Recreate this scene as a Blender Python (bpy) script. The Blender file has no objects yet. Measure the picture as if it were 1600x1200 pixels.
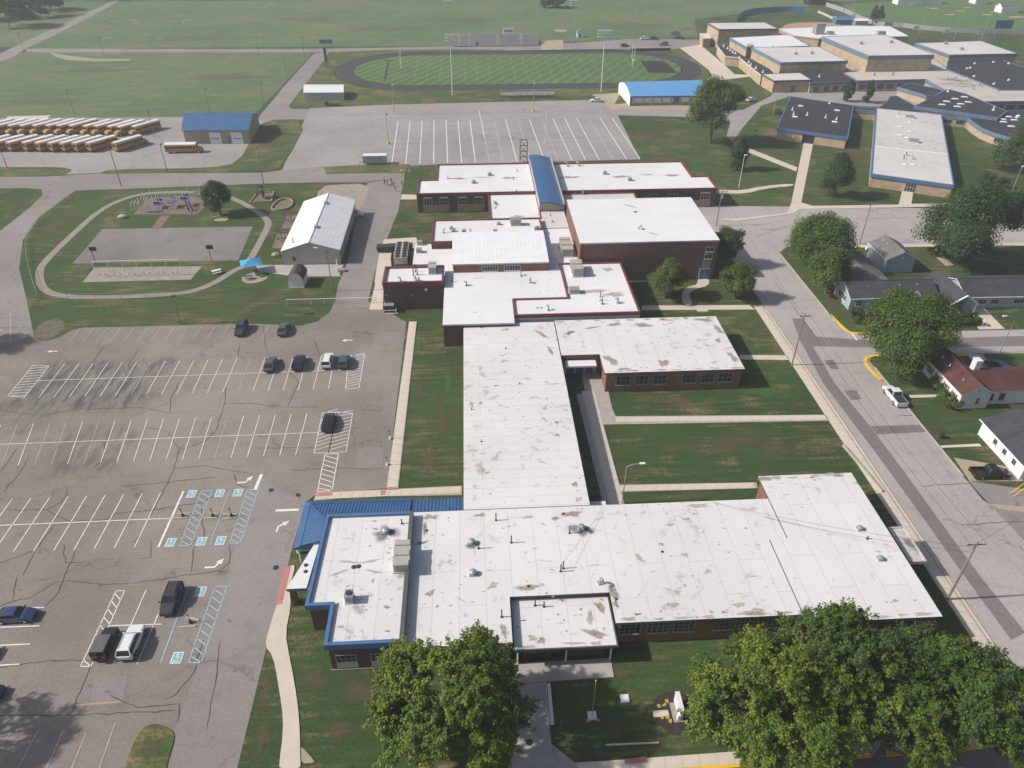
import bpy, math, random
import numpy as np
from mathutils import Vector, Matrix
R = math.radians
sc = bpy.context.scene
col = sc.collection
rnd = random.Random(7)

# ------------------------------------------------------------------ camera, sky, sun, exposure
cam_d = bpy.data.cameras.new('camera'); cam = bpy.data.objects.new('camera', cam_d); col.objects.link(cam)
cam.location = (0, 0, 76.0)
cam.rotation_euler = (R(90 - 35.372), 0, R(-3.1))
cam_d.sensor_width = 36; cam_d.lens = 36 * 1148 / 1600
cam_d.clip_start = 0.5; cam_d.clip_end = 6000
sc.camera = cam
SUN_EL = 38.0
w = bpy.data.worlds.new('World'); sc.world = w; w.use_nodes = True
nt = w.node_tree
bg = nt.nodes['Background']
sky = nt.nodes.new('ShaderNodeTexSky'); sky.sky_type = 'NISHITA'; sky.sun_disc = False
sky.sun_elevation = R(SUN_EL); sky.sun_rotation = R(270)
sky.dust_density = 3.0; sky.air_density = 1.0
nt.links.new(sky.outputs[0], bg.inputs[0]); bg.inputs[1].default_value = 0.095
sl = bpy.data.lights.new('sun', 'SUN'); sl.energy = 4.7; sl.angle = R(1.3); sl.color = (1.0, 0.945, 0.88)
so = bpy.data.objects.new('sun', sl); col.objects.link(so)
so.location = (-200, 0, 160); so.rotation_euler = (0, R(-(90 - SUN_EL)), R(1.0))
sc.view_settings.view_transform = 'Standard'; sc.view_settings.look = 'None'
sc.view_settings.exposure = 0.0; sc.view_settings.gamma = 1.0
sc.view_settings.use_curve_mapping = False
sc.cycles.use_denoising = True
sc.cycles.max_bounces = 6; sc.cycles.volume_bounces = 1

# ------------------------------------------------------------------ helpers
class MB:
    """collects faces with material slots, then links ONE mesh object"""
    def __init__(s): s.v = []; s.f = []; s.m = []
    def face(s, pts, m=0):
        i = len(s.v); s.v += [tuple(p) for p in pts]; s.f.append(tuple(range(i, i + len(pts)))); s.m.append(m)
    def grid(s, rows, m=0, close=False):
        """rows of equal length lofted into quads"""
        i = len(s.v); n = len(rows[0])
        for r in rows: s.v += [tuple(p) for p in r]
        for a in range(len(rows) - 1):
            for b in range(n if close else n - 1):
                c = (b + 1) % n
                s.f.append((i + a*n + b, i + a*n + c, i + (a+1)*n + c, i + (a+1)*n + b)); s.m.append(m)
        return i
    def prism(s, poly, z0, z1, mt=0, ms=None, bottom=False):
        ms = mt if ms is None else ms
        n = len(poly); i = len(s.v)
        s.v += [(p[0], p[1], z0) for p in poly] + [(p[0], p[1], z1) for p in poly]
        s.f.append(tuple(range(i + n, i + 2*n))); s.m.append(mt)
        if bottom: s.f.append(tuple(range(i + n - 1, i - 1, -1))); s.m.append(ms)
        for k in range(n):
            j = (k + 1) % n; s.f.append((i + k, i + j, i + n + j, i + n + k)); s.m.append(ms)
    def box(s, cx, cy, z0, sx, sy, h, m=0, rot=0.0, mt=None):
        c, d = math.cos(rot), math.sin(rot)
        pl = [(cx + c*a*sx/2 - d*b*sy/2, cy + d*a*sx/2 + c*b*sy/2) for a, b in ((-1,-1),(1,-1),(1,1),(-1,1))]
        s.prism(pl, z0, z0 + h, m if mt is None else mt, m, True)
    def tube(s, p0, p1, r0, r1=None, n=6, m=0, cap=True):
        r1 = r0 if r1 is None else r1
        a, b = Vector(p0), Vector(p1); d = (b - a)
        if d.length < 1e-6: return
        d.normalize(); u = d.orthogonal().normalized(); w_ = d.cross(u)
        ra = [a + (u*math.cos(t) + w_*math.sin(t))*r0 for t in (2*math.pi*k/n for k in range(n))]
        rb = [b + (u*math.cos(t) + w_*math.sin(t))*r1 for t in (2*math.pi*k/n for k in range(n))]
        i = s.grid([ra, rb], m, True)
        if cap:
            s.f.append(tuple(range(i + 2*n - 1, i + n - 1, -1))[::-1]); s.m.append(m)
            s.f.append(tuple(range(i, i + n))[::-1]); s.m.append(m)
    def path(s, pts, r, n=6, m=0):
        for a, b in zip(pts, pts[1:]): s.tube(a, b, r, r, n, m)
    def ball(s, c, rx, ry, rz, m=0, n=8, k=5):
        rows = []
        for a in range(k + 1):
            t = math.pi*a/k
            rows.append([(c[0] + rx*math.sin(t)*math.cos(2*math.pi*b/n), c[1] + ry*math.sin(t)*math.sin(2*math.pi*b/n), c[2] - rz*math.cos(t)) for b in range(n)])
        s.grid(rows, m, True)
    def build(s, name, mats, parent=None, loc=None, smooth=False):
        me = bpy.data.meshes.new(name); me.from_pydata(s.v, [], s.f)
        mats = mats if isinstance(mats, (list, tuple)) else [mats]
        for x in mats: me.materials.append(x)
        me.polygons.foreach_set('material_index', s.m)
        if smooth: me.polygons.foreach_set('use_smooth', [True]*len(s.f))
        me.update()
        o = bpy.data.objects.new(name, me); col.objects.link(o)
        if parent: o.parent = parent
        if loc: o.location = loc
        return o

def thing(name, label, cat, loc=(0, 0, 0), rot=0.0, group=None):
    o = bpy.data.objects.new(name, None); col.objects.link(o)
    o.location = (loc[0], loc[1], loc[2] if len(loc) > 2 else 0.0); o.rotation_euler = (0, 0, rot)
    return tag(o, label, cat, group)
def tag(o, label, cat, group=None):
    o['label'] = label; o['category'] = cat; o['kind'] = 'thing'
    if group: o['group'] = group
    return o
def struct(o): o['kind'] = 'structure'; return o
def stuff(o): o['kind'] = 'stuff'; return o
def dup(root, loc=None, rot=None, label=None, group=None):
    def cp(o, par):
        c = o.copy(); col.objects.link(c); c.parent = par
        for ch in o.children: cp(ch, c)
        return c
    r = cp(root, None)
    if loc is not None: r.location = (loc[0], loc[1], loc[2] if len(loc) > 2 else 0.0)
    if rot is not None: r.rotation_euler = (0, 0, rot)
    if label: r['label'] = label
    if group: r['group'] = group
    return r
def area(p): return sum(a[0]*b[1] - b[0]*a[1] for a, b in zip(p, p[1:] + p[:1]))/2
def ccw(p): p = [tuple(q) for q in p]; return p if area(p) > 0 else p[::-1]
def inset(p, d):
    p = ccw(p); n = len(p); out = []
    for i in range(n):
        a, b, c = Vector(p[i-1]), Vector(p[i]), Vector(p[(i+1) % n])
        e1 = (b - a).normalized(); e2 = (c - b).normalized()
        n1 = Vector((-e1.y, e1.x)); n2 = Vector((-e2.y, e2.x))
        k = n1 + n2; k = k/max(0.3, 1 + n1.dot(n2))
        out.append(tuple(b + k*d))
    return out
def lerp(a, b, t): return tuple(x + (y - x)*t for x, y in zip(a, b))
def cen(p): return (sum(q[0] for q in p)/len(p), sum(q[1] for q in p)/len(p))
def shift(p, o): return [(q[0] - o[0], q[1] - o[1]) for q in p]
def smooth(pts, n=3, closed=False):
    """Chaikin corner cutting"""
    for _ in range(n):
        q = []
        m = len(pts)
        rng = range(m) if closed else range(m - 1)
        if not closed: q.append(pts[0])
        for i in rng:
            a, b = pts[i], pts[(i + 1) % m]
            q += [lerp(a, b, .25), lerp(a, b, .75)]
        if not closed: q.append(pts[-1])
        pts = q
    return pts
def ribbon(pts, wd):
    """2-D band along a polyline -> list of quads (each four points)"""
    L, Rr = [], []
    for i, p in enumerate(pts):
        a = Vector(pts[max(0, i-1)]); b = Vector(pts[min(len(pts)-1, i+1)])
        d = (b - a); d.normalize(); nn = Vector((-d.y, d.x))
        ww = wd[i] if isinstance(wd, (list, tuple)) else wd
        L.append(tuple(Vector(p) + nn*ww/2)); Rr.append(tuple(Vector(p) - nn*ww/2))
    return L, Rr

# ------------------------------------------------------------------ procedural materials
def newmat(name):
    m = bpy.data.materials.new(name); m.use_nodes = True
    return m, m.node_tree.nodes, m.node_tree.links, m.node_tree.nodes['Principled BSDF']
def c4(c): return (c[0], c[1], c[2], 1.0)
def noise(N, L, co, scale, detail=4.0, rough=0.55, sc3=None, dist=0.0):
    if sc3:
        mp = N.new('ShaderNodeMapping'); mp.inputs['Scale'].default_value = sc3
        L.new(co, mp.inputs[0]); co = mp.outputs[0]
    t = N.new('ShaderNodeTexNoise'); t.inputs['Scale'].default_value = scale
    t.inputs['Detail'].default_value = detail; t.inputs['Roughness'].default_value = rough
    t.inputs['Distortion'].default_value = dist
    L.new(co, t.inputs['Vector']); return t.outputs[0]
def ramp(N, L, fac, a, b):
    m = N.new('ShaderNodeMapRange'); m.inputs[1].default_value = a; m.inputs[2].default_value = b
    m.interpolation_type = 'SMOOTHSTEP'
    L.new(fac, m.inputs[0]); return m.outputs[0]
def mix(N, L, fac, a, b, mode='MIX'):
    m = N.new('ShaderNodeMix'); m.data_type = 'RGBA'; m.blend_type = mode
    for i, x in ((0, fac), (6, a), (7, b)):
        if isinstance(x, (int, float)): m.inputs[i].default_value = x
        elif isinstance(x, (tuple, list)): m.inputs[i].default_value = c4(x)
        else: L.new(x, m.inputs[i])
    return m.outputs[2]
def math_(N, L, op, a, b=None):
    m = N.new('ShaderNodeMath'); m.operation = op
    for i, x in ((0, a), (1, b)):
        if x is None: continue
        if isinstance(x, (int, float)): m.inputs[i].default_value = x
        else: L.new(x, m.inputs[i])
    return m.outputs[0]
def bump(N, L, B, h, st, dist=0.1):
    b = N.new('ShaderNodeBump'); b.inputs['Strength'].default_value = st; b.inputs['Distance'].default_value = dist
    L.new(h, b.inputs['Height']); L.new(b.outputs[0], B.inputs['Normal'])
def simple(name, c1, c2=None, scale=1.5, rough=0.7, metal=0.0, bmp=0.0, spec=0.4, fine=6.0, amt=1.0):
    """two-tone weathered paint / masonry"""
    m, N, L, B = newmat(name)
    c2 = c2 or tuple(x*0.82 for x in c1)
    co = N.new('ShaderNodeTexCoord').outputs['Object']
    a = noise(N, L, co, scale, 5); b = noise(N, L, co, scale*fine, 3)
    f = ramp(N, L, math_(N, L, 'ADD', math_(N, L, 'MULTIPLY', a, .65), math_(N, L, 'MULTIPLY', b, .35)), .32, .68)
    L.new(mix(N, L, f, c1, c2), B.inputs['Base Color'])
    B.inputs['Roughness'].default_value = rough; B.inputs['Metallic'].default_value = metal
    B.inputs['Specular IOR Level'].default_value = spec
    if bmp: bump(N, L, B, b, bmp, .05)
    return m
def grass_mat(name, g1, g2, dry, dryamt=.55, stripe=None):
    m, N, L, B = newmat(name)
    co = N.new('ShaderNodeTexCoord').outputs['Object']
    big = noise(N, L, co, .018, 3); mid = noise(N, L, co, .11, 6, .6, dist=.6)
    streak = noise(N, L, co, .35, 4, .6, sc3=(.35, 3.4, 1)); fine = noise(N, L, co, 2.2, 5, .7)
    tiny = noise(N, L, co, 9.0, 3, .7)
    c = mix(N, L, ramp(N, L, big, .35, .65), g1, g2)
    d = math_(N, L, 'ADD', math_(N, L, 'MULTIPLY', mid, .6), math_(N, L, 'MULTIPLY', streak, .4))
    d = ramp(N, L, d, dryamt - .02, dryamt + .12)
    d = math_(N, L, 'MULTIPLY', d, ramp(N, L, fine, .3, .62))
    c = mix(N, L, d, c, dry)
    lum = math_(N, L, 'ADD', math_(N, L, 'MULTIPLY', fine, .9), math_(N, L, 'MULTIPLY', streak, .5))
    lum = math_(N, L, 'ADD', lum, math_(N, L, 'MULTIPLY', tiny, .5))
    l3 = ramp(N, L, lum, .55, 1.35)
    c = mix(N, L, l3, c, mix(N, L, 1.0, c, (1.75, 1.62, 1.5), 'MULTIPLY'))
    c = mix(N, L, math_(N, L, 'SUBTRACT', 1.0, ramp(N, L, lum, .5, 1.0)), c, mix(N, L, 1.0, c, (.52, .55, .5), 'MULTIPLY'))
    if stripe:
        ang, wl, stg = stripe if len(stripe) > 2 else (*stripe, 1.0)
        mp = N.new('ShaderNodeMapping'); mp.inputs['Rotation'].default_value = (0, 0, R(ang)); L.new(co, mp.inputs[0])
        wv = N.new('ShaderNodeTexWave'); wv.inputs['Scale'].default_value = 2*math.pi/(20*wl)*1.0
        wv.inputs['Distortion'].default_value = .8; wv.inputs['Detail Scale'].default_value = .4
        L.new(mp.outputs[0], wv.inputs[0])
        c = mix(N, L, math_(N, L, 'MULTIPLY', ramp(N, L, wv.outputs[0], .3, .7), stg), c, mix(N, L, 1.0, c, (1.4, 1.32, 1.25), 'MULTIPLY'))
    L.new(c, B.inputs['Base Color']); B.inputs['Roughness'].default_value = .9; B.inputs['Specular IOR Level'].default_value = .15
    bump(N, L, B, tiny, .5, .08)
    return m
def asphalt_mat(name, base, worn, crack=.06, darkzones=(), seamdir=None, crackamt=.55):
    m, N, L, B = newmat(name)
    co = N.new('ShaderNodeTexCoord').outputs['Object']
    big = noise(N, L, co, .035, 5, .6); mid = noise(N, L, co, .3, 6, .65); fine = noise(N, L, co, 2.4, 6, .78)
    trk = noise(N, L, co, .25, 4, .6, sc3=(.25, 1.6, 1))
    c = mix(N, L, ramp(N, L, big, .35, .65), base, worn)
    c = mix(N, L, ramp(N, L, mid, .52, .75), c, mix(N, L, 1.0, c, (.80, .80, .81), 'MULTIPLY'))
    c = mix(N, L, ramp(N, L, trk, .55, .75), c, mix(N, L, 1.0, c, (.88, .88, .88), 'MULTIPLY'))
    spot = noise(N, L, co, .9, 3, .5)
    c = mix(N, L, ramp(N, L, spot, .68, .76), c, mix(N, L, 1.0, c, (.62, .62, .63), 'MULTIPLY'))
    # oil and tyre-worn zones: (x0, x1, y0, y1, strength)
    if darkzones:
        sp = N.new('ShaderNodeSeparateXYZ'); L.new(co, sp.inputs[0])
        wob = math_(N, L, 'MULTIPLY', math_(N, L, 'SUBTRACT', mid, .5), 9.0)
        xx = math_(N, L, 'ADD', sp.outputs[0], wob); yy = math_(N, L, 'ADD', sp.outputs[1], wob)
        dn = noise(N, L, co, .5, 6, .72, sc3=(1.5, .35, 1), dist=.25)
        for x0, x1, y0, y1, st in darkzones:
            k = math_(N, L, 'MULTIPLY', ramp(N, L, xx, x0, x0 + 6), ramp(N, L, xx, x1, x1 - 4))
            k = math_(N, L, 'MULTIPLY', k, math_(N, L, 'MULTIPLY', ramp(N, L, yy, y0, y0 + 4), ramp(N, L, yy, y1, y1 - 4)))
            k = math_(N, L, 'MULTIPLY', k, ramp(N, L, dn, .36, .66)); k = math_(N, L, 'MULTIPLY', k, st)
            c = mix(N, L, k, c, (.055, .056, .058))
    wp = N.new('ShaderNodeVectorMath'); wp.operation = 'ADD'
    nc = N.new('ShaderNodeTexNoise'); nc.inputs['Scale'].default_value = .35; nc.inputs['Detail'].default_value = 5
    L.new(co, nc.inputs['Vector'])
    sc_ = N.new('ShaderNodeVectorMath'); sc_.operation = 'SCALE'; sc_.inputs['Scale'].default_value = 5.0
    L.new(nc.outputs[1], sc_.inputs[0]); L.new(co, wp.inputs[0]); L.new(sc_.outputs[0], wp.inputs[1])
    vo = N.new('ShaderNodeTexVoronoi'); vo.feature = 'DISTANCE_TO_EDGE'; vo.inputs['Scale'].default_value = crack
    L.new(wp.outputs[0], vo.inputs['Vector'])
    k = ramp(N, L, vo.outputs[0], .0075, .003)
    k = math_(N, L, 'MULTIPLY', k, ramp(N, L, noise(N, L, co, .12, 2), .42, .56))
    c = mix(N, L, math_(N, L, 'MULTIPLY', k, crackamt), c, (.05, .045, .04))
    c = mix(N, L, ramp(N, L, fine, .25, .75), mix(N, L, 1.0, c, (.80, .80, .80), 'MULTIPLY'), mix(N, L, 1.0, c, (1.14, 1.13, 1.12), 'MULTIPLY'))
    L.new(c, B.inputs['Base Color']); B.inputs['Roughness'].default_value = .88; B.inputs['Specular IOR Level'].default_value = .25
    bump(N, L, B, fine, .25, .02)
    return m
def roof_mat(name, base, dirt, seam=(3.0, 30.0), seamrot=0, dirtamt=.62, seamdark=.8):
    m, N, L, B = newmat(name)
    co = N.new('ShaderNodeTexCoord').outputs['Object']
    mp = N.new('ShaderNodeMapping'); mp.inputs['Rotation'].default_value = (0, 0, R(seamrot)); L.new(co, mp.inputs[0])
    br = N.new('ShaderNodeTexBrick'); br.inputs['Scale'].default_value = 1.0
    br.inputs['Brick Width'].default_value = seam[1]; br.inputs['Row Height'].default_value = seam[0]
    br.inputs['Mortar Size'].default_value = .045; br.inputs['Mortar Smooth'].default_value = .4
    br.inputs['Color1'].default_value = (1, 1, 1, 1); br.inputs['Color2'].default_value = (.965, .965, .965, 1)
    br.inputs['Mortar'].default_value = (seamdark, seamdark, seamdark, 1); br.offset = .37
    L.new(mp.outputs[0], br.inputs['Vector'])
    big = noise(N, L, co, .06, 5, .6); sp = noise(N, L, co, .55, 7, .62, dist=.5); fine = noise(N, L, co, 3.0, 4, .6)
    specks = noise(N, L, co, 1.3, 3, .5, sc3=(.7, 1.5, 1))
    c = mix(N, L, ramp(N, L, big, .35, .7), base, tuple(x*.93 for x in base))
    d = ramp(N, L, math_(N, L, 'ADD', math_(N, L, 'MULTIPLY', sp, .7), math_(N, L, 'MULTIPLY', big, .3)), dirtamt - .03, dirtamt + .09)
    c = mix(N, L, d, c, dirt)
    c = mix(N, L, math_(N, L, 'MULTIPLY', ramp(N, L, specks, .665, .73), .65), c, tuple(x*.7 for x in dirt))
    c = mix(N, L, ramp(N, L, fine, .3, .7), mix(N, L, 1.0, c, (.965, .965, .97), 'MULTIPLY'), c)
    c = mix(N, L, 1.0, c, br.outputs[0], 'MULTIPLY')
    L.new(c, B.inputs['Base Color']); B.inputs['Roughness'].default_value = .75; B.inputs['Specular IOR Level'].default_value = .25
    return m
def brick_mat(name, c1, c2, mortar, sc_=1.0):
    m, N, L, B = newmat(name)
    tc = N.new('ShaderNodeTexCoord'); g = N.new('ShaderNodeNewGeometry')
    sp = N.new('ShaderNodeSeparateXYZ'); L.new(tc.outputs['Object'], sp.inputs[0])
    u = math_(N, L, 'ADD', sp.outputs[0], sp.outputs[1])
    cb = N.new('ShaderNodeCombineXYZ'); L.new(u, cb.inputs[0]); L.new(sp.outputs[2], cb.inputs[1])
    br = N.new('ShaderNodeTexBrick'); br.inputs['Scale'].default_value = sc_
    br.inputs['Brick Width'].default_value = .42; br.inputs['Row Height'].default_value = .15; br.inputs['Mortar Size'].default_value = .014
    br.inputs['Color1'].default_value = c4(c1); br.inputs['Color2'].default_value = c4(c2); br.inputs['Mortar'].default_value = c4(mortar)
    L.new(cb.outputs[0], br.inputs['Vector'])
    n1 = noise(N, L, tc.outputs['Object'], .5, 5, .6); n2 = noise(N, L, tc.outputs['Object'], .9, 4, .6, sc3=(2.2, 2.2, .25))
    c = mix(N, L, ramp(N, L, n1, .4, .7), br.outputs[0], mix(N, L, 1.0, br.outputs[0], (.78, .76, .76), 'MULTIPLY'))
    c = mix(N, L, ramp(N, L, n2, .55, .75), c, mix(N, L, 1.0, c, (1.22, 1.16, 1.12), 'MULTIPLY'))
    L.new(c, B.inputs['Base Color']); B.inputs['Roughness'].default_value = .88; B.inputs['Specular IOR Level'].default_value = .25
    return m
def shingle_mat(name, c1, c2):
    m, N, L, B = newmat(name)
    tc = N.new('ShaderNodeTexCoord')
    br = N.new('ShaderNodeTexBrick'); br.inputs['Scale'].default_value = 1.0
    br.inputs['Brick Width'].default_value = .9; br.inputs['Row Height'].default_value = .28; br.inputs['Mortar Size'].default_value = .02
    br.inputs['Color1'].default_value = c4(c1); br.inputs['Color2'].default_value = c4(c2); br.inputs['Mortar'].default_value = c4(tuple(x*.6 for x in c1))
    L.new(tc.outputs['Object'], br.inputs['Vector'])
    n1 = noise(N, L, tc.outputs['Object'], .35, 5, .65)
    c = mix(N, L, ramp(N, L, n1, .35, .7), br.outputs[0], mix(N, L, 1.0, br.outputs[0], (1.35, 1.32, 1.3), 'MULTIPLY'))
    L.new(c, B.inputs['Base Color']); B.inputs['Roughness'].default_value = .92; B.inputs['Specular IOR Level'].default_value = .15
    return m
def leaf_mat(name, c, c2):
    m, N, L, B = newmat(name)
    gi = N.new('ShaderNodeTexCoord').outputs['Object']
    f = ramp(N, L, noise(N, L, gi, .45, 4, .65), .34, .66)
    cc = mix(N, L, f, c, c2)
    L.new(cc, B.inputs['Base Color']); B.inputs['Roughness'].default_value = .6; B.inputs['Specular IOR Level'].default_value = .25
    tr = N.new('ShaderNodeBsdfTranslucent'); L.new(mix(N, L, 1.0, cc, (1.3, 1.35, .6), 'MULTIPLY'), tr.inputs[0])
    ms = N.new('ShaderNodeMixShader'); ms.inputs[0].default_value = .20
    out = [n for n in N if n.type == 'OUTPUT_MATERIAL'][0]
    L.new(B.outputs[0], ms.inputs[1]); L.new(tr.outputs[0], ms.inputs[2]); L.new(ms.outputs[0], out.inputs[0])
    return m
def stain_mat(name, c, c2, sc_=1.6, amt=.9):
    """irregular stain: fades by a per-vertex spread value times noise"""
    m, N, L, B = newmat(name)
    at = N.new('ShaderNodeAttribute'); at.attribute_name = 'spread'
    co = N.new('ShaderNodeTexCoord').outputs['Object']
    n = noise(N, L, co, sc_, 6, .7, dist=.8)
    a = ramp(N, L, math_(N, L, 'MULTIPLY', at.outputs['Fac'], math_(N, L, 'ADD', n, .45)), .14, .78)
    L.new(mix(N, L, ramp(N, L, noise(N, L, co, sc_*2.2, 4), .4, .6), c, c2), B.inputs['Base Color']); B.inputs['Roughness'].default_value = .9
    L.new(math_(N, L, 'MULTIPLY', a, amt), B.inputs['Alpha'])
    return m
def glossy(name, c, rough=.25, coat=.6, metal=0.0):
    m, N, L, B = newmat(name)
    co = N.new('ShaderNodeTexCoord').outputs['Object']
    f = noise(N, L, co, 3.0, 4)
    L.new(mix(N, L, ramp(N, L, f, .4, .7), c, tuple(x*.9 + .004 for x in c)), B.inputs['Base Color'])
    B.inputs['Roughness'].default_value = rough; B.inputs['Coat Weight'].default_value = coat; B.inputs['Metallic'].default_value = metal
    return m
def ribbed_mat(name, c1, c2, pitch=.3, axis=0):
    m, N, L, B = newmat(name)
    co = N.new('ShaderNodeTexCoord').outputs['Object']
    sp = N.new('ShaderNodeSeparateXYZ'); L.new(co, sp.inputs[0])
    fr = math_(N, L, 'FRACT', math_(N, L, 'DIVIDE', sp.outputs[axis], pitch))
    k = ramp(N, L, fr, .82, .9)
    n = noise(N, L, co, .4, 5, .6)
    c = mix(N, L, ramp(N, L, n, .35, .7), c1, c2)
    c = mix(N, L, math_(N, L, 'MULTIPLY', k, .35), c, mix(N, L, 1.0, c, (.7, .7, .7), 'MULTIPLY'))
    L.new(c, B.inputs['Base Color']); B.inputs['Roughness'].default_value = .5; bump(N, L, B, k, .4, .04)
    return m

K = {}
K['grass'] = grass_mat('lawn grass', (.029, .054, .019), (.044, .072, .024), (.140, .106, .062), .515)
K['verge'] = grass_mat('verge grass', (.044, .070, .025), (.062, .088, .032), (.160, .124, .070), .495)
K['rough'] = grass_mat('field grass', (.062, .108, .054), (.092, .126, .068), (.150, .138, .085), .52, stripe=(83, 8.0, .22))
K['turf'] = grass_mat('stadium turf', (.052, .098, .038), (.064, .112, .044), (.12, .125, .065), .56, stripe=(28, 4.6))
K['outfield'] = grass_mat('outfield turf', (.055, .102, .044), (.066, .115, .050), (.12, .125, .065), .62, stripe=(-52, 6.5))
K['lot'] = asphalt_mat('old parking asphalt', (.208, .184, .163), (.280, .250, .222), .05, darkzones=[(-85.03, -54.97, 100.87, 120.14, 0.8), (-69.94, -53.43, 85.04, 99.92, 0.55), (-90.41, -69.73, 95.81, 104.56, 0.35), (-35.89, -29.91, 94.55, 109.15, 0.4)], crackamt=.32)
K['lot2'] = asphalt_mat('grey north asphalt', (.290, .274, .266), (.345, .325, .316), .05, darkzones=[(-0.44, 7.16, 246.4, 256.66, 0.7), (9.06, 15.88, 245.96, 254.67, 0.5)], crackamt=.35)
K['drive'] = asphalt_mat('driveway asphalt', (.240, .217, .206), (.285, .260, .246), .03, crackamt=.3)
K['street'] = asphalt_mat('street chip seal', (.360, .330, .318), (.410, .380, .366), .04, crackamt=.35)
K['court'] = asphalt_mat('worn court asphalt', (.185, .172, .158), (.245, .228, .210), .07, crackamt=.3)
K['patch'] = asphalt_mat('street patch asphalt', (.185, .165, .162), (.212, .190, .186), .08, crackamt=.3)
K['fresh'] = asphalt_mat('dark fresh asphalt', (.020, .021, .026), (.030, .031, .036), .1, crackamt=.15)
K['track'] = simple('black track rubber', (.013, .015, .020), (.020, .022, .028), .3, .85)
K['concrete'] = simple('pale concrete', (.600, .525, .440), (.530, .465, .390), .35, .85, bmp=.1)
K['concrete2'] = simple('grey concrete', (.430, .405, .380), (.360, .340, .320), .5, .88, bmp=.1)
K['kerb'] = simple('concrete kerb', (.420, .385, .340), (.330, .300, .270), 1.0, .85)
K['trail'] = simple('worn trail paving', (.300, .265, .228), (.245, .215, .185), .5, .9, bmp=.2)
K['yellow'] = simple('yellow kerb paint', (.80, .50, .02), (.66, .42, .04), 1.2, .7)
K['red_pad'] = simple('red tactile paving', (.52, .20, .185), (.42, .17, .16), 1.5, .8)
K['gravel'] = simple('pale gravel', (.36, .32, .28), (.25, .22, .19), .6, .95, bmp=.4, fine=9)
K['mulch'] = simple('wood mulch', (.225, .170, .140), (.145, .105, .085), .7, .95, bmp=.5, fine=9)
K['dmulch'] = simple('dark mulch', (.050, .040, .035), (.030, .024, .022), 1.2, .95, bmp=.5, fine=9)
K['turf_paint'] = simple('pale turf line paint', (.24, .28, .20), (.16, .20, .13), .6, .9)
K['dirt'] = simple('infield clay', (.44, .26, .16), (.37, .22, .14), .15, .95)
K['sand'] = simple('sandy dirt', (.40, .33, .25), (.32, .27, .20), .2, .95)
K['white_paint'] = simple('white road paint', (.86, .85, .82), (.62, .60, .57), 1.1, .8)
K['faint_paint'] = simple('worn road paint', (.50, .49, .47), (.33, .32, .31), 1.4, .85)
K['blue_paint'] = simple('light blue road paint', (.34, .52, .58), (.26, .40, .46), 1.3, .8)
K['sym_blue'] = simple('blue symbol paint', (.10, .36, .50), (.30, .48, .56), 2.5, .8)
K['yel_paint'] = simple('faded yellow road paint', (.52, .38, .14), (.36, .28, .14), 1.2, .8)
K['crack'] = simple('crack sealant', (.055, .05, .046), (.09, .08, .07), .8, .9)
K['roof_a'] = roof_mat('white membrane roof', (.70, .69, .685), (.42, .385, .355), (3.2, 14.0), 90, .585, .74)
K['roof_b'] = roof_mat('white membrane roof with cross seams', (.70, .69, .685), (.42, .385, .355), (1.9, 40.0), 0, .585, .74)
K['roof_c'] = roof_mat('clean white membrane roof', (.735, .735, .74), (.55, .535, .52), (3.2, 9.0), 0, .665, .93)
K['roof_d'] = roof_mat('greyed membrane roof', (.62, .595, .57), (.40, .37, .345), (2.4, 16.0), 0, .60, .85)
K['roof_d2'] = roof_mat('tan grey membrane roof', (.54, .495, .455), (.38, .34, .30), (2.4, 16.0), 0, .57, .85)
K['roof_e'] = roof_mat('stained old membrane roof', (.58, .555, .53), (.42, .38, .35), (1.4, 30.0), 28, .55, .8)
K['rocky'] = simple('rocky rough grass', (.070, .072, .036), (.17, .15, .105), .9, .95, bmp=.5, fine=5)
K['roof_k'] = simple('black roof membrane', (.026, .027, .036), (.040, .041, .052), .2, .75)
K['metal_w'] = ribbed_mat('white ribbed metal roof', (.66, .68, .70), (.56, .58, .61), .45, 1)
K['metal_w2'] = ribbed_mat('bright white metal roof', (.78, .79, .80), (.72, .73, .74), .9, 0)
K['metal_wall'] = ribbed_mat('grey ribbed metal wall', (.40, .385, .36), (.36, .345, .325), .3, 0)
K['metal_wall2'] = ribbed_mat('pale steel wall', (.42, .44, .46), (.37, .39, .41), .3, 0)
K['blue_m'] = simple('blue metal roof', (.032, .105, .255), (.058, .135, .280), .35, .42, metal=.0, spec=.5)
K['blue_l'] = simple('light blue metal roof', (.105, .30, .60), (.125, .33, .62), .3, .45, spec=.5)
K['blue_f'] = simple('blue fascia', (.075, .17, .34), (.06, .14, .28), .5, .5)
K['blue_g'] = simple('grey blue fascia', (.13, .20, .29), (.10, .16, .24), .4, .55)
K['blue_t'] = simple('teal blue panel', (.05, .17, .30), (.04, .13, .24), .5, .55)
K['brick_r'] = brick_mat('red brown brick', (.190, .088, .066), (.150, .070, .054), (.22, .17, .15))
K['brick_d'] = brick_mat('dark maroon brick', (.112, .055, .050), (.092, .045, .041), (.14, .105, .095))
K['brick_o'] = brick_mat('orange red brick', (.25, .105, .070), (.20, .085, .06), (.26, .19, .16))
K['brick_t'] = brick_mat('tan brick', (.46, .35, .24), (.40, .30, .205), (.48, .40, .31))
K['maroon'] = simple('maroon coping', (.20, .045, .050), (.16, .04, .045), .8, .5)
K['cop_d'] = simple('dark metal edge', (.11, .115, .12), (.08, .085, .09), .8, .5)
K['cop_w'] = simple('pale metal edge', (.55, .54, .53), (.42, .41, .40), .8, .5)
K['cream'] = simple('cream panel', (.52, .47, .37), (.46, .41, .32), .8, .7)
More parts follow.
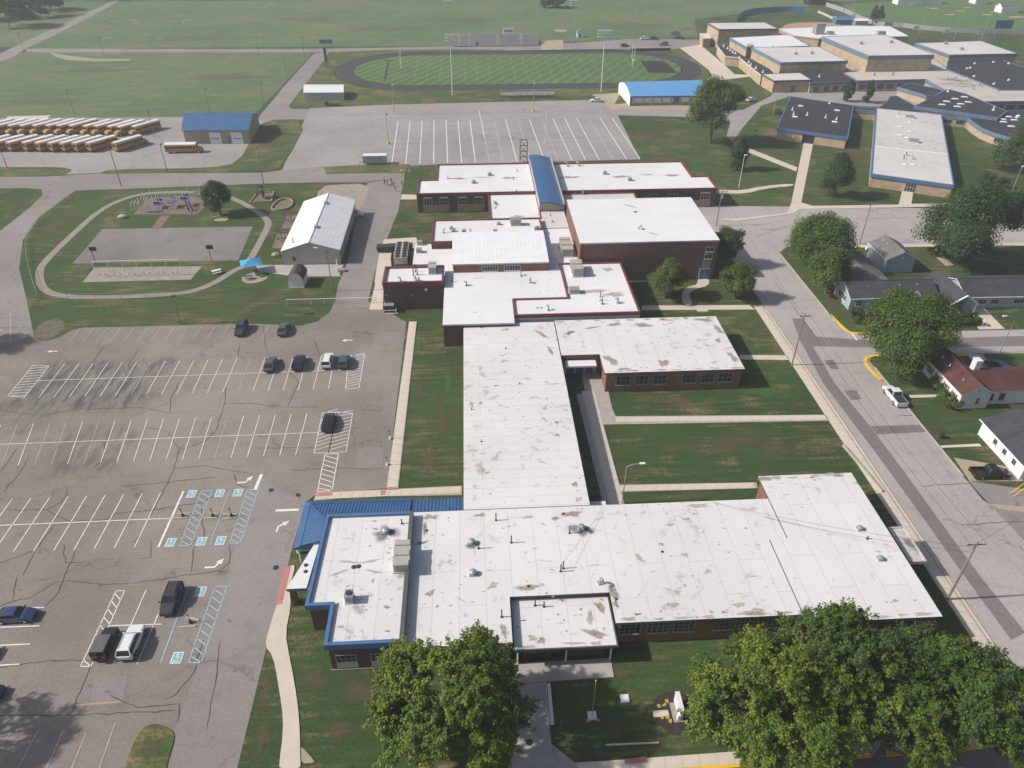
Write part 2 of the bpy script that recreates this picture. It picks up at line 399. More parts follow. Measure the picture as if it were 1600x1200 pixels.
K['tan_panel'] = simple('tan wall panel', (.36, .29, .205), (.31, .25, .18), .8, .75)
K['glass'] = glossy('dark window glass', (.018, .024, .030), .12, 0.0)
K['frame_w'] = simple('white window frame', (.62, .62, .61), (.5, .5, .5), 2, .5)
K['frame_g'] = simple('grey window frame', (.34, .345, .35), (.28, .285, .29), 2, .5)
K['frame_k'] = simple('dark frame', (.05, .05, .055), (.035, .035, .04), 2, .5)
K['hvac'] = simple('grey air handler steel', (.42, .41, .38), (.35, .34, .32), 1.2, .55)
K['hvac_t'] = simple('tan air handler steel', (.45, .41, .35), (.37, .335, .29), 1.2, .55)
K['galv'] = simple('galvanised steel', (.42, .43, .44), (.33, .34, .35), 2.5, .45, metal=.4)
K['white_m'] = simple('white painted steel', (.78, .78, .78), (.68, .68, .68), 2, .45)
K['black_p'] = simple('black plastic', (.022, .022, .024), (.035, .035, .036), 3, .5)
K['rubber'] = simple('tyre rubber', (.020, .020, .021), (.030, .030, .030), 6, .85)
K['wood'] = simple('weathered pole wood', (.27, .215, .17), (.19, .15, .12), 1.0, .9, fine=9)
K['wood_l'] = simple('pale timber', (.42, .33, .22), (.33, .26, .17), 2, .85)
K['bark'] = simple('tree bark', (.14, .105, .08), (.085, .065, .05), 1.5, .95, bmp=.5)
K['green_m'] = simple('dark green steel', (.020, .060, .045), (.015, .045, .035), 1.5, .5)
K['sign_red'] = simple('sign red', (.42, .02, .03), (.33, .02, .03), 3, .5)
K['sign_blue'] = simple('sign blue', (.03, .12, .42), (.03, .10, .34), 3, .5)
K['lblue'] = simple('shade fabric blue', (.06, .34, .62), (.05, .28, .52), 1, .7)
K['playblue'] = glossy('blue play plastic', (.015, .075, .30), .35, .2)
K['yellow_b'] = glossy('school bus yellow', (.47, .235, .045), .45, .4)
K['bus_roof'] = simple('bus roof white', (.80, .79, .77), (.70, .69, .67), .7, .5)
K['chrome'] = simple('bright metal', (.62, .62, .62), (.5, .5, .5), 4, .25, metal=.8)
K['lamp'] = glossy('clear lamp lens', (.65, .66, .68), .2, .5)
K['tail'] = glossy('red lamp lens', (.38, .015, .015), .3, .5)
K['sid_w'] = ribbed_mat('white lap siding', (.74, .76, .78), (.68, .70, .73), .2, 2)
K['sid_b'] = ribbed_mat('blue grey lap siding', (.36, .43, .50), (.32, .385, .45), .2, 2)
K['sh_d'] = shingle_mat('charcoal shingles', (.050, .052, .062), (.065, .067, .078))
K['sh_g'] = shingle_mat('grey brown shingles', (.13, .125, .125), (.165, .16, .155))
K['sh_r'] = shingle_mat('red brown shingles', (.078, .036, .034), (.100, .046, .042))
K['sh_b'] = shingle_mat('brown shed shingles', (.075, .055, .042), (.10, .075, .058))
K['leaf1'] = leaf_mat('maple leaf bright', (.150, .205, .018), (.215, .255, .030))
K['leaf2'] = leaf_mat('maple leaf mid', (.085, .145, .016), (.125, .180, .022))
K['leaf3'] = leaf_mat('maple leaf deep', (.050, .098, .014), (.075, .125, .018))
K['leafd1'] = leaf_mat('dark leaf', (.040, .080, .026), (.056, .100, .032))
K['leafd2'] = leaf_mat('darker leaf', (.028, .062, .022), (.040, .076, .027))
K['leafd3'] = leaf_mat('olive leaf', (.068, .098, .032), (.052, .088, .030))
K['leaff'] = leaf_mat('far leaf', (.034, .060, .030), (.046, .074, .036))
K['stain_b'] = stain_mat('brown rust stain', (.26, .18, .14), (.42, .36, .31))
K['stain_g'] = stain_mat('grey pond stain', (.37, .325, .285), (.50, .46, .42))
K['stain_k'] = stain_mat('soot stain', (.16, .16, .165), (.24, .24, .24), .8)
K['skin'] = simple('skin', (.42, .26, .19), (.40, .24, .17), 3, .6)
K['stone'] = simple('white painted stone', (.74, .74, .74), (.62, .62, .62), 1, .6)
K['brickpad'] = simple('tan pad', (.33, .27, .22), (.27, .22, .18), 2, .85)
K['flower'] = simple('yellow flowers', (.60, .50, .08), (.30, .36, .06), 9, .7)
K['bleach'] = ribbed_mat('aluminium bleacher planks', (.40, .41, .43), (.34, .35, .37), .8, 1)
# ------------------------------------------------------------------ ground, roads, markings
def sheet(name, poly, z, mat, h=0.0, side=None):
    b = MB(); poly = ccw(poly)
    if h > 0: b.prism(poly, z, z + h, 0, 1)
    else: b.face([(p[0], p[1], z) for p in poly])
    return struct(b.build(name, [mat, side or mat]))
b = MB(); b.face([(-1700, -500, 0), (1700, -500, 0), (1700, 2300, 0), (-1700, 2300, 0)])
struct(b.build('ground', K['grass']))
Z1, Z2, Z3, Z4 = .015, .023, .031, .04
sheet('field', [(-240.52,286.71),(-104.81,281.83),(-80.06,284.69),(-76.43,386.69),(-82.70,394.41),(-218.00,403.24),(-224.78,379.34),(-258.36,312.27)], .008, K['rough'])
sheet('far_field', [(-215.20,409.21),(-10.62,404.43),(121.94,420.73),(134.31,475.07),(437.90,632.59),(601.16,886.84),(-1122.32,980.18),(-645.98,540.16)], .006, K['rough'])
sheet('road', [(-263.96,320.30),(-228.29,392.04),(-230.94,436.34),(-234.18,490.69),(-239.47,584.71),(-257.36,807.73),(-239.34,806.76),(-235.04,584.47),(-226.64,490.28),(-222.47,435.88),(-221.60,409.56),(-217.66,388.62),(-238.17,283.34)], Z1, K['drive'])
sheet('road', [(-221.60,409.56),(-106.28,402.54),(-70.64,401.38),(-42.70,402.21),(-10.61,403.63),(38.31,404.99),(90.57,418.93),(120.14,413.88),(119.95,400.57),(97.19,387.69),(46.38,388.92),(-10.49,396.58),(-42.23,396.76),(-69.27,392.19),(-216.55,400.16)], Z2, K['drive'])
sheet('road', [(-77.64,281.19),(-77.20,333.28),(-75.68,389.57),(-68.78,395.16),(-68.32,377.72),(-69.21,330.62),(-69.47,295.55),(-67.88,290.98),(-61.36,290.62),(-58.56,276.85),(-70.59,275.07),(-72.83,266.57),(-76.64,266.78)], .0135, K['drive'])
sheet('path', [(-205.27,399.55),(-190.82,390.01),(-175.34,383.52),(-160.79,382.73),(-159.26,378.51),(-174.62,377.97),(-189.28,381.50),(-199.11,390.46)], Z2, K['gravel'])
sheet('bus_yard', [(-239.93,285.86),(-104.81,281.83),(-78.90,279.60),(-74.56,274.48),(-71.40,248.50),(-71.72,232.46),(-75.84,225.57),(-119.83,222.30),(-128.99,221.14),(-195.40,222.03)], Z1, K['lot2'])
sheet('lawn_island', smooth([(-202.25,231.84),(-130.74,229.13),(-122.03,227.50),(-120.83,222.91),(-124.94,220.38),(-195.40,222.03)], 1), Z2, K['verge'], .1, K['kerb'])
sheet('lawn_island', smooth([(-112.02,222.43),(-109.90,225.70),(-79.58,225.20),(-72.57,229.50),(-74.07,255.59),(-75.38,276.14),(-59.03,276.88),(-57.89,224.60),(-62.41,221.42),(-109.70,221.75)], 1), Z2, K['verge'], .1, K['kerb'])
sheet('access_road', [(-214.63,223.61),(-126.84,220.48),(-110.88,222.37),(-63.12,220.34),(-57.82,222.31),(-45.78,225.11),(-19.40,224.85),(-20.69,214.73),(-30.61,210.45),(-44.57,211.21),(-61.09,211.05),(-112.81,208.24),(-113.49,202.42),(-114.02,188.50),(-111.41,174.73),(-104.60,158.58),(-95.54,142.99),(-87.28,128.28),(-97.04,120.79),(-117.79,159.30),(-119.86,180.61),(-119.68,193.57),(-120.41,204.72),(-122.71,209.78),(-127.94,211.07),(-206.00,212.29)], Z2, K['drive'])
sheet('north_lot', [(-61.03,291.49),(-28.46,295.16),(48.82,297.54),(53.57,287.98),(101.99,280.01),(119.79,299.52),(130.38,322.03),(239.07,322.97),(207.81,274.28),(183.76,275.58),(146.79,283.84),(127.44,299.10),(111.27,285.76),(94.92,257.48),(86.80,241.98),(86.72,249.03),(93.19,265.40),(89.51,270.48),(53.92,275.74),(52.49,226.34),(-9.57,224.90),(-19.36,224.26),(-45.69,224.52),(-57.59,221.16),(-58.50,237.96)], Z1, K['lot2'])
sheet('parking_lot', [(-75.92,22.48),(-24.65,19.71),(-26.12,40.52),(-26.19,48.86),(-26.24,55.10),(-26.04,61.65),(-26.14,69.40),(-25.79,78.78),(-24.58,80.44),(-14.31,81.11),(-14.42,129.77),(-15.81,131.13),(-17.67,133.33),(-21.50,136.21),(-23.13,139.06),(-22.95,152.54),(-21.96,168.02),(-20.29,188.19),(-20.31,214.71),(-30.66,210.98),(-30.88,188.76),(-29.16,168.41),(-30.52,146.73),(-30.06,139.44),(-30.55,134.55),(-32.35,131.00),(-35.54,129.40),(-44.71,130.65),(-78.93,131.00),(-80.80,130.11),(-82.05,127.28),(-84.26,126.22),(-87.52,128.53),(-99.53,125.41),(-157.90,108.22)], Z1, K['lot'])
sheet('driveway', [(-24.65,19.71),(-26.12,40.52),(-26.19,48.86),(-26.24,55.10),(-26.04,61.65),(-26.14,69.40),(-25.79,78.78),(-27.71,80.21),(-31.44,82.45),(-33.33,84.66),(-34.26,81.24),(-33.95,72.37),(-33.54,64.08),(-33.46,55.94),(-33.86,44.07),(-30.29,20.01)], Z2, K['drive'])
sheet('service_lane', [(-19.66,138.04),(-20.83,136.18),(-23.13,139.06),(-22.95,152.54),(-21.96,168.02),(-20.29,188.19),(-20.31,214.71),(-30.66,210.98),(-31.16,194.21),(-30.80,182.30),(-29.82,161.26),(-30.24,146.72),(-27.93,136.56),(-21.50,136.21)], Z2, K['drive'])
sheet('gravel_yard', [(-42.68,208.50),(-33.28,209.55),(-29.67,206.77),(-30.26,192.32),(-33.15,190.67),(-43.20,191.66),(-43.90,203.52)], Z3, K['gravel'])
sheet('barn_apron', [(-50.74,157.31),(-43.72,157.26),(-30.59,156.88),(-30.87,151.38),(-30.07,150.71),(-40.86,151.29),(-45.44,152.80),(-49.63,154.31)], Z3, K['concrete2'])
sheet('lawn_island', smooth([(-37.60,40.09),(-37.78,43.45),(-37.28,45.26),(-36.05,45.62),(-34.22,44.80),(-33.54,43.92),(-33.50,41.31),(-33.29,39.86)], 2), Z2, K['verge'], .1, K['kerb'])
sheet('lawn_island', [(-45.60,223.94),(-35.14,225.70),(-19.43,225.44),(-20.14,218.01),(-43.77,218.18)], Z3, K['verge'], .08, K['kerb'])
# streets
sheet('street', [(60.1,40),(60.1,166.2),(60.1,176),(59.6,188),(75,186.5),(330,165),(330,150),(84,160.6),(75.5,160.8),(72.4,157.5),(72.4,125),(73.2,121.2),(76,119.8)] + [(77.65,120.55),(108.80,120.09),(134.86,119.42),(127.00,109.53),(103.41,111.70),(75.40,112.99)] + [(75.2,113.2),(72.9,110.8),(72.9,74)] + [(73.36,73.14),(75.37,72.51),(85.55,71.96),(100.85,65.07)] + [(140,36)], Z1, K['street'])
sheet('street_patch', [(64.19,126.93),(66.34,126.81),(66.32,119.72),(76.35,117.75),(107.29,117.74),(133.36,117.54),(129.75,113.00),(104.95,114.11),(75.20,115.26),(64.33,116.31),(63.46,103.77),(64.22,91.48),(64.45,80.08),(64.43,68.23),(64.49,59.81),(65.03,51.68),(62.67,50.73),(62.39,61.84),(62.39,69.56),(62.10,84.67),(61.40,103.88),(62.65,118.49)], Z2, K['patch'])
for q in ([(64.30,91.65),(72.60,91.54),(72.71,89.68),(64.36,89.48)], [(64.12,101.78),(66.38,101.66),(66.11,99.02),(64.25,98.93)], [(64.58,111.38),(66.34,111.50),(66.21,108.31),(64.68,108.39)]):
    sheet('street_patch', q, Z3, K['patch'])
sheet('front_street', [(-60,36.6),(-19,37.0),(16,37.2),(60.1,38.2),(90,29),(90,26),(-60,26)], .012, K['patch'])
sheet('street_patch', [(73,78),(100,70),(140,62),(140,42),(76,42)], .019, K['drive'])
# tar lines along the street
tarb = MB()
for dx in (7.6, 8.15):
    pts = [(60 + dx + rnd.uniform(-.08, .08), y) for y in np.arange(48, 128, 3.0)]
    l, r = ribbon(pts, .07); tarb.grid([[(x, y, Z3) for x, y in l], [(x, y, Z3) for x, y in r]])
struct(tarb.build('tar_line', K['faint_paint']))

# pavements: slabs with open joints where the slabs show, plain strips further off
def walk_strip(par, a, bb, wd, slab=1.8, mat=None, z=0.0, h=.12):
    a, bb = Vector(a), Vector(bb); L_ = (bb - a).length; n = max(1, round(L_/slab)); s = L_/n; d = (bb - a)/L_
    mb = MB(); mb.box(0, 0, 0, s - .035, wd, h)
    first = None
    for i in range(n):
        c = a + d*(s*(i + .5))
        if first is None:
            o = first = mb.build('paving_slab', mat or K['concrete'])
        else:
            o = first.copy(); col.objects.link(o)
        o.location = (c.x, c.y, z + rnd.uniform(-.006, .006)); o.rotation_euler = (0, 0, math.atan2(d.y, d.x)); o.parent = par
def walk(name='pavement', base=None, mat=None):
    o = base
    return o
def pave(name, poly, mat=None, h=.09, z=0.0): return sheet(name, poly, z, mat or K['concrete'], h, K['kerb'])
# left walk between car park and school
s1 = pave('pavement', [(-14.35,80.6),(-12.55,80.6),(-12.3,129.8),(-13.85,129.8)], K['kerb'])
walk_strip(s1, (-13.45, 80.9), (-13.1, 129.5), 1.55, 2.0)
s2 = pave('pavement', [(-24.62,80.65),(-3.09,80.99),(-3.08,79.01),(-18.28,79.43),(-24.72,78.98)], K['kerb'])
walk_strip(s2, (-24.49,79.90), (-3.27,80.10), 1.35, 1.8)
for q in ([(-24.40,80.50),(-22.16,80.51),(-22.17,79.91),(-24.48,79.83)], [(-15.12,80.61),(-14.37,80.63),(-14.38,79.62),(-15.07,79.59)], [(-14.33,81.25),(-12.81,81.24),(-12.82,80.76),(-14.33,80.77)]):
    sheet('tactile_paving', q, .125, K['red_pad'], .01)
s3 = pave('pavement', smooth([(-25.68,66.93),(-25.08,66.90),(-25.20,63.11),(-24.44,60.38),(-24.37,56.34),(-23.31,53.21),(-22.24,50.24),(-21.09,46.66),(-20.29,43.34),(-19.91,41.25),(-19.56,39.64),(-21.79,39.76),(-21.98,41.36),(-22.06,42.73),(-22.42,45.25),(-23.53,48.72),(-25.19,53.31),(-26.45,54.67),(-26.48,56.91),(-26.27,60.38)], 1), K['concrete'])
sheet('tactile_paving', [(-26.57,66.76),(-25.68,66.93),(-25.62,60.74),(-26.39,60.59)], .092, K['red_pad'], .012)
s4 = pave('pavement', [(-27,38.5),(1.5,38.2),(2.5,40.9),(2.8,48.2),(6.4,48.2),(6.4,41.0),(8.6,38.9),(33,38.9),(56,40.2),(58.5,44.5),(60.1,46),(60.1,38.3),(16,37.5),(-27,37.2)], K['kerb'])
for (xa, wd_) in ((3.55, 1.35), (4.98, 1.35),):
    pass
walk_strip(s4, (4.6, 38.6), (4.6, 48.0), 3.4, 1.9, K['concrete2'])
walk_strip(s4, (8.9, 38.15), (56, 39.0), 1.35, 1.8)
walk_strip(s4, (-26.8, 37.85), (2.0, 37.85), .95, 1.8)
sheet('porch_floor', [(2.7,48.2),(14.3,48.4),(14.3,50.8),(2.7,50.8)], 0, K['concrete2'], .1)
sheet('tactile_paving', [(13.76,38.95),(16.07,39.10),(16.08,38.49),(13.80,38.42)], .125, K['red_pad'], .012)
sheet('tactile_paving', [(55.12,38.69),(57.27,39.85),(57.15,39.00),(55.12,38.14)], .02, K['red_pad'], .09)
sheet('step', [(12.08,40.61),(17.74,40.54),(17.70,40.37),(12.05,40.44)], .1, K['concrete'], .12)
s5 = pave('pavement', [(22.5,103.2),(20.2,103.2),(19.6,72.0),(17.4,72.0),(17.4,74.0),(16.9,103.2)][::-1], K['concrete2'], .08)
s5 = pave('pavement', [(18.57,109.64),(22.89,109.41),(22.62,104.81),(22.47,98.45),(22.69,96.49),(58.22,95.00),(57.98,93.36),(20.08,94.38),(19.70,80.10),(20.16,79.93),(41.07,79.29),(40.86,78.05),(20.56,78.40),(20.11,78.02),(19.77,76.05),(18.00,76.14)], K['kerb'])
walk_strip(s5, (22.52,95.54), (57.80,94.23), 1.25, 1.8)
walk_strip(s5, (20.30,79.10), (40.49,78.69), 1.2, 1.8)
walk_strip(s5, (19.4, 74), (19.0, 104), 2.2, 2.4)
s6 = pave('pavement', [(58.0,132.6),(60.05,132.6),(60.05,50),(58.0,50)], K['kerb'])
walk_strip(s6, (58.85, 46), (58.85, 132), 1.5, 1.8)
pave('pavement', [(34.58,133.72),(57.10,132.78),(57.83,130.84),(34.08,131.85)])
pave('pavement', [(49.21,113.97),(58.43,113.25),(58.36,111.72),(48.86,112.45)])
pave('pavement', smooth([(49.50,144.84),(52.16,145.01),(50.96,141.72),(47.49,140.42),(45.58,137.90),(45.33,133.14),(43.31,133.25),(43.86,137.70),(45.54,141.11),(48.45,142.45)], 1))
pave('pavement', [(45.64,130.69),(47.89,130.57),(47.61,133.02),(45.60,133.13)], h=.085)
# north street pavements
pave('pavement', [(63.62,178.45),(70.11,178.52),(83.06,181.27),(86.53,187.83),(110.44,240.70),(113.63,240.53),(89.49,188.14),(91.75,185.71),(115.42,185.35),(122.99,197.99),(126.10,197.82),(119.13,185.61),(150.66,185.29),(149.23,183.06),(87.45,183.69),(84.60,180.75),(67.80,176.54)])
pave('pavement', smooth([(69.84,198.85),(76.23,198.00),(82.84,201.19),(92.79,202.72),(91.85,200.70),(83.08,199.14),(76.36,195.52),(68.99,195.92)], 1))
pave('pavement', [(89.78,235.75),(98.98,216.11),(97.33,212.77),(87.93,232.59)])
pave('pavement', [(-20.09,200.26),(-15.94,199.55),(-15.77,196.18),(-20.18,196.42)])
pave('pavement', [(55.25,290.63),(65.64,292.85),(92.15,284.09),(91.17,280.60),(52.69,282.68),(51.54,295.49),(48.68,305.35),(60.74,307.71)], K['sand'], .06)
pave('pavement', [(105.63,393.39),(106.60,368.25),(107.12,344.51),(105.59,334.88),(99.17,323.72),(116.18,329.62),(124.60,333.85),(116.37,336.68),(118.32,400.66)], K['concrete'], .05)
# dumpster and loading pads
pave('loading_pad', [(-22.47,170.30),(-14.63,171.01),(-13.67,167.57),(-15.39,157.06),(-20.50,147.71),(-20.14,138.90),(-22.63,147.82),(-22.86,160.88)], K['concrete'], .04)
pave('loading_pad', [(-22.33,149.04),(-20.66,149.57),(-19.66,135.03),(-22.46,135.18)], K['concrete'], .05)
pave('condenser_pad', [(-19.44,163.52),(-14.45,167.61),(-15.29,155.39),(-19.50,154.63)], K['concrete2'], .06)
pave('equipment_pad', [(-19.49,136.11),(-16.85,136.51),(-16.35,133.25),(-18.95,132.87)], K['concrete2'], .05)
# residential drives and paths
pave('house_path', [(74.92,99.76),(80.27,99.66),(79.99,98.92),(74.72,98.92)], h=.05)
pave('house_path', [(73.07,86.18),(79.68,86.30),(79.72,85.66),(72.88,85.64)], h=.05)
pave('house_drive', [(102.13,136.57),(106.35,136.93),(105.12,120.54),(99.87,120.58)], h=.04)
pave('house_drive', [(92.49,112.29),(95.26,111.70),(94.37,105.12),(90.86,102.29)], K['concrete2'], .04)
sheet('dirt_patch', [(73.76,83.28),(81.41,80.62),(81.42,77.45),(73.24,77.90)], .012, K['sand'])
sheet('dirt_patch', [(73.36,73.14),(78.07,72.24),(77.43,71.24),(74.14,72.06)], .03, K['sand'])
pave('house_path', [(108.62,156.94),(111.14,157.52),(110.46,148.91),(108.33,148.36)], K['sand'], .03)
pave('house_path', [(91.43,160.77),(134.14,159.56),(133.23,158.14),(90.50,159.36)], h=.05)
# yellow kerbs
def kerb(name, pts, mat, wd=.2, h=.15):
    l, r = ribbon(pts, wd); bb_ = MB()
    bb_.grid([[(x, y, 0) for x, y in l], [(x, y, h) for x, y in l], [(x, y, h) for x, y in r], [(x, y, 0) for x, y in r]])
    return struct(bb_.build(name, mat))
kerb('yellow_kerb', smooth([(72.54,127.91),(73.05,122.52),(73.54,120.66),(75.59,120.30),(77.54,120.32)], 2), K['yellow'], .5)
kerb('yellow_kerb', smooth([(75.82,112.31),(74.37,112.38),(72.65,111.60),(71.95,110.33),(71.71,108.22),(72.35,104.49)], 2), K['yellow'], .6)
kerb('yellow_kerb', [(86.68,111.72),(92.11,111.64)], K['yellow'], .45)
kerb('yellow_kerb', [(8.2,37.45),(30,37.72),(52,38.2)], K['yellow'], .36)
kerb('street_kerb', [(60.1,47),(60.1,131)], K['concrete'], .2)
kerb('street_kerb', [(72.9,79),(72.9,108.5)], K['kerb'], .2)
kerb('street_kerb', [(72.4,125),(72.4,157)], K['kerb'], .2)
gut = [(60.35, y) for y in (50, 90, 131)]
l, r = ribbon(gut, .18); b = MB(); b.grid([[(x, y, Z3) for x, y in l], [(x, y, Z3) for x, y in r]]); struct(b.build('gutter_line', K['yel_paint']))
# playground ground
def trail(name, pts, wd, mat, n=2):
    l, r = ribbon(smooth(pts, n), wd); bb_ = MB()
    bb_.grid([[(x, y, Z4) for x, y in l], [(x, y, Z4) for x, y in r]]); return struct(bb_.build(name, mat))
trail('walking_trail', [(-50.23,158.28),(-54.63,156.53),(-57.44,149.71),(-61.61,144.86),(-69.42,143.84),(-80.08,143.56),(-89.10,144.33),(-94.84,148.12),(-99.44,156.69),(-100.58,162.35),(-100.64,179.96),(-100.08,194.74),(-95.58,203.38),(-88.53,205.93),(-73.94,204.65),(-65.86,199.37),(-59.47,192.10),(-53.07,183.51),(-52.72,176.57),(-52.72,160.78),(-53.46,156.47)], 1.7, K['trail'], 3)
sheet('ball_court', [(-94.48,180.43),(-56.69,179.99),(-55.55,160.25),(-93.57,160.62)], Z2, K['court'])
sheet('play_surface', [(-90.09,201.16),(-80.55,203.05),(-74.36,199.83),(-72.72,194.62),(-73.10,188.86),(-90.02,189.78)], Z3, K['mulch'])
sheet('play_surface', [(-82.46,188.50),(-80.10,188.37),(-79.87,179.63),(-82.14,179.76)], .027, K['mulch'])
sheet('play_surface', [(-87.57,158.31),(-63.06,157.64),(-63.69,150.97),(-87.30,151.02)], Z2, K['gravel'])
sheet('play_surface', [(-60.73,202.95),(-56.36,204.19),(-55.55,196.92),(-61.30,196.30)], Z2, K['mulch'])
sheet('play_surface', smooth([(-54.75,192.29),(-53.03,198.20),(-49.85,197.08),(-49.75,192.02),(-53.17,190.41)], 2, True), Z2, K['mulch'])
sheet('play_surface', [(-49.41,186.71),(-45.01,187.34),(-44.86,178.14),(-49.09,178.37)], Z2, K['mulch'])
sheet('play_surface', [(-49.65,174.84),(-44.99,175.37),(-45.17,166.35),(-49.03,166.55)], Z2, K['mulch'])
sheet('play_surface', smooth([(-52.65,151.93),(-50.07,154.33),(-46.75,152.24),(-46.92,149.75),(-49.77,148.08),(-52.05,149.42)], 2, True), Z2, K['sand'])
sheet('dirt_patch', smooth([(-68.26,185.17),(-65.93,187.60),(-64.36,186.66),(-64.04,184.10),(-66.91,183.84)], 1, True), Z2, K['sand'])
sheet('gravel_bed', smooth([(-88.72,133.29),(-86.29,134.95),(-84.11,134.32),(-82.19,130.44),(-83.34,126.87),(-85.61,126.52),(-87.40,128.29)], 2, True), .03, K['rocky'])
for q in ([(-20.03,42.28),(-18.59,40.84),(-18.25,40.35),(-19.69,40.37),(-20.04,41.59)], [(-32.68,192.45),(-31.06,193.28),(-30.06,190.50),(-31.56,188.80)]):
    sheet('dirt_patch', smooth(q, 1, True), .012, K['sand'])
sheet('storage_slab', [(-169.77,286.18),(-154.60,287.03),(-154.18,282.03),(-168.62,282.00)], .03, K['concrete'])
# running track: two straights and two half circles
TX0, TX1, TY = -22.4, 66.5, 354.0
def oval(r, n=40):
    p = [(TX1 + r*math.cos(t), TY + r*math.sin(t)) for t in np.linspace(-math.pi/2, math.pi/2, n)]
    p += [(TX0 - r*math.cos(t), TY - r*math.sin(t)) for t in np.linspace(-math.pi/2, math.pi/2, n)]
    return p
sheet('stadium_lawn', [(-70.18,398.28),(107.74,398.02),(108.84,370.94),(106.58,338.42),(97.82,323.80),(58.67,310.89),(48.40,303.38),(-8.81,296.88),(-62.46,294.27),(-68.57,294.60),(-69.86,354.10)], .012, K['verge'])
b = MB(); b.grid([[(x, y, Z2) for x, y in oval(38.2)], [(x, y, Z2) for x, y in oval(29.6)]], 0, True)
trk = struct(b.build('running_track', K['track']))
for k in range(1, 7):
    b = MB(); rr = 29.6 + 8.6*k/7
    b.grid([[(x, y, Z3) for x, y in oval(rr + .04)], [(x, y, Z3) for x, y in oval(rr - .04)]], 0, True)
    o = b.build('lane_line', K['faint_paint']); o.parent = trk
sheet('football_field', oval(29.4), Z1, K['turf'])
FX0, FX1 = -24.0, 74.0
for i in range(19):
    x = FX0 + (FX1 - FX0)*i/18
    sheet('yard_line', [(x-.09, 332), (x+.09, 332), (x+.09, 376), (x-.09, 376)], Z2, K['turf_paint'])
sheet('jump_pad', [(80.02,365.55),(91.43,364.93),(91.64,340.44),(79.19,341.11)], Z3, K['fresh'])
sheet('jump_runway', [(-38.04,369.22),(-37.45,369.19),(-36.07,335.57),(-36.89,335.61)], Z3, K['fresh'])
sheet('jump_runway', [(-39.83,372.72),(-35.37,373.17),(-36.11,371.15),(-39.95,370.68)], Z3, K['fresh'])
sheet('track_apron', [(80.64,393.19),(101.14,393.64),(99.38,386.05),(79.50,387.13)], Z2, K['fresh'])
sheet('bleacher_apron', [(37.53,414.95),(49.58,417.70),(46.71,391.95),(35.60,392.55)], Z3, K['sand'])
# ball diamonds
sheet('outfield', [(253.55,529.57),(385.42,550.87),(544.44,573.55),(402.53,410.88),(300.25,418.23),(269.70,427.26),(240.25,448.30),(237.44,512.02)], .012, K['outfield'])
sheet('infield', smooth([(177.51,447.69),(186.65,459.42),(197.86,461.96),(209.74,460.26),(214.82,451.71),(203.35,440.39),(174.75,440.00)], 1, True), .02, K['dirt'])
for cx, cy, rx in ((1377,8,4),(1423,7,6),(1459,13,7),(1501,17,6),(1511,12,6),(1484,23,8),(1542,23,7),(1588,27,10)):
    pass
for q in ([(269.26,523.34),(272.62,523.15),(270.77,519.28),(267.44,519.46)], [(288.37,523.64),(293.41,523.36),(291.42,519.48),(286.41,519.75)], [(295.66,508.87),(301.40,508.56),(298.74,503.64),(293.05,503.95)], [(307.01,498.23),(313.05,497.90),(310.88,494.11),(304.87,494.43)], [(317.68,508.95),(323.44,508.64),(321.29,504.94),(315.57,505.25)], [(292.48,484.61),(298.77,484.27),(296.24,479.77),(290.01,480.11)], [(315.26,483.38),(321.54,483.04),(318.83,478.55),(312.60,478.88)], [(327.57,475.78),(336.88,475.28),(332.68,468.74),(323.49,469.24)]):
    sheet('base_dirt', smooth(q, 2, True), .02, K['dirt'])
sheet('practice_sand', smooth([(46.90,445.00),(51.12,447.66),(54.72,444.58),(54.17,439.87),(48.44,439.24)], 1, True), .02, K['sand'])
sheet('hill', [(121.26,405.40),(104.83,344.64)], 0, K['sand']) if False else None

# ---- painted markings: each stripe its own piece of the lot it lies on
lots = {o.name: o for o in bpy.data.objects}
LOT = lots['parking_lot']; NL = lots['north_lot']; ST = lots['street']; DR = lots['driveway']
def bar(par, a, bb, wd, mat, name='parking_stripe', z=None):
    l, r = ribbon([a, bb], wd); b_ = MB()
    z = Z4 if z is None else z
    b_.face([(*r[0], z), (*r[1], z), (*l[1], z), (*l[0], z)])
    o = b_.build(name, mat); o.parent = par; return o
def stripes(par, t0, b0, t1, b1, n, lo=0, wd=.11, mat=None):
    for i in range(lo, n):
        t = i/(n - 1)
        bar(par, lerp(t0, t1, t), lerp(b0, b1, t), wd, mat or K['faint_paint' if rnd.random() < .22 else 'white_paint'])
stripes(LOT, (-79.34,130.78), (-79.55,125.73), (-39.44,129.86), (-39.61,124.51), 16, 0, .11, K['faint_paint'])
stripes(LOT, (-76.84,117.75), (-76.72,107.13), (-27.03,117.88), (-26.75,107.09), 20)
bar(LOT, (-79.53,112.51), (-24.48,113.01), .11, K['white_paint'])
stripes(LOT, (-76.77,99.80), (-74.07,89.19), (-29.27,100.18), (-29.23,89.46), 19, -4)
bar(LOT, (-88.83,94.56), (-26.60,94.90), .11, K['white_paint'])
stripes(LOT, (-63.52,81.81), (-63.62,71.37), (-47.59,81.96), (-47.58,71.30), 7, -5, .13)
bar(LOT, (-78.35,76.45), (-44.30,76.57), .14, K['white_paint'])
bar(LOT, (-44.30,82.05), (-44.34,71.18), .3, K['white_paint'])
bar(LOT, (-37.52,81.82), (-37.47,71.27), .12, K['blue_paint'])
for a, bb in (((-67.76,62.15), (-55.25,61.81)), ((-66.08,59.15), (-54.54,59.07)), ((-64.62,56.52), (-54.48,56.50)), ((-63.02,53.68), (-54.41,53.79)), ((-61.54,51.01), (-54.53,51.03))):
    bar(LOT, a, bb, .16, K['white_paint'])
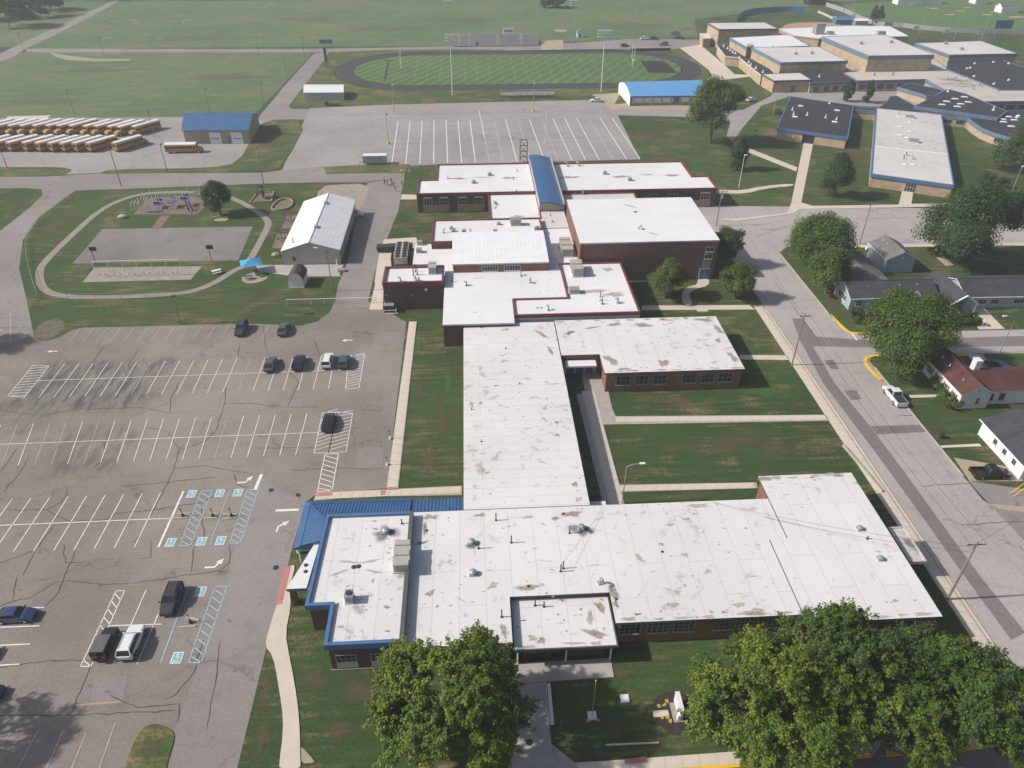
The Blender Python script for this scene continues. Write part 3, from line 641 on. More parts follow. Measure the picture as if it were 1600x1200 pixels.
for a, bb in (((-51.20,46.30), (-51.84,41.65)), ((-48.47,45.50), (-48.73,39.24)), ((-45.76,45.36), (-45.71,39.07)), ((-43.21,44.93), (-43.08,38.93)), ((-40.54,45.87), (-40.19,39.09))):
    bar(LOT, a, bb, .12, K['faint_paint'])
bar(LOT, (-45.72,48.22), (-40.99,48.35), .16, K['yel_paint'])
bar(LOT, (-43.46,63.95), (-43.46,53.16), .12, K['white_paint'])
bar(LOT, (-40.60,64.15), (-40.77,53.01), .12, K['white_paint'])
bar(LOT, (-38.16,63.82), (-38.09,53.08), .16, K['blue_paint'])
bar(LOT, (-45.96,58.61), (-39.80,58.51), .13, K['white_paint'])
def hatch(outline, n, mat, wd=.12, slope=.9, name='hatch_marking'):
    """closed painted outline with slanting bars across it"""
    q = [Vector(p) for p in outline]
    for a, bb in zip(q, q[1:] + q[:1]): bar(LOT, a, bb, wd, mat, name)
    A, B_, C_, D = q[0], q[1], q[2], q[3]      # A-D one long side, B-C the other
    for i in range(n):
        t = (i + .3)/n
        bar(LOT, A.lerp(D, min(1, t)), B_.lerp(C_, min(1, t + slope/n)), wd, mat, name)
hatch([(-47.24,63.93),(-46.16,63.94),(-46.01,53.04),(-47.19,53.11)], 9, K['white_paint'])
hatch([(-34.80,63.94),(-33.29,63.96),(-33.34,52.86),(-34.85,52.94)], 9, K['blue_paint'], .14)
hatch([(-41.66,82.04),(-40.05,81.96),(-40.02,71.18),(-41.54,71.26)], 9, K['blue_paint'], .14)
hatch([(-34.90,81.95),(-33.25,81.73),(-33.37,71.22),(-34.82,71.24)], 10, K['blue_paint'], .14)
hatch([(-24.50,117.74),(-21.53,118.02),(-21.37,107.19),(-23.70,106.93)], 13, K['white_paint'], .11, -.9)
hatch([(-79.40,117.25),(-82.46,117.62),(-82.34,108.00),(-79.26,107.45)], 11, K['white_paint'], .11, .9)
hatch([(-26.70,100.22),(-24.23,100.26),(-24.17,89.65),(-26.39,89.77)], 11, K['white_paint'], .11, -1.2)
hatch([(-24.23,100.26),(-21.59,99.76),(-21.39,89.81),(-24.17,89.65)], 11, K['white_paint'], .11, -1.2)
hatch([(-24.63,89.37),(-22.53,89.41),(-22.32,81.00),(-24.48,80.98)], 8, K['white_paint'], .13, 1.0)
stripes(NL, (-26.36,272.67), (-24.95,225.74), (51.25,272.55), (52.61,226.95), 19, 0, .26)
bar(NL, (2.91,285.38), (4.28,251.35), .2, K['white_paint'])
# accessible-bay symbols: white bordered blue square with a wheelchair figure
def bay_symbol(c, s=1.25):
    b_ = MB(); z = Z4
    def q(x0, y0, x1, y1, m, zz): b_.face([(x0*s, y0*s, zz), (x1*s, y0*s, zz), (x1*s, y1*s, zz), (x0*s, y1*s, zz)], m)
    q(-.5, -.62, .5, .62, 0, z); q(-.41, -.53, .41, .53, 1, z + .005)
    zz = z + .01
    n = 14
    ring = [(.26*math.cos(t), .26*math.sin(t) - .16) for t in np.linspace(-2.9, 1.3, n)]
    l, r = ribbon(ring, .075); b_.grid([[(x*s, y*s, zz) for x, y in r], [(x*s, y*s, zz) for x, y in l]], 0)
    for a, bb in (((-.05, .28), (-.02, -.02)), ((-.03, .0), (.17, .0)), ((.17, .0), (.27, -.25)), ((-.04, .14), (.16, .14))):
        l, r = ribbon([a, bb], .085); b_.face([(r[0][0]*s, r[0][1]*s, zz), (r[1][0]*s, r[1][1]*s, zz), (l[1][0]*s, l[1][1]*s, zz), (l[0][0]*s, l[0][1]*s, zz)], 0)
    b_.face([((-.06 + .075*math.cos(t))*s, (.38 + .075*math.sin(t))*s, zz) for t in np.linspace(0, 2*math.pi, 10, endpoint=False)], 0)
    o = b_.build('bay_symbol', [K['white_paint'], K['sym_blue']]); o.location = (c[0], c[1], 0); o.parent = LOT
    return o
for c in ((-42.92,81.44), (-38.81,81.37), (-36.18,81.34), (-42.93,71.94), (-38.77,71.92), (-36.17,71.90), (-36.42,63.26), (-36.39,53.66)): bay_symbol(c)
def arrow(par, pts, wd, hd, mat, turn=None):
    """painted arrow: a shaft along pts and a triangular head"""
    b_ = MB(); l, r = ribbon(pts, wd)
    b_.grid([[(x, y, Z4) for x, y in r], [(x, y, Z4) for x, y in l]])
    d = (Vector(pts[-1]) - Vector(pts[-2])).normalized(); nn = Vector((-d.y, d.x)); e = Vector(pts[-1])
    b_.face([(*(e - nn*hd*.5), Z4), (*(e + d*hd), Z4), (*(e + nn*hd*.5), Z4)])
    o = b_.build('direction_arrow', mat); o.parent = par
arrow(DR, [(-28.88,73.16),(-28.81,74.13),(-28.19,74.59)], .28, .95, K['white_paint'])
arrow(DR, [(-37.02,67.22),(-35.76,67.21),(-35.36,67.89)], .28, .95, K['white_paint'])
arrow(DR, [(-36.88,83.51),(-35.65,83.51),(-35.30,84.06)], .28, .95, K['white_paint'])
arrow(LOT, [(-80.12,122.31),(-81.31,122.31)], .25, .8, K['white_paint'])
arrow(LOT, [(-24.46,123.33),(-25.69,123.28)], .25, .9, K['white_paint'])
arrow(LOT, [(-92.62,131.99),(-91.85,131.95)], .25, .8, K['faint_paint'])
arrow(LOT, [(-95.45,130.66),(-94.87,130.75)], .25, .8, K['faint_paint'])
bar(LOT, (-96.35,137.59), (-90.62,126.09), .12, K['faint_paint'])
bar(LOT, (-103.11,132.06), (-90.57,131.88), .12, K['crack'])
bar(DR, (-29.86,77.31), (-26.54,77.32), .42, K['white_paint'], 'stop_line')
bar(DR, (-33.56,85.25), (-33.76,81.89), .5, K['white_paint'], 'stop_line')
# patched places in the asphalt
for q in ([(-19.57,90.65),(-15.53,90.74),(-15.30,85.86),(-19.40,85.79)], [(-44.80,51.46),(-41.27,51.59),(-40.55,48.10),(-44.25,47.99)], [(-34.36,104.27),(-30.84,104.27),(-30.76,101.33),(-34.20,101.34)], [(-20.49,125.87),(-15.46,126.08),(-15.38,119.71),(-20.11,119.51)], [(-46.22,66.33),(-44.00,66.31),(-43.91,64.64),(-46.18,64.66)], [(-54.81,121.85),(-49.42,122.01),(-49.48,119.09),(-54.66,118.93)]):
    b = MB(); b.face([(*p, .0285) for p in ccw(q)]); o = b.build('asphalt_patch', K['drive']); o.parent = LOT
# sealed cracks traced across the car park
def crack(par, pts, wd=.12):
    q = [Vector(p) for p in pts]; fine = []
    for a, bb in zip(q, q[1:]):
        n = max(2, int((bb - a).length/.8)); nn = (bb - a).orthogonal().normalized()
        for i in range(n): fine.append(tuple(a.lerp(bb, i/n) + nn*(rnd.gauss(0, .07) if i else 0)))
    fine.append(tuple(q[-1]))
    ws = [wd*rnd.uniform(.55, 1.15) for _ in fine]; ws[0] = ws[-1] = wd*.25
    l, r = ribbon(fine, ws); b_ = MB(); b_.grid([[(x, y, .0355) for x, y in r], [(x, y, .0355) for x, y in l]])
    o = b_.build('crack', K['crack']); o.parent = par
CR = [[(-45.48,109.67),(-43.86,103.86),(-43.67,100.25),(-43.39,96.47),(-44.44,93.58),(-47.91,91.71),(-47.31,87.30),(-47.30,82.21),(-47.46,78.01),(-47.81,71.95)], [(-47.91,91.71),(-51.20,96.39),(-52.89,97.15),(-55.49,97.80)], [(-47.31,87.30),(-42.96,87.65),(-37.99,86.06),(-34.96,85.47)],
 [(-37.88,85.62),(-36.79,83.16),(-34.42,81.93)], [(-69.48,79.58),(-62.86,79.23),(-61.43,80.71),(-61.30,82.30),(-62.17,84.12)], [(-62.86,79.23),(-58.37,76.71),(-53.55,76.83),(-52.63,77.91),(-47.41,78.39),(-40.68,79.58),(-38.78,81.75),(-37.53,82.37)], [(-65.00,64.26),(-64.43,69.47),(-60.82,71.50),(-60.36,76.20)],
 [(-60.41,67.10),(-60.71,71.27)], [(-64.89,61.13),(-60.84,62.26),(-59.63,62.97),(-57.85,63.37),(-55.76,65.80),(-53.78,65.90),(-49.43,65.14),(-45.38,65.13),(-35.18,66.58),(-33.92,66.19)], [(-59.72,63.18),(-61.08,67.13)], [(-55.23,61.95),(-54.49,64.19),(-54.90,66.80),(-55.36,71.21)], [(-60.13,52.29),(-56.42,53.40),(-53.41,53.91),(-48.76,54.08),(-46.23,53.77),(-45.92,50.72),(-45.72,47.40)],
 [(-42.56,49.36),(-39.99,48.07),(-38.76,47.55),(-34.32,47.76),(-33.83,45.50)], [(-34.00,55.97),(-33.87,51.68),(-35.04,48.95),(-36.30,48.48)], [(-56.08,47.29),(-51.35,47.33),(-45.77,47.03),(-34.09,46.99)], [(-71.79,123.91),(-72.06,119.43),(-70.98,116.16)], [(-64.93,122.62),(-65.05,117.97),(-63.93,112.68)],
 [(-46.08,123.21),(-45.43,119.09),(-43.61,117.46)], [(-81.70,104.09),(-74.33,101.91),(-69.18,103.41),(-57.95,103.35),(-52.56,101.62)], [(-52.56,101.62),(-53.72,106.26),(-53.78,110.72)], [(-43.31,130.07),(-40.98,122.24),(-39.78,119.45)], [(-32.12,124.10),(-30.69,120.54),(-29.79,117.15)], [(-29.00,128.30),(-23.65,126.04),(-19.15,125.07)],
 [(-43.99,103.50),(-40.23,103.66),(-36.22,102.71),(-31.73,101.93),(-27.39,101.87)], [(-32.86,102.17),(-32.67,107.02),(-32.30,109.95)], [(-70.83,83.22),(-70.53,87.39),(-70.84,91.11)], [(-59.83,87.83),(-59.03,89.71),(-60.38,94.44)], [(-40.88,79.33),(-38.71,72.63),(-39.50,70.58),(-38.62,66.45)], [(-34.71,71.24),(-34.00,67.82),(-35.15,66.47)],
 [(-38.79,117.63),(-34.97,113.16),(-31.89,108.94)], [(-20.74,100.79),(-17.46,100.43),(-16.39,100.55)], [(-29.25,85.88),(-26.85,86.04),(-21.96,85.92),(-15.08,85.55)], [(-35.85,91.53),(-31.78,91.31),(-28.73,91.14),(-26.21,91.16)], [(-31.93,55.85),(-31.08,50.72),(-30.51,44.60)], [(-45.70,72.30),(-44.68,69.28),(-46.52,69.27)], [(-57.43,72.47),(-55.76,69.00),(-52.67,69.16)], [(-73.60,87.85),(-73.69,93.58)], [(-54.34,83.69),(-49.28,83.97),(-40.12,85.03)]]
for c in CR: crack(LOT, c, .12)
CS = [[(66.17,143.01),(66.25,121.17)], [(69.84,94.11),(74.32,94.22)], [(66.88,69.31),(76.26,69.42)], [(65.45,77.20),(73.48,77.46)], [(84.54,176.05),(110.48,176.76)], [(69.67,166.83),(82.12,174.11),(86.95,182.38)]]
for c in CS: crack(ST, c, .12)
for c in ([(-55.64,281.67),(-13.28,281.07),(39.14,280.80)], [(-24.86,245.98),(4.84,247.80),(41.83,250.03)], [(-36.41,236.76),(-20.32,240.40)], [(-8.38,270.90),(26.38,272.25)]): crack(NL, c, .15)
# yellow herringbone bays on the north street
for i in range(13):
    x = 96 + i*2.7
    bar(ST, (x, 181.2 - i*.12), (x + 1.8, 177.5 - i*.12), .14, K['yel_paint'])
bar(ST, (75.5, 114.5), (77.6, 112.0), .3, K['white_paint'], 'stop_line')
bar(ST, (73.95,121.00), (73.74,117.89), .3, K['white_paint'], 'stop_line')
# manhole and valve covers
for nm, c, par in (('manhole_cover', (4.07,41.25), s4), ('manhole_cover', (-31.36,81.62), DR), ('manhole_cover', (-27.64,66.71), DR)):
    b = MB(); b.prism([(.38*math.cos(t), .38*math.sin(t)) for t in np.linspace(0, 2*math.pi, 16, endpoint=False)], .02, .05 if par is not s4 else .135, 0)
    o = b.build(nm, K['black_p']); o.location = (c[0], c[1], 0); o.parent = par
# dry and worn places in the lawns, uneven in outline, each where it lies
def lawn_patch(c, rx, ry, mat, rot=0.0, z=.010):
    n = 36; ph = [rnd.uniform(0, 6.28) for _ in range(4)]; am = [rnd.uniform(.08, .22) for _ in range(4)]; rows, val = [], []
    for fr in (0.0, .4, .7, 1.0):
        row = []
        for k in range(n):
            t = 2*math.pi*k/n; q = 1 + sum(a*math.sin((i + 2)*t + p) for i, (a, p) in enumerate(zip(am, ph))); x, y = rx*fr*q*math.cos(t), ry*fr*q*math.sin(t)
            row.append((x*math.cos(rot) - y*math.sin(rot), x*math.sin(rot) + y*math.cos(rot), 0)); val.append(1 - fr)
        rows.append(row)
    m = MB(); m.grid(rows, 0, True); o = struct(m.build('dry_grass', mat)); o.location = (c[0], c[1], z)
    at = o.data.attributes.new('spread', 'FLOAT', 'POINT'); at.data.foreach_set('value', val)
DRY = stain_mat('dry tan grass', (.160, .112, .066), (.095, .088, .046), 2.6, .5); PALE = stain_mat('pale dry field grass', (.17, .165, .10), (.13, .14, .075), .25, .45); LUSH = stain_mat('lush grass', (.085, .165, .035), (.060, .120, .032), .7, .6)
for i, (c, rx, ry, rot) in enumerate((((40.92,88.96), 8, 3.2, .1), ((46.54,87.07), 4, 3.5, 0), ((31.28,87.89), 6, 2.0, .2), ((28.91,101.41), 4, 1.8, 0), ((34.76,99.97), 4.5, 1.5, 0), ((22.68,83.07), 3, 2.5, 0), ((-6.55,98.24), 1.6, 10, 0), ((-8.27,86.96), 2.2, 6, 0), ((-10.67,105.83), 1.2, 5, 0),
    ((-19.98,50.12), 2.6, 2.6, .3), ((-14.69,48.24), 2.4, 3.0, 0), ((-11.95,49.68), 2.5, 2.2, 0), ((-16.23,43.83), 3, 1.5, 0), ((-25.11,48.80), 1.2, 4.0, .1), ((-24.31,43.56), 1.4, 3.0, 0), ((14.46,49.07), 3.0, 1.4, 0), ((13.65,42.21), 2.0, 1.6, 0), ((23.51,46.56), 2.0, 1.6, 0), ((55.04,98.50), 1.5, 1.2, 0), ((54.68,86.63), 3, 1.6, 0),
    ((-35.76,42.79), 1.6, 2.2, 0), ((-107.31,184.37), 5, 8, -.5), ((-105.08,190.59), 6, 3, .3), ((-16.71,179.46), 6, 3, 0), ((-70.26,134.86), 16, 1.5, 0), ((-55.65,138.06), 12, 1.5, 0), ((-43.12,141.56), 7, 2.5, 0), ((-36.04,139.76), 6, 2, 0), ((80.49,95.31), 4, 3, 0), ((72.60,88.86), 3, 4, 0), ((80.32,82.17), 3, 2, 0), ((77.11,128.19), 4, 2.5, 0), ((75.37,133.73), 3, 4, 0), ((92.92,124.73), 5, 1.5, 0), ((105.58,225.93), 4, 10, -.4), ((123.13,228.12), 6, 14, -.4), ((89.42,214.90), 10, 5, -.4), ((71.23,187.74), 8, 3, 0), ((59.04,248.38), 14, 9, 0), ((60.38,225.31), 12, 6, 0), ((-65.77,251.63), 8, 12, 0), ((-13.91,190.08), 8, 4, 0), ((48.20,135.20), 6, 3, 0), ((49.18,104.55), 3, 2, 0), ((56.12,121.72), 2.5, 3.5, 0), ((-2.45,478.14), 26, 14, 0), ((-47.22,453.96), 30, 9, .1), ((-146.33,431.76), 40, 10, 0), ((-167.22,359.37), 30, 8, .1), ((-106.75,344.03), 22, 10, 0), ((-167.65,305.48), 30, 6, 0), ((97.91,456.01), 22, 14, 0), ((124.60,444.65), 12, 10, 0), ((-95.51,487.52), 36, 12, 0))):
    lawn_patch(c, rx, ry, DRY if c[1] < 260 else PALE, rot, .010 + .0006*(i % 9) if i not in (20, 40) else .13)
for i, (c, rx, ry) in enumerate((((50.23,102.15), 7, 2.6), ((39.88,100.25), 3, 1.2), ((-12.01,120.67), 2, 6), ((-5.63,107.51), 1.4, 9))): lawn_patch(c, rx, ry, LUSH, 0, .017 + .001*i)
# ------------------------------------------------------------------ buildings
def wing(par, name, poly, z, wall, roof, edge, over=.35, zb=0.0, parapet=None, thick=.32, label=None):
    """walls as a part; its roof slab (and parapet) as sub-parts"""
    poly = ccw(poly); b_ = MB(); wp = inset(poly, over)
    b_.prism(wp, zb, z - thick, 0)
    o = b_.build(name, wall, par)
    if label: o['label'] = label
    b_ = MB(); b_.prism(poly, z - thick, z, 0, 1, True)
    b_.build('roof', [roof, edge], o)
    if parapet:
        h, wd, pm = parapet
        q = inset(poly, -.05); p2 = inset(poly, wd); b_ = MB(); n = len(q)
        b_.grid([[(x, y, z - thick - .03) for x, y in q], [(x, y, z + h) for x, y in q], [(x, y, z + h) for x, y in p2], [(x, y, z - .02) for x, y in p2]], 0, True)
        b_.build('coping', pm, o)
    return o
def window(par, a, bb, z0, z1, nc, nr, fm, name='window', sill=True, fill=None, depth=.07):
    """frame, mullions and panes set just proud of the wall line a-b (outside is to the right of a->b)"""
    a, bb = Vector(a), Vector(bb); d = bb - a; L_ = d.length; d.normalize(); n = Vector((d.y, -d.x))
    m = MB(); h = z1 - z0; fr = min(.09, L_*.06)
    def strip(u0, u1, v0, v1, dep, mi):
        p = [a + d*u0, a + d*u1]
        q = [(*(x), v) for x in p for v in ()]
        f0, f1 = p[0] + n*dep, p[1] + n*dep
        m.face([(*f0, v0), (*f1, v0), (*f1, v1), (*f0, v1)], mi)
        m.face([(*p[0], v1), (*f0, v1), (*f1, v1), (*p[1], v1)][::-1], mi)
        m.face([(*p[0], v0), (*f0, v0), (*f0, v1), (*p[0], v1)], mi)
        m.face([(*f1, v0), (*p[1], v0), (*p[1], v1), (*f1, v1)], mi)
        m.face([(*p[0], v0), (*p[1], v0), (*f1, v0), (*f0, v0)], mi)
    strip(0, L_, z0, z1, .02, 1)
    for u0, u1, v0, v1 in ((0, L_, z0, z0 + fr), (0, L_, z1 - fr, z1), (0, fr, z0 + fr, z1 - fr), (L_ - fr, L_, z0 + fr, z1 - fr)): strip(u0, u1, v0, v1, depth, 0)
    for i in range(1, nc): strip(L_*i/nc - fr*.35, L_*i/nc + fr*.35, z0 + fr, z1 - fr, depth - .015, 0)
    for j in range(1, nr): strip(fr, L_ - fr, z0 + h*j/nr - fr*.3, z0 + h*j/nr + fr*.3, depth - .02, 0)
    if sill: strip(-.05, L_ + .05, z0 - .12, z0 - .002, depth + .06, 0)
    return m.build(name, [fm, fill or K['glass']], par)
def panel(par, a, bb, z0, z1, mat, name='wall_panel', dep=.05):
    a, bb = Vector(a), Vector(bb); d = (bb - a).normalized(); n = Vector((d.y, -d.x))
    m = MB(); m.prism(ccw([tuple(a - n*.02), tuple(bb - n*.02), tuple(bb + n*dep), tuple(a + n*dep)]), z0, z1, 0, 0, True)
    return m.build(name, mat, par)
def roof_fan(par, x, y, z, s=1.0, mat=None, name='roof_fan'):
    m = MB(); s = s*.78; m.box(0, 0, 0, 1.0*s, 1.0*s, .3*s, 0); m.tube((0,0,.3*s), (0,0,.5*s), .30*s, .34*s, 10, 0)
    m.tube((0,0,.5*s), (0,0,.62*s), .52*s, .50*s, 12, 0); m.tube((0,0,.62*s), (0,0,.76*s), .50*s, .22*s, 12, 0)
    o = m.build(name, mat or K['galv'], par); o.location = (x, y, z); return o
def gooseneck(par, x, y, z, s=1.0, mat=None):
    m = MB(); m.box(0, 0, 0, .6*s, .6*s, .12*s, 0); m.path([(0,0,.1*s), (0,0,.75*s), (.18*s,0,.95*s), (.5*s,0,.95*s), (.62*s,0,.75*s)], .15*s, 8)
    o = m.build('roof_vent', mat or K['galv'], par); o.location = (x, y, z); o.rotation_euler = (0, 0, rnd.uniform(0, 6.28)); return o
def stack(par, x, y, z, h=.9, r=.08, mat=None):
    m = MB(); m.tube((0,0,0), (0,0,.10), r*2.4, r*1.6, 8); m.tube((0,0,.08), (0,0,h), r, r, 8)
    o = m.build('vent_pipe', mat or K['frame_k'], par); o.location = (x, y, z); return o
def drain(par, x, y, z, r=.22):
    m = MB(); m.tube((0,0,0), (0,0,.09), r, r*.5, 10)
    o = m.build('roof_drain', K['black_p'], par); o.location = (x, y, z + .004); return o
def skylight(par, x, y, z, sx=1.3, sy=.9, rot=0.0):
    m = MB(); m.box(0,0,0, sx, sy, .2, 0); m.grid([[(sx*.46*a, sy*.46*c, .2) for a, c in ((-1,-1),(1,-1),(1,1),(-1,1))], [(sx*.25*a, sy*.25*c, .36) for a, c in ((-1,-1),(1,-1),(1,1),(-1,1))]], 1, True)
    m.face([(sx*.25*a, sy*.25*c, .36) for a, c in ((-1,-1),(1,-1),(1,1),(-1,1))], 1)
    o = m.build('skylight', [K['cop_w'], K['white_m']], par); o.location = (x, y, z); o.rotation_euler = (0, 0, rot); return o
def stain(par, c, rx, ry, z, mat, rot=0.0, lobes=7):
    n = 40; rs = [1 + .22*math.sin(k*2.1 + rnd.uniform(0, 6)) for k in range(1)]
    ph = [rnd.uniform(0, 6.28) for _ in range(4)]; am = [rnd.uniform(.05, .2) for _ in range(4)]
    rows, val = [], []
    for fr in (0.0, .35, .65, .85, 1.0):
        row = []
        for k in range(n):
            t = 2*math.pi*k/n; q = 1 + sum(a*math.sin((i + 2)*t + p) for i, (a, p) in enumerate(zip(am, ph)))
            x, y = rx*fr*q*math.cos(t), ry*fr*q*math.sin(t)
            row.append((c[0] + x*math.cos(rot) - y*math.sin(rot), c[1] + x*math.sin(rot) + y*math.cos(rot), z + .012)); val.append(1 - fr)
        rows.append(row)
    m = MB(); m.grid(rows, 0, True)
    o = m.build('roof_stain', mat, par)
    at = o.data.attributes.new('spread', 'FLOAT', 'POINT'); at.data.foreach_set('value', val)
    return o
def air_handler(name, label, x, y, z, sx, sy, h, mat, rot=0.0, group=None, sections=1, kind='box'):
    t = thing(name, label, 'roof unit', (x, y, z), rot, group)
    m = MB(); m.box(0, 0, 0, sx*1.06, sy*1.04, .22, 0); m.build('base_curb', K['cop_w'], t)
    for i in range(sections):
        w_ = sy/sections; hh = h*(1 - .12*(i % 2)); wx = sx*(1 - .1*((i + 1) % 2))
        m = MB(); m.box(0, -sy/2 + w_*(i + .5), .22, wx, w_ - .05, hh, 0)
        m.box(0, -sy/2 + w_*(i + .5), .22 + hh, wx + .1, w_ + .02, .08, 0)
        q = m.build('cabinet', mat, t)
        g = MB()
        for k in range(4): g.box(-wx/2 - .012, -sy/2 + w_*(i + .5), .4 + hh*.17*k, .02, w_*.7, hh*.09, 0)
        for k in range(4): g.box(0, -sy/2 + w_*i + .01, .4 + hh*.17*k, wx*.7, .03, hh*.09, 0)
        g.build('louvre', K['frame_g'], q)
    if kind == 'fan':
        m = MB(); m.tube((0,0,.3 + h), (0,0,.42 + h), min(sx, sy)*.36, min(sx, sy)*.36, 12); m.build('fan_guard', K['frame_k'], t)
    return t

RED = (K['maroon'])
BL = thing('school_building', 'long low brick school with white flat roofs, blue entrance roofs and a tall brick gymnasium', 'school', (0, 0, 0))
# --- front classroom wing
ZF = 4.2
FW = wing(BL, 'classroom_wing', [(-9.6,71.7),(39.6,71.7),(39.6,64.3),(37.2,64.3),(37.2,52.6),(14.9,52.6),(14.9,57.0),(2.8,57.0),(2.8,50.6),(-9.6,50.6)], ZF, K['brick_o'], K['roof_a'], K['cop_d'])
for a, c in [(15.48,18.05),(18.73,21.37),(21.90,24.47),(26.73,29.38),(29.83,32.10),(33.15,35.57)]:
    window(FW, (a, 52.95), (c, 52.95), 1.55, 3.5, 4, 3, K['frame_g'])
# --- east wing
EW = wing(BL, 'classroom_wing', [(39.3,75.9),(52.9,75.9),(52.9,51.2),(36.9,51.2),(36.9,64.1),(39.3,64.1)], 4.55, K['brick_o'], K['roof_a'], K['cop_d'])
window(EW, (45.6,51.55), (50.2,51.55), 1.6, 3.7, 4, 3, K['frame_g']); window(EW, (39.2,51.55), (43.8,51.55), 1.6, 3.7, 4, 3, K['frame_g'])
LY = wing(BL, 'entrance_canopy', [(2.9,57.4),(14.8,57.4),(14.8,50.2),(2.9,50.2)], 3.3, K['brick_d'], K['roof_a'], K['cop_d'], over=1.2, parapet=(.06, .12, K['cop_d']))
b = MB(); b.box(5.5, 51.34, 0, 1.9, .08, 2.3, 0); b.build('door', [K['glass']], LY); b = MB(); b.box(8.2, 51.34, 0, 1.9, .08, 2.3, 0); b.build('door', [K['glass']], LY)
for x in (3.4, 9.0, 14.2):
    b = MB(); b.tube((x, 50.7, 0), (x, 50.7, 3.0), .11, .11, 8); b.build('canopy_post', K['white_m'], LY)
# side porch on the street side
SP = wing(BL, 'side_porch', [(54.14,66.41),(56.30,66.41),(56.30,60.47),(54.14,60.47)], 3.1, K['brick_o'], K['roof_e'], K['cop_w'], over=1.0, parapet=(.18, .15, K['cop_w']))
# --- office block with blue coping
OF = wing(BL, 'office_wing', [(-20.9,71.0),(-9.5,71.0),(-9.5,50.8),(-18.2,50.8),(-18.2,56.3),(-21.2,56.3)], 4.75, K['brick_d'], K['roof_a'], K['blue_f'], over=.3, parapet=(.38, .38, K['blue_f']), thick=.5)
for xa, xc in [(-17.33,-14.92),(-13.39,-11.21)]:
    window(OF, (xa, 51.1), (xc, 51.1), 1.35, 2.75, 4, 2, K['frame_g'], sill=False); panel(OF, (xa, 51.1), (xc, 51.1), .35, 1.33, K['cream'])
panel(OF, (-18.1,51.1), (-9.9,51.1), 0.0, .14, K['brickpad'], 'footing', .12)
b = MB(); b.box(-9.62, 60.9, 4.2, .52, 20.3, .96, 0); b.build('coping', K['cop_d'], OF)
# --- blue standing seam roof wrapping the office
BX0, BX1, BX2 = -24.90, -10.05, -2.8
BY1 = 75.70; BYL = 67.13
HIP = MB()
zo, zr, zi = 3.1, 3.55, 4.45
ex = 1.0
xi, yi = -21.2, 71.0
def hp(x, y, z): return (x, y, z)
A0, A1, A2 = (BX0, BYL, zo), (BX0, BY1, zo), (BX1, BY1, zo)
R0, R1, R2 = (BX0 + ex, BYL, zr), (BX0 + ex, BY1 - ex, zr), (BX1, BY1 - ex, zr)
I0, I1, I2 = (xi, BYL, zi), (xi, yi, zi), (BX1, yi, zi)
HIP.face([A0, R0, R1, A1], 0); HIP.face([A1, R1, R2, A2], 0)
HIP.face([R0, I0, I1, R1], 0); HIP.face([R1, I1, I2, R2], 0)
for a, c in ((A0, A1), (A1, A2)): HIP.face([(*a[:2], zo - .35), a, c, (*c[:2], zo - .35)], 0)
HIP.face([(*A0[:2], zo - .3), (xi, BYL, zo - .3), I0, R0, A0], 0); HIP.face([(*A2[:2], zo - .3), A2, R2, I2, (BX1, yi, zo - .3)], 0)
HIP.face([(BX0 + .05, BYL, zo - .32), (xi, BYL, zo - .32), (xi, yi, zo - .32), (BX1, yi, zo - .32), (BX1, BY1 - .05, zo - .32), (BX0 + .05, BY1 - .05, zo - .32)], 0)
EC = HIP.build('metal_roof', K['blue_m'], BL)
ribs = MB()
n = 34
for i in range(1, n):
    x = BX0 + (BX1 - BX0)*i/n
    y1, z1 = yi, zi
    if x < xi: t = (x - BX0 - ex)/(xi - BX0 - ex); y1 = BY1 - ex + (yi - BY1 + ex)*max(0, t); z1 = zr + (zi - zr)*max(0, t)
    if x > BX0 + ex: ribs.tube((x, BY1 - .02, zo + .03), (x, BY1 - ex, zr + .03), .045, .045, 4); ribs.tube((x, BY1 - ex, zr + .03), (x, y1, z1 + .03), .045, .045, 4)
n = 22
for i in range(1, n):
    y = BYL + (BY1 - BYL)*i/n
    x1, z1 = xi, zi
    if y > yi: t = (BY1 - ex - y)/(BY1 - ex - yi); x1 = BX0 + ex + (xi - BX0 - ex)*max(0, t); z1 = zr + (zi - zr)*max(0, t)
    if y < BY1 - ex: ribs.tube((BX0 + .02, y, zo + .03), (BX0 + ex, y, zr + .03), .045, .045, 4); ribs.tube((BX0 + ex, y, zr + .03), (x1, y, z1 + .03), .045, .045, 4)
for a, c in ((R0, R1), (R1, R2), (R1, I1), (A1, R1)): ribs.tube((a[0], a[1], a[2] + .03), (c[0], c[1], c[2] + .03), .06, .06, 4)
stuff(ribs.build('seam_ribs', K['blue_m'], EC))
for x, y in ((BX0 + .5, BYL + .3), (BX0 + .5, BY1 - .5), (BX0 + 7, BY1 - .5), (BX0 + 13, BY1 - .5)):
    b = MB(); b.tube((x, y, 0), (x, y, zo - .3), .14, .14, 8); b.build('canopy_post', K['white_m'], EC)
C2 = MB(); ys = BY1 - .25
C2.face([(BX1 + .02, ys, 3.0), (BX1 + .02, ys - .8, 3.3), (BX2, ys - .8, 3.3), (BX2, ys, 3.0)][::-1], 0); C2.face([(BX1 + .02, ys - .8, 3.3), (BX1 + .02, yi + .2, 4.1), (BX2, yi + .2, 4.1), (BX2, ys - .8, 3.3)][::-1], 0)
C2.face([(BX1 + .02, ys, 2.7), (BX1 + .02, ys, 3.0), (BX2, ys, 3.0), (BX2, ys, 2.7)], 0)
EC2 = C2.build('metal_roof', K['blue_m'], BL)
ribs = MB()
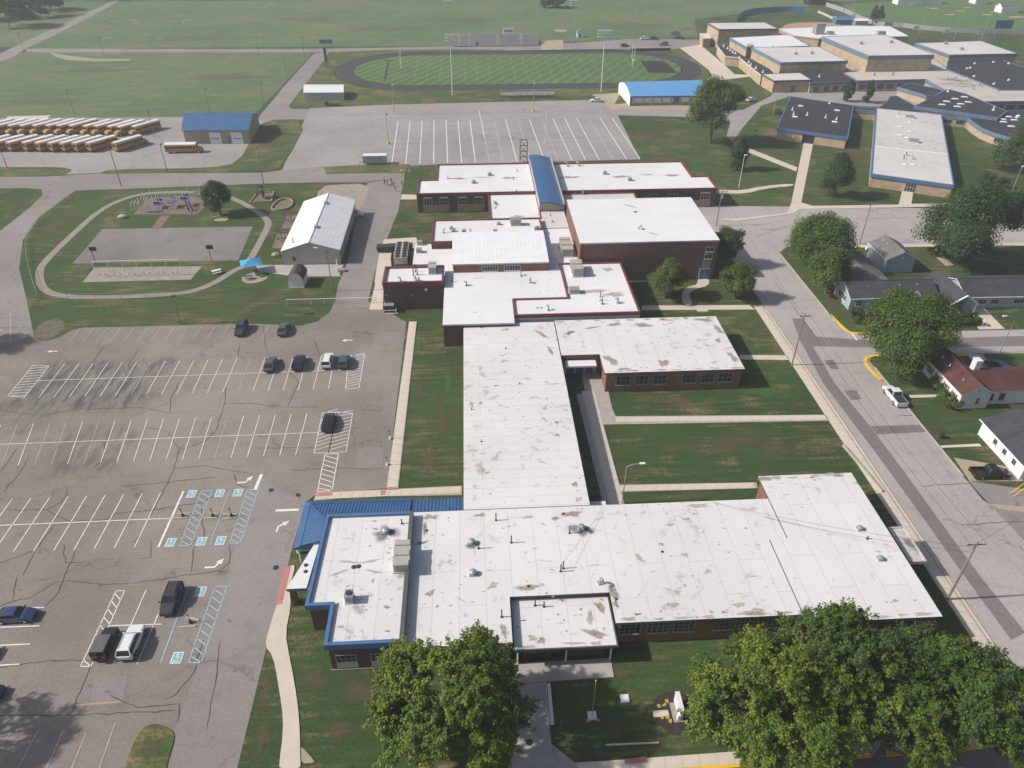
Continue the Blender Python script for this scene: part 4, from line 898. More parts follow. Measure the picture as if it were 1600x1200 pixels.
for i in range(1, 15):
    x = BX1 + (BX2 - BX1)*i/15
    ribs.tube((x, ys, 3.03), (x, ys - .8, 3.33), .045, .045, 4); ribs.tube((x, ys - .8, 3.33), (x, yi + .2, 4.13), .045, .045, 4)
stuff(ribs.build('seam_ribs', K['blue_m'], EC2))
for i in range(4):
    x = BX1 + 1 + (BX2 - BX1 - 2)*i/3; b = MB(); b.tube((x, ys - .3, 0), (x, ys - .3, 2.75), .11, .11, 8); b.build('canopy_post', K['white_m'], EC2)
# entrance triangle canopy
TC = [(-22.09,67.38),(-24.39,60.10),(-21.92,60.11),(-21.51,67.35)]
b = MB(); b.prism(ccw(TC), 3.1, 3.6, 0, 1, True); TRI = b.build('porch_canopy', [K['roof_c'], K['cop_d']], BL)
b = MB(); a_ = Vector(TC[1]) + Vector((.35, .3)); c_ = Vector(TC[2]) + Vector((-.1, .3))
b.box(a_.x + .2, a_.y + .2, 0, .7, .5, 3.1, 0); b.build('pier', K['brick_d'], TRI)
b = MB(); b.box((a_.x + c_.x)/2, a_.y + .2, 0, (c_.x - a_.x), .25, .9, 0); b.build('low_wall', K['brick_d'], TRI)
b = MB(); b.box((a_.x + c_.x)/2, a_.y + 1.2, 1.2, (c_.x - a_.x), .2, .5, 0); b.build('cross_beam', K['cream'], TRI)
b = MB(); b.tube((TC[0][0] - .3, TC[0][1] - .6, 0), (TC[0][0] - .3, TC[0][1] - .6, 3.1), .2, .2, 10); b.build('pier', K['white_m'], TRI)
for c in [(-22.62,63.77),(-22.48,62.73)]: drain(TRI, *c, 3.6, .3)
# --- long corridor wing and annex
SPN = wing(BL, 'corridor_wing', [(-2.7,121.3),(14.6,121.3),(14.6,71.9),(-2.7,71.9)], 4.12, K['brick_r'], K['roof_b'], K['cop_d'], over=.25)
AN = wing(BL, 'annex_wing', [(14.75,121.4),(46.1,121.4),(46.1,103.2),(21.6,103.2),(21.6,109.2),(14.75,109.2)], 4.3, K['brick_o'], K['roof_a'], K['cop_d'])
for a, c in [(23.74,26.31),(27.10,29.45),(30.23,32.69),(35.38,37.84),(38.74,41.09),(41.76,44.34)]:
    window(AN, (a, 103.55), (c, 103.55), 1.4, 3.4, 3, 2, K['frame_g'])
b = MB(); b.box(18.2, 108.3, 2.75, 5.4, 1.9, .35, 0); b.build('door_canopy', K['white_m'], AN)
panel(AN, (15.3,109.55), (21.2,109.55), 0.1, 2.6, K['frame_w'], 'door_surround', .1)
for x in (15.9, 17.6, 19.3):
    panel(AN, (x,109.44), (x + 1.3,109.44), 0.12, 2.2, K['blue_t'], 'door', .05)
b = MB(); b.box(16.0, 73.2, 0, 2.2, 1.7, 2.4, 0); b.box(16.0, 73.2, 2.4, 2.4, 1.9, .12, 1); b.build('entry_vestibule', [K['blue_t'], K['roof_c']], SPN)
# --- kitchen block, canteen and neighbours
CF = wing(BL, 'canteen_wing', [(-6.6,119.9),(-6.6,143.4),(18.0,143.4),(18.0,129.1),(7.0,129.1),(7.0,119.9)], 4.95, K['brick_d'], K['roof_c'], K['cop_w'], over=.1)
RE = wing(BL, 'library_wing', [(18.1,144.3),(31.5,144.3),(31.5,122.4),(7.1,122.4),(7.1,129.0),(18.1,129.0)], 4.85, K['white_m'], K['roof_c'], K['maroon'], over=.05, parapet=(.32, .3, K['maroon']))
TW = wing(BL, 'boiler_house', [(-19.1,142.1),(-6.7,142.1),(-6.7,134.7),(-19.1,134.7)], 6.0, K['brick_d'], K['roof_c'], K['maroon'], over=.06, parapet=(.45, .38, K['maroon']))
panel(TW, (-10.6,134.77), (-10.1,134.77), 4.4, 4.8, K['white_m'], 'wall_lamp', .2); panel(TW, (-13.4,134.77), (-13.1,134.77), 3.2, 3.5, K['galv'], 'wall_lamp', .15); panel(TW, (-18.6,134.77), (-18.4,134.77), 3.4, 3.6, K['galv'], 'wall_lamp', .15)
LL = wing(BL, 'store_wing', [(-13.9,158.4),(-5.0,158.4),(-5.0,142.2),(-10.4,142.2),(-10.4,147.9),(-13.9,147.9)], 3.9, K['brick_d'], K['roof_c'], K['cop_w'], over=.08)
HI = MB(); rows = []
for i in range(11):
    y = 141.2 + (155.6 - 141.2)*i/10; zz = 7.0 + .95*math.sin(math.pi*min(1, i/10*.62 + .0))
    rows.append((y, zz))
HIW = MB(); prof = [(141.3, 0)] + rows + [(155.5, 0)]
HIW.face([(-4.8, y, z - .15 if z else 4.0) for y, z in prof][::-1], 0); HIW.face([(15.3, y, z - .15 if z else 4.0) for y, z in prof], 0)
HIW.face([(-4.8, 141.3, 3.5), (15.3, 141.3, 3.5), (15.3, 141.3, 6.9), (-4.8, 141.3, 6.9)], 0); HIW.face([(15.3, 155.5, 3.5), (-4.8, 155.5, 3.5), (-4.8, 155.5, rows[-1][1] - .1), (15.3, 155.5, rows[-1][1] - .1)], 0)
HALL = HIW.build('assembly_hall', K['brick_o'], BL)
HI.grid([[(-5.0, y, z) for y, z in rows], [(15.5, y, z) for y, z in rows]][::-1], 0)
for x in (-5.0, 15.5): HI.grid([[(x, y, z - .3) for y, z in rows], [(x, y, z) for y, z in rows]], 1)
HI.face([(-5.0, rows[0][0], 6.7), (15.5, rows[0][0], 6.7), (15.5, rows[0][0], 7.0), (-5.0, rows[0][0], 7.0)], 1)
HI.build('roof', [K['metal_w2'], K['cop_w']], HALL)
for a, c in [(1.28,4.67),(6.03,9.43)]: window(HALL, (a, 141.29), (c, 141.29), 5.15, 6.4, 6, 1, K['frame_w'])
LK = wing(BL, 'link_wing', [(15.4,169.4),(22.5,169.4),(22.5,142.6),(15.4,142.6)], 4.6, K['brick_d'], K['roof_c'], K['cop_w'], over=.1)
M3 = wing(BL, 'music_wing', [(-10.0,168.2),(15.9,168.2),(15.9,155.5),(-10.0,155.5)], 5.4, K['brick_d'], K['roof_c'], K['maroon'], over=.06, parapet=(.36, .32, K['maroon']))
GY = wing(BL, 'gymnasium', [(22.5,170.0),(52.9,170.0),(52.9,145.0),(22.5,145.0)], 9.4, K['brick_r'], K['roof_c'], K['cop_w'], over=.08)
window(GY, (50.2,145.08), (52.0,145.08), 6.6, 7.8, 2, 1, K['frame_w']); window(GY, (50.1,145.08), (51.9,145.08), 4.9, 6.1, 2, 1, K['frame_w'])
panel(GY, (49.9,145.08), (51.7,145.08), 2.8, 4.4, K['tan_panel']); panel(GY, (49.5,145.08), (51.9,145.08), 0.1, 2.6, K['frame_w'], 'door_surround', .08)
panel(GY, (49.6,145.02), (50.65,145.02), 0.12, 2.5, K['blue_t'], 'door', .08); panel(GY, (50.75,145.02), (51.8,145.02), 0.12, 2.5, K['blue_t'], 'door', .08)
NW = wing(BL, 'north_wing', [(-10.2,209.4),(16.5,209.4),(16.5,186.6),(-14.9,186.6),(-14.9,197.0),(-10.2,197.0)], 5.0, K['brick_d'], K['roof_c'], K['maroon'], over=.06, parapet=(.36, .32, K['maroon']))
for xa, xc in [(-13.16,-10.98),(-8.97,-6.70),(-4.02,-1.75),(0.17,2.52)]:
    window(NW, (xa,186.66), (xc,186.66), 2.1, 3.9, 3, 2, K['frame_w'], sill=False)
    panel(NW, (xa,186.66), (xc,186.66), 3.93, 4.25, K['galv'], 'sun_shade', .35)
for a, c in [(-13.46,-6.54),(-4.34,2.76)]: panel(NW, (a,186.66), (c,186.66), .2, 2.08, K['tan_panel'], dep=.03)
NE = wing(BL, 'north_wing', [(22.6,208.5),(60.5,208.5),(60.5,196.0),(64.9,196.0),(64.9,186.5),(22.6,186.5)], 5.0, K['brick_d'], K['roof_c'], K['maroon'], over=.06, parapet=(.36, .32, K['maroon']))
for x in (60.6,): window(NE, (x,186.56), (x + 2.6,186.56), 2.1, 3.9, 3, 2, K['frame_w'], sill=False); panel(NE, (x,186.56), (x + 2.6,186.56), 3.93, 4.25, K['galv'], 'sun_shade', .35)
panel(NE, (57.6,186.56), (63.6,186.56), .2, 2.08, K['tan_panel'], dep=.03)
for i in range(6): window(NE, (24.8 + i*5.4,186.56), (27.4 + i*5.4,186.56), 2.1, 3.9, 3, 2, K['frame_w'], sill=False)
M17 = wing(BL, 'art_wing', [(3.8,187.4),(16.5,187.4),(16.5,169.6),(3.8,169.6)], 4.5, K['brick_d'], K['roof_c'], K['maroon'], over=.06, parapet=(.3, .3, K['maroon']))
M18 = wing(BL, 'art_wing', [(22.7,186.4),(42.5,186.4),(42.5,178.0),(22.7,178.0)], 4.4, K['brick_d'], K['roof_d'], K['maroon'], over=.06, parapet=(.3, .3, K['maroon']))
M19 = wing(BL, 'link_wing', [(16.0,174.2),(22.5,174.2),(22.5,164.0),(16.0,164.0)], 4.75, K['brick_d'], K['roof_d'], K['cop_d'], over=.06)
VA = MB(); prof = [(16.3 + 6.4*t, 6.0 + 1.5*math.sin(math.pi*(.5*t + .42)) - .2) for t in np.linspace(0, 1, 9)]
VA.grid([[(x, 174.0, z) for x, z in prof], [(x, 210.4, z) for x, z in prof]][::-1], 0)
VA.grid([[(x, 174.0, z - .3) for x, z in prof], [(x, 174.0, z) for x, z in prof]][::-1], 0)
for xx, zz in (prof[0], prof[-1]): VA.face([(xx, 174.0, zz), (xx, 210.4, zz), (xx, 210.4, zz - .4), (xx, 174.0, zz - .4)], 0)
VW = MB(); VW.face([(x, 174.6, z - .28) for x, z in prof][::-1] + [(16.3, 174.6, 4.3), (22.7, 174.6, 4.3)], 0)
for xx in (16.45, 22.55): VW.box(xx, 192, 4.3, .2, 35, 2.6, 0)
VAW = VW.build('entrance_hall', K['hvac_t'], BL); VA.build('vaulted_roof', K['blue_m'], VAW, smooth=True)
# --- things on the white roofs
def V(kind, wg, z, *px, **kw):
    for x, y in px: kind(wg, x, y, z, **kw)
V(roof_fan, FW, ZF, *[(-1.66,65.73),(12.81,67.52),(-1.55,60.68)], s=1.15); V(gooseneck, FW, ZF, *[(12.51,67.19),(13.97,58.45)], s=1.1)
V(stack, FW, ZF, *[(1.63,69.63),(3.47,65.56),(9.70,60.98),(9.33,60.50),(-0.77,64.81),(1.74,54.16),(11.19,66.81)], h=1.3)
V(drain, FW, ZF, *[(-7.54,68.28),(10.74,70.33),(5.19,58.44),(15.52,55.98),(22.65,63.00)])
V(roof_fan, OF, 4.75, (-12.80,67.71), s=1.2); V(stack, OF, 4.75, *[(-10.82,69.19),(-10.59,63.36)], h=.8)
V(drain, OF, 4.75, *[(-16.27,62.12),(-15.72,62.19)], r=.36)
V(roof_fan, EW, 4.55, *[(49.25,65.10),(49.58,59.96)], s=.95); V(stack, EW, 4.55, (49.51,63.40), h=.5)
V(stack, LY, 3.3, *[(5.82,56.27),(6.87,56.03)], h=.9)
V(stack, SPN, 4.12, *[(0.66,119.82),(4.91,112.17),(-1.40,94.34),(-0.01,86.23),(6.77,101.03)], h=.4, r=.06)
V(stack, CF, 4.95, *[(-5.09,137.32),(-2.04,135.18),(11.23,136.16)], h=1.1); V(gooseneck, CF, 4.95, *[(-2.04,135.46),(9.43,139.15),(11.21,135.87)], s=.9)
V(drain, RE, 4.85, *[(11.82,125.54),(12.57,125.50),(25.13,138.79)], r=.25); V(gooseneck, RE, 4.85, *[(24.70,126.38),(27.90,126.46),(13.85,124.42)], s=1.0); V(stack, RE, 4.85, *[(24.90,127.67),(27.86,126.98),(24.76,129.26)], h=1.2)
V(gooseneck, TW, 6.0, *[(-15.48,135.86),(-12.37,136.26),(-11.83,135.95)], s=.95); V(stack, TW, 6.0, *[(-13.02,138.59),(-12.24,138.84),(-12.70,140.04)], h=1.9, r=.1)
V(gooseneck, LL, 3.9, *[(-6.59,158.62)], s=.9)
V(roof_fan, M3, 5.4, *[(-5.54,163.15),(-5.07,161.65),(5.73,165.18)], s=1.2); V(gooseneck, M3, 5.4, *[(-7.30,161.04),(-1.03,160.70)], s=.9)
V(roof_fan, NW, 5.0, *[(4.61,200.33),(0.09,194.56)], s=1.4); V(stack, NW, 5.0, *[(10.99,196.44),(-6.91,198.41),(12.44,203.02)], h=.9)
V(roof_fan, NE, 5.0, *[(36.77,199.62),(42.80,194.22)], s=1.5); V(gooseneck, NE, 5.0, *[(27.16,206.51),(30.52,206.87)], s=1.3)
V(gooseneck, M18, 4.4, (28.88,186.08), s=1.2); V(gooseneck, M17, 4.5, (11.13,186.78), s=1.1); V(drain, M17, 4.5, *[(5.69,181.25),(5.40,177.82)], r=.35)
V(stack, M19, 4.75, *[(18.80,171.51),(18.88,167.54)], h=.6)
V(drain, GY, 9.4, *[(37.66,161.52),(37.47,151.60)], r=.45)
# stains and ponding rings left on the old roofs
for t, rx, ry, mt, rot, wg, z in (
    ((-7.20,70.70), 1.5, .7, 'stain_b', .1, FW, ZF), ((-0.49,70.70), 1.2, .5, 'stain_b', 0, FW, ZF), ((11.86,70.27), 1.9, .8, 'stain_b', .15, FW, ZF), ((9.62,69.55), .9, .5, 'stain_b', .3, FW, ZF),
    ((5.10,58.25), 2.0, .7, 'stain_b', .05, FW, ZF), ((15.36,56.83), .8, 1.9, 'stain_b', .1, FW, ZF), ((15.32,55.24), .6, .7, 'stain_b', 0, FW, ZF), ((-6.74,58.03), .8, .6, 'stain_b', .4, FW, ZF), ((0.84,58.77), 1.1, .6, 'stain_g', .5, FW, ZF), ((1.88,52.31), .55, 1.3, 'stain_b', 0, FW, ZF),
    ((-7.80,68.64), .4, 2.0, 'stain_k', .1, FW, ZF), ((-8.03,66.18), 1.3, .4, 'stain_k', .2, FW, ZF), ((24.70,67.57), .9, .4, 'stain_g', 0, FW, ZF), ((27.09,68.49), .8, .4, 'stain_g', 0, FW, ZF), ((25.38,62.32), .7, .5, 'stain_g', 0, FW, ZF), ((29.93,54.36), 1.0, .5, 'stain_g', 0, FW, ZF), ((21.97,54.79), 1.2, .5, 'stain_g', .1, FW, ZF), ((19.45,62.22), .6, .9, 'stain_g', .1, FW, ZF), ((5.95,69.99), 1.0, .4, 'stain_g', .1, FW, ZF), ((29.29,70.90), 2.6, .5, 'stain_g', .0, FW, ZF), ((31.53,53.36), 2.0, .5, 'stain_g', .0, FW, ZF),
    ((12.78,67.29), 2.1, 1.6, 'stain_k', 0, FW, ZF), ((-1.67,65.29), 1.2, .9, 'stain_k', 0, FW, ZF), ((-12.79,67.59), 2.3, 1.8, 'stain_k', 0, OF, 4.75),
    ((-17.00,62.98), 2.0, .3, 'stain_g', -.2, OF, 4.75), ((-14.38,62.94), 1.8, .3, 'stain_g', .2, OF, 4.75), ((-17.97,61.31), 1.6, .3, 'stain_g', .45, OF, 4.75), ((-13.66,61.27), 1.6, .25, 'stain_g', -.3, OF, 4.75), ((-10.31,60.39), 1.0, .5, 'stain_g', .0, OF, 4.75),
    ((13.60,55.57), .7, 1.4, 'stain_b', .25, LY, 3.3), ((6.16,51.36), .8, .6, 'stain_b', 0, LY, 3.3), ((12.45,51.96), 1.8, .8, 'stain_b', -.4, LY, 3.3), ((5.16,51.75), .8, .6, 'stain_g', 0, LY, 3.3), ((12.17,54.19), .6, 1.4, 'stain_g', 0, LY, 3.3),
    ((40.07,75.32), 2.0, .6, 'stain_b', 0, EW, 4.55), ((50.00,75.73), 2.4, .5, 'stain_g', 0, EW, 4.55), ((43.05,52.65), 1.0, .5, 'stain_g', 0, EW, 4.55),
    ((11.84,116.90), .6, 2.8, 'stain_b', .55, SPN, 4.12), ((12.96,111.09), .5, 2.4, 'stain_b', .3, SPN, 4.12), ((11.95,90.29), .5, .6, 'stain_b', .2, SPN, 4.12), ((13.02,76.06), .6, .8, 'stain_b', .2, SPN, 4.12), ((13.19,73.10), .8, .6, 'stain_g', 0, SPN, 4.12), ((11.72,87.13), .5, .6, 'stain_b', 0, SPN, 4.12), ((0.08,95.98), .5, .8, 'stain_g', 0, SPN, 4.12), ((-1.38,95.71), .4, 1.4, 'stain_g', 0, SPN, 4.12), ((0.14,79.72), .5, .7, 'stain_g', 0, SPN, 4.12), ((5.23,118.87), 1.0, .7, 'stain_g', 0, SPN, 4.12),
    ((17.11,116.77), 1.6, .8, 'stain_k', .5, AN, 4.3), ((21.55,118.39), 2.4, .5, 'stain_b', .25, AN, 4.3), ((25.98,119.33), 2.0, .9, 'stain_b', .1, AN, 4.3), ((31.40,118.80), 2.4, 1.3, 'stain_b', -.1, AN, 4.3), ((43.45,120.07), 2.6, .9, 'stain_b', -.3, AN, 4.3), ((45.27,116.40), .9, 2.2, 'stain_b', .3, AN, 4.3), ((44.06,112.61), .8, 1.0, 'stain_b', .3, AN, 4.3), ((45.10,106.97), .9, 2.4, 'stain_b', .2, AN, 4.3), ((23.35,107.11), 1.2, 2.6, 'stain_b', .35, AN, 4.3), ((32.42,105.81), 1.4, 1.6, 'stain_b', .2, AN, 4.3), ((25.10,104.20), 2.0, .5, 'stain_b', 0, AN, 4.3), ((36.70,120.43), 2.5, .5, 'stain_g', .0, AN, 4.3),
    ((26.65,197.61), 4.0, 1.2, 'stain_b', 0, NE, 5.0), ((40.88,197.34), 4.0, 1.1, 'stain_b', .1, NE, 5.0), ((55.28,197.59), 3.0, 1.2, 'stain_b', 0, NE, 5.0), ((48.27,198.48), 3.0, .6, 'stain_g', .1, NE, 5.0), ((-4.27,198.27), 3.6, 1.2, 'stain_b', 0, NW, 5.0), ((9.84,198.01), 3.2, 1.0, 'stain_b', 0, NW, 5.0), ((2.80,198.90), 3.6, .6, 'stain_g', 0, NW, 5.0), ((5.67,180.81), 1.0, 2.6, 'stain_b', .2, M17, 4.5), ((10.91,172.14), 2.6, .8, 'stain_g', 0, M17, 4.5), ((19.19,167.52), 1.0, .5, 'stain_b', 0, M19, 4.75),
    ((37.12,165.09), .5, 2.6, 'stain_g', .9, GY, 9.4), ((36.97,152.68), .5, 2.6, 'stain_g', -.5, GY, 9.4), ((39.10,149.08), .4, 2.2, 'stain_g', .8, GY, 9.4),
    ((28.26,141.32), 1.5, 1.5, 'stain_g', 0, RE, 4.85), ((23.44,131.77), 4.5, 1.2, 'stain_g', .0, RE, 4.85), ((27.76,130.17), 2.5, 1.8, 'stain_g', .0, RE, 4.85),
    ((55.98,63.50), 1.2, 2.0, 'stain_k', .3, SP, 3.1)):
    stain(wg, t, rx, ry, z, K[mt], rot)
for wg, z, x0, x1, y, ry_ in ((FW, 4.2, 15.5, 36.8, 52.95, .45), (FW, 4.2, -9, 2.6, 50.95, .4), (EW, 4.55, 37.4, 52.5, 51.6, .4), (EW, 4.55, 39.8, 52.4, 75.4, .5), (AN, 4.3, 22, 45.6, 103.6, .4), (AN, 4.3, 15, 45.6, 120.9, .6), (LY, 3.3, 3.3, 14.4, 50.7, .4)):
    n_ = int((x1 - x0)/3)
    for i in range(n_):
        stain(wg, (x0 + (i + rnd.uniform(.2, .8))*(x1 - x0)/n_, y + rnd.uniform(-.1, .15)), rnd.uniform(.8, 2.0), ry_*rnd.uniform(.5, 1.0), z + .002, K[rnd.choice(('stain_b', 'stain_g', 'stain_g'))])
for wg, z, x0, x1, y0, y1, nn in ((FW, 4.2, 15.5, 36, 52.8, 54.0, 16), (FW, 4.2, -9, 36, 55, 71, 46), (EW, 4.55, 40, 52, 52, 54, 7), (EW, 4.55, 40, 52, 74, 75.6, 6), (SPN, 4.12, -2.2, 14, 73, 120, 46), (AN, 4.3, 16, 45.5, 110, 121, 20), (AN, 4.3, 22, 45.5, 103.5, 105, 10), (OF, 4.75, -17.5, -10.5, 52, 70, 22), (LY, 3.3, 3.5, 14.2, 50.8, 57, 10), (NE, 5.0, 24, 60, 187, 207, 14), (CF, 4.95, -5, 16, 130, 142, 10)):
    for _ in range(nn):
        stain(wg, (rnd.uniform(x0, x1), rnd.uniform(y0, y1)), rnd.uniform(.12, .42)*rnd.choice((1, 1, 1, 1.9)), rnd.uniform(.10, .30), z + .004, K[rnd.choice(('stain_g', 'stain_g', 'stain_b'))], rnd.uniform(-.4, .4))
air_handler('rooftop_unit', 'long grey stepped air handler beside the blue edged office roof', *(-10.31,62.83), 4.75, 2.0, 4.1, 1.25, K['hvac'], 0, 'rooftop air handlers', 5)
air_handler('rooftop_unit', 'small grey condenser alone on the office roof', *(-16.11,57.07), 4.75, 1.0, 1.2, 1.0, K['galv'], 0, 'rooftop air handlers', 1, 'fan')
air_handler('rooftop_unit', 'tan ribbed air handler at the foot of the gymnasium side wall', *(20.34,151.53), 4.6, 2.7, 6.6, 1.6, K['hvac_t'], 0, 'rooftop air handlers', 5)
air_handler('rooftop_unit', 'tan air handler on the red edged roof south of the gymnasium', *(21.40,140.49), 4.85, 2.3, 5.0, 1.7, K['hvac_t'], 0, 'rooftop air handlers', 4)
air_handler('rooftop_unit', 'low flat grey unit on the middle of the red edged library roof', *(19.73,131.42), 4.85, 2.2, 1.6, .7, K['galv'], 0, 'rooftop air handlers', 1)
air_handler('rooftop_unit', 'grey slatted unit on the corner of the dark brick boiler house roof', *(-9.09,140.14), 6.0, 1.7, 3.0, 1.3, K['hvac'], 0, 'rooftop air handlers', 3)
air_handler('rooftop_unit', 'dark grey unit beside the long red coping of the music room roof', *(9.85,164.95), 5.4, 2.6, 1.8, 1.4, K['galv'], 0, 'rooftop air handlers', 2)
for (x, y), lb in zip([(-12.79,158.26),(-12.74,154.14)], ('small grey unit at the far corner of the store roof by the condensers', 'small grey unit in front of another on the store roof')):
    air_handler('rooftop_unit', lb, x, y, 3.9, 1.3, 1.2, .6, K['galv'], 0, 'rooftop air handlers')
for (x, y), lb in zip([(-2.52,160.78),(4.79,160.39),(14.47,161.33),(15.07,161.30)], ('small square unit at the left end of the hall ridge', 'small square unit midway along the hall ridge', 'left one of two small units at the right end of the hall ridge', 'right one of two small units at the right end of the hall ridge')):
    air_handler('rooftop_unit', lb, x, y, 5.4, 1.0, .9, .6, K['hvac'], 0, 'rooftop air handlers')

# --- tan brick high school complex
HS = thing('school_building', 'sprawling tan brick high school with blue fascias and mixed white and black flat roofs', 'school', (0, 0, 0))
GB = K['blue_g']
def hs(name, poly, z, roof, over=.3, zb=0, thick=1.0, wall=None, edge=None): return wing(HS, name, poly, z, wall or K['brick_t'], roof, edge or GB, over, zb, (.12, .3, edge or GB), thick)
B1 = hs('auditorium', [(122.96,410.35),(123.85,392.49),(153.90,392.58),(153.22,410.57)], 8.5, K['roof_d'], thick=.5, edge=K['cop_d'])
B1a = hs('stage_house', [(119.17,408.64),(123.56,407.53),(121.72,394.93),(116.79,393.56)], 4.0, K['roof_d'], thick=.4, edge=K['cop_w'])
B2 = hs('music_block', [(123.89,374.07),(124.95,350.34),(154.43,352.98),(155.03,380.36)], 8.0, K['roof_c'])
B3 = hs('small_gym', [(126.19,349.04),(128.46,317.95),(157.47,319.38),(156.77,348.78)], 8.5, K['roof_d'])
B4 = hs('entry_block', [(120.55,315.70),(121.50,304.18),(137.35,304.91),(137.33,317.63)], 4.6, K['roof_d'], thick=.4, edge=K['cop_d'])
B5 = hs('side_corridor', [(119.39,377.65),(116.32,353.39),(121.90,350.39),(120.42,316.15),(127.29,318.04),(131.78,358.05),(127.54,381.82)], 4.0, K['roof_k'], thick=.4, edge=K['cop_w'])
b = MB(); q = [(126.21,355.52),(129.14,356.78),(127.19,351.25),(124.45,350.02)]; b.prism(ccw(q), 3.5, 8.6, 0); b.build('chimney_block', K['brick_t'], HS)
B6 = hs('front_corridor', [(138.51,316.75),(157.05,317.45),(156.58,304.79),(136.00,302.74)], 3.9, K['roof_k'])
B7 = hs('main_gym', [(162.39,360.26),(165.53,318.87),(193.68,319.21),(193.76,363.97)], 10.5, K['roof_d'], thick=1.4)
B8 = hs('pool_hall', [(157.65,401.29),(158.60,384.24),(168.26,375.68),(213.64,378.01),(217.25,405.23),(196.58,408.18)], 7.0, K['roof_c'], thick=.4, edge=K['cop_w'])
B9 = hs('workshop_block', [(208.59,361.98),(210.77,335.91),(242.15,336.86),(242.28,365.45)], 7.0, K['roof_d'])
B10 = hs('classroom_block', [(210.84,336.07),(235.58,336.02),(239.07,286.03),(237.71,284.14),(203.22,286.00),(201.43,320.55)], 4.6, K['roof_k'])
B11 = hs('long_corridor', [(156.06,317.86),(169.07,325.36),(208.11,342.08),(203.74,323.48),(203.53,286.67),(245.39,287.37),(232.71,270.09),(188.43,270.70),(182.98,285.83),(184.57,305.18),(155.91,304.05)], 4.2, K['roof_d2'])
B12a = hs('angled_block', [(168.54,296.06),(177.17,301.80),(184.31,290.20),(179.01,284.66),(172.66,281.22),(172.64,285.00)], 3.6, K['roof_k'])
B12 = hs('angled_block', [(159.55,265.40),(184.81,288.82),(187.69,280.93),(188.90,257.13),(180.80,249.59)], 4.4, K['roof_k'])
B13 = hs('low_link', [(159.49,283.54),(162.86,284.30),(162.86,271.56),(163.09,265.52),(160.51,261.49),(146.00,266.45),(154.41,275.56)], 3.2, K['roof_k'])
B14 = hs('curved_block', [(165.85,257.21),(172.85,253.64),(171.36,247.54),(170.59,240.91),(171.29,235.88),(173.42,231.61),(175.48,226.14),(188.26,220.29),(218.03,262.64),(192.04,261.53),(181.73,251.59)], 3.4, K['roof_k'])
B15 = hs('classroom_block', [(120.90,283.62),(139.41,270.04),(121.02,232.78),(101.82,244.33)], 3.7, K['roof_k'], thick=.75, edge=K['blue_f'])
B16 = hs('classroom_block', [(146.00,266.25),(165.14,256.95),(131.74,189.02),(113.08,199.18)], 3.7, K['roof_e'], thick=.8, edge=K['blue_f'])
B17 = hs('low_link', [(138.69,270.26),(147.24,268.08),(145.31,263.97),(137.22,266.92)], 3.2, K['roof_k'], over=.1)
A_ = [(113.08,199.18),(131.74,189.02)]; b_16 = inset(ccw([(146.00,266.25),(165.14,256.95),(131.74,189.02),(113.08,199.18)]), .3)
def edge_pts(poly, k, t0, t1):
    a, c = Vector(poly[k]), Vector(poly[(k + 1) % len(poly)]); return tuple(a.lerp(c, t0)), tuple(a.lerp(c, t1))
def near_edge(poly):
    """edge of a counter-clockwise outline whose middle lies nearest the camera side (least y)"""
    return min(range(len(poly)), key=lambda k: poly[k][1] + poly[(k + 1) % len(poly)][1])
k = near_edge(b_16); a, c = edge_pts(b_16, k, .44, .58); window(B16, a, c, .1, 2.7, 4, 2, K['frame_w'], 'entrance_doors', False, depth=.12)
q15 = inset(ccw([(120.90,283.62),(139.41,270.04),(121.02,232.78),(101.82,244.33)]), .3); k = near_edge(q15); a, c = edge_pts(q15, k, .38, .55); window(B15, a, c, .1, 2.7, 5, 1, K['frame_k'], 'entrance_doors', False, depth=.12)
q4 = inset(ccw([(120.55,315.70),(121.50,304.18),(137.35,304.91),(137.33,317.63)]), .3); k = near_edge(q4); a, c = edge_pts(q4, k, .50, .60); panel(B4, a, c, 0, 2.6, K['blue_t'], 'door', .1)
q6 = inset(ccw([(138.51,316.75),(157.05,317.45),(156.58,304.79),(136.00,302.74)]), .3); k = near_edge(q6)
for t in (.08, .3, .5, .7, .88): a, c = edge_pts(q6, k, t, t + .13); window(B6, a, c, .3, 2.6, 3, 1, K['frame_w'], sill=False)
q11 = inset(ccw([(156.06,317.86),(169.07,325.36),(208.11,342.08),(203.74,323.48),(203.53,286.67),(245.39,287.37),(232.71,270.09),(188.43,270.70),(182.98,285.83),(184.57,305.18),(155.91,304.05)]), .3)
for k in range(len(q11)):
    a, c = Vector(q11[k]), Vector(q11[(k + 1) % len(q11)]); d = c - a
    if d.y < -2 and d.x > 3 or (abs(d.y) < abs(d.x)*.35 and d.x > 8 and a.y < 345):
        n = int(d.length/4)
        for i in range(n): window(B11, tuple(a + d*((i + .12)/n)), tuple(a + d*((i + .88)/n)), .6, 2.9, 4, 1, K['frame_w'], sill=False)
q14 = inset(ccw([(165.85,257.21),(172.85,253.64),(171.36,247.54),(170.59,240.91),(171.29,235.88),(173.42,231.61),(175.48,226.14),(188.26,220.29),(218.03,262.64),(192.04,261.53),(181.73,251.59)]), .3)
for k in range(len(q14)):
    a, c = Vector(q14[k]), Vector(q14[(k + 1) % len(q14)]); d = c - a
    if d.x > 1 and d.length > 3 and (a.y + c.y)/2 < 268:
        n = max(1, int(d.length/3.4))
        for i in range(n): window(B14, tuple(a + d*((i + .15)/n)), tuple(a + d*((i + .85)/n)), .8, 2.3, 3, 1, K['frame_w'], sill=False)
for x, y in [(119.75,270.24),(130.54,263.73),(112.51,256.61),(123.76,249.81)]: skylight(B15, x, y, 3.7, 1.9, 1.1, -.5)
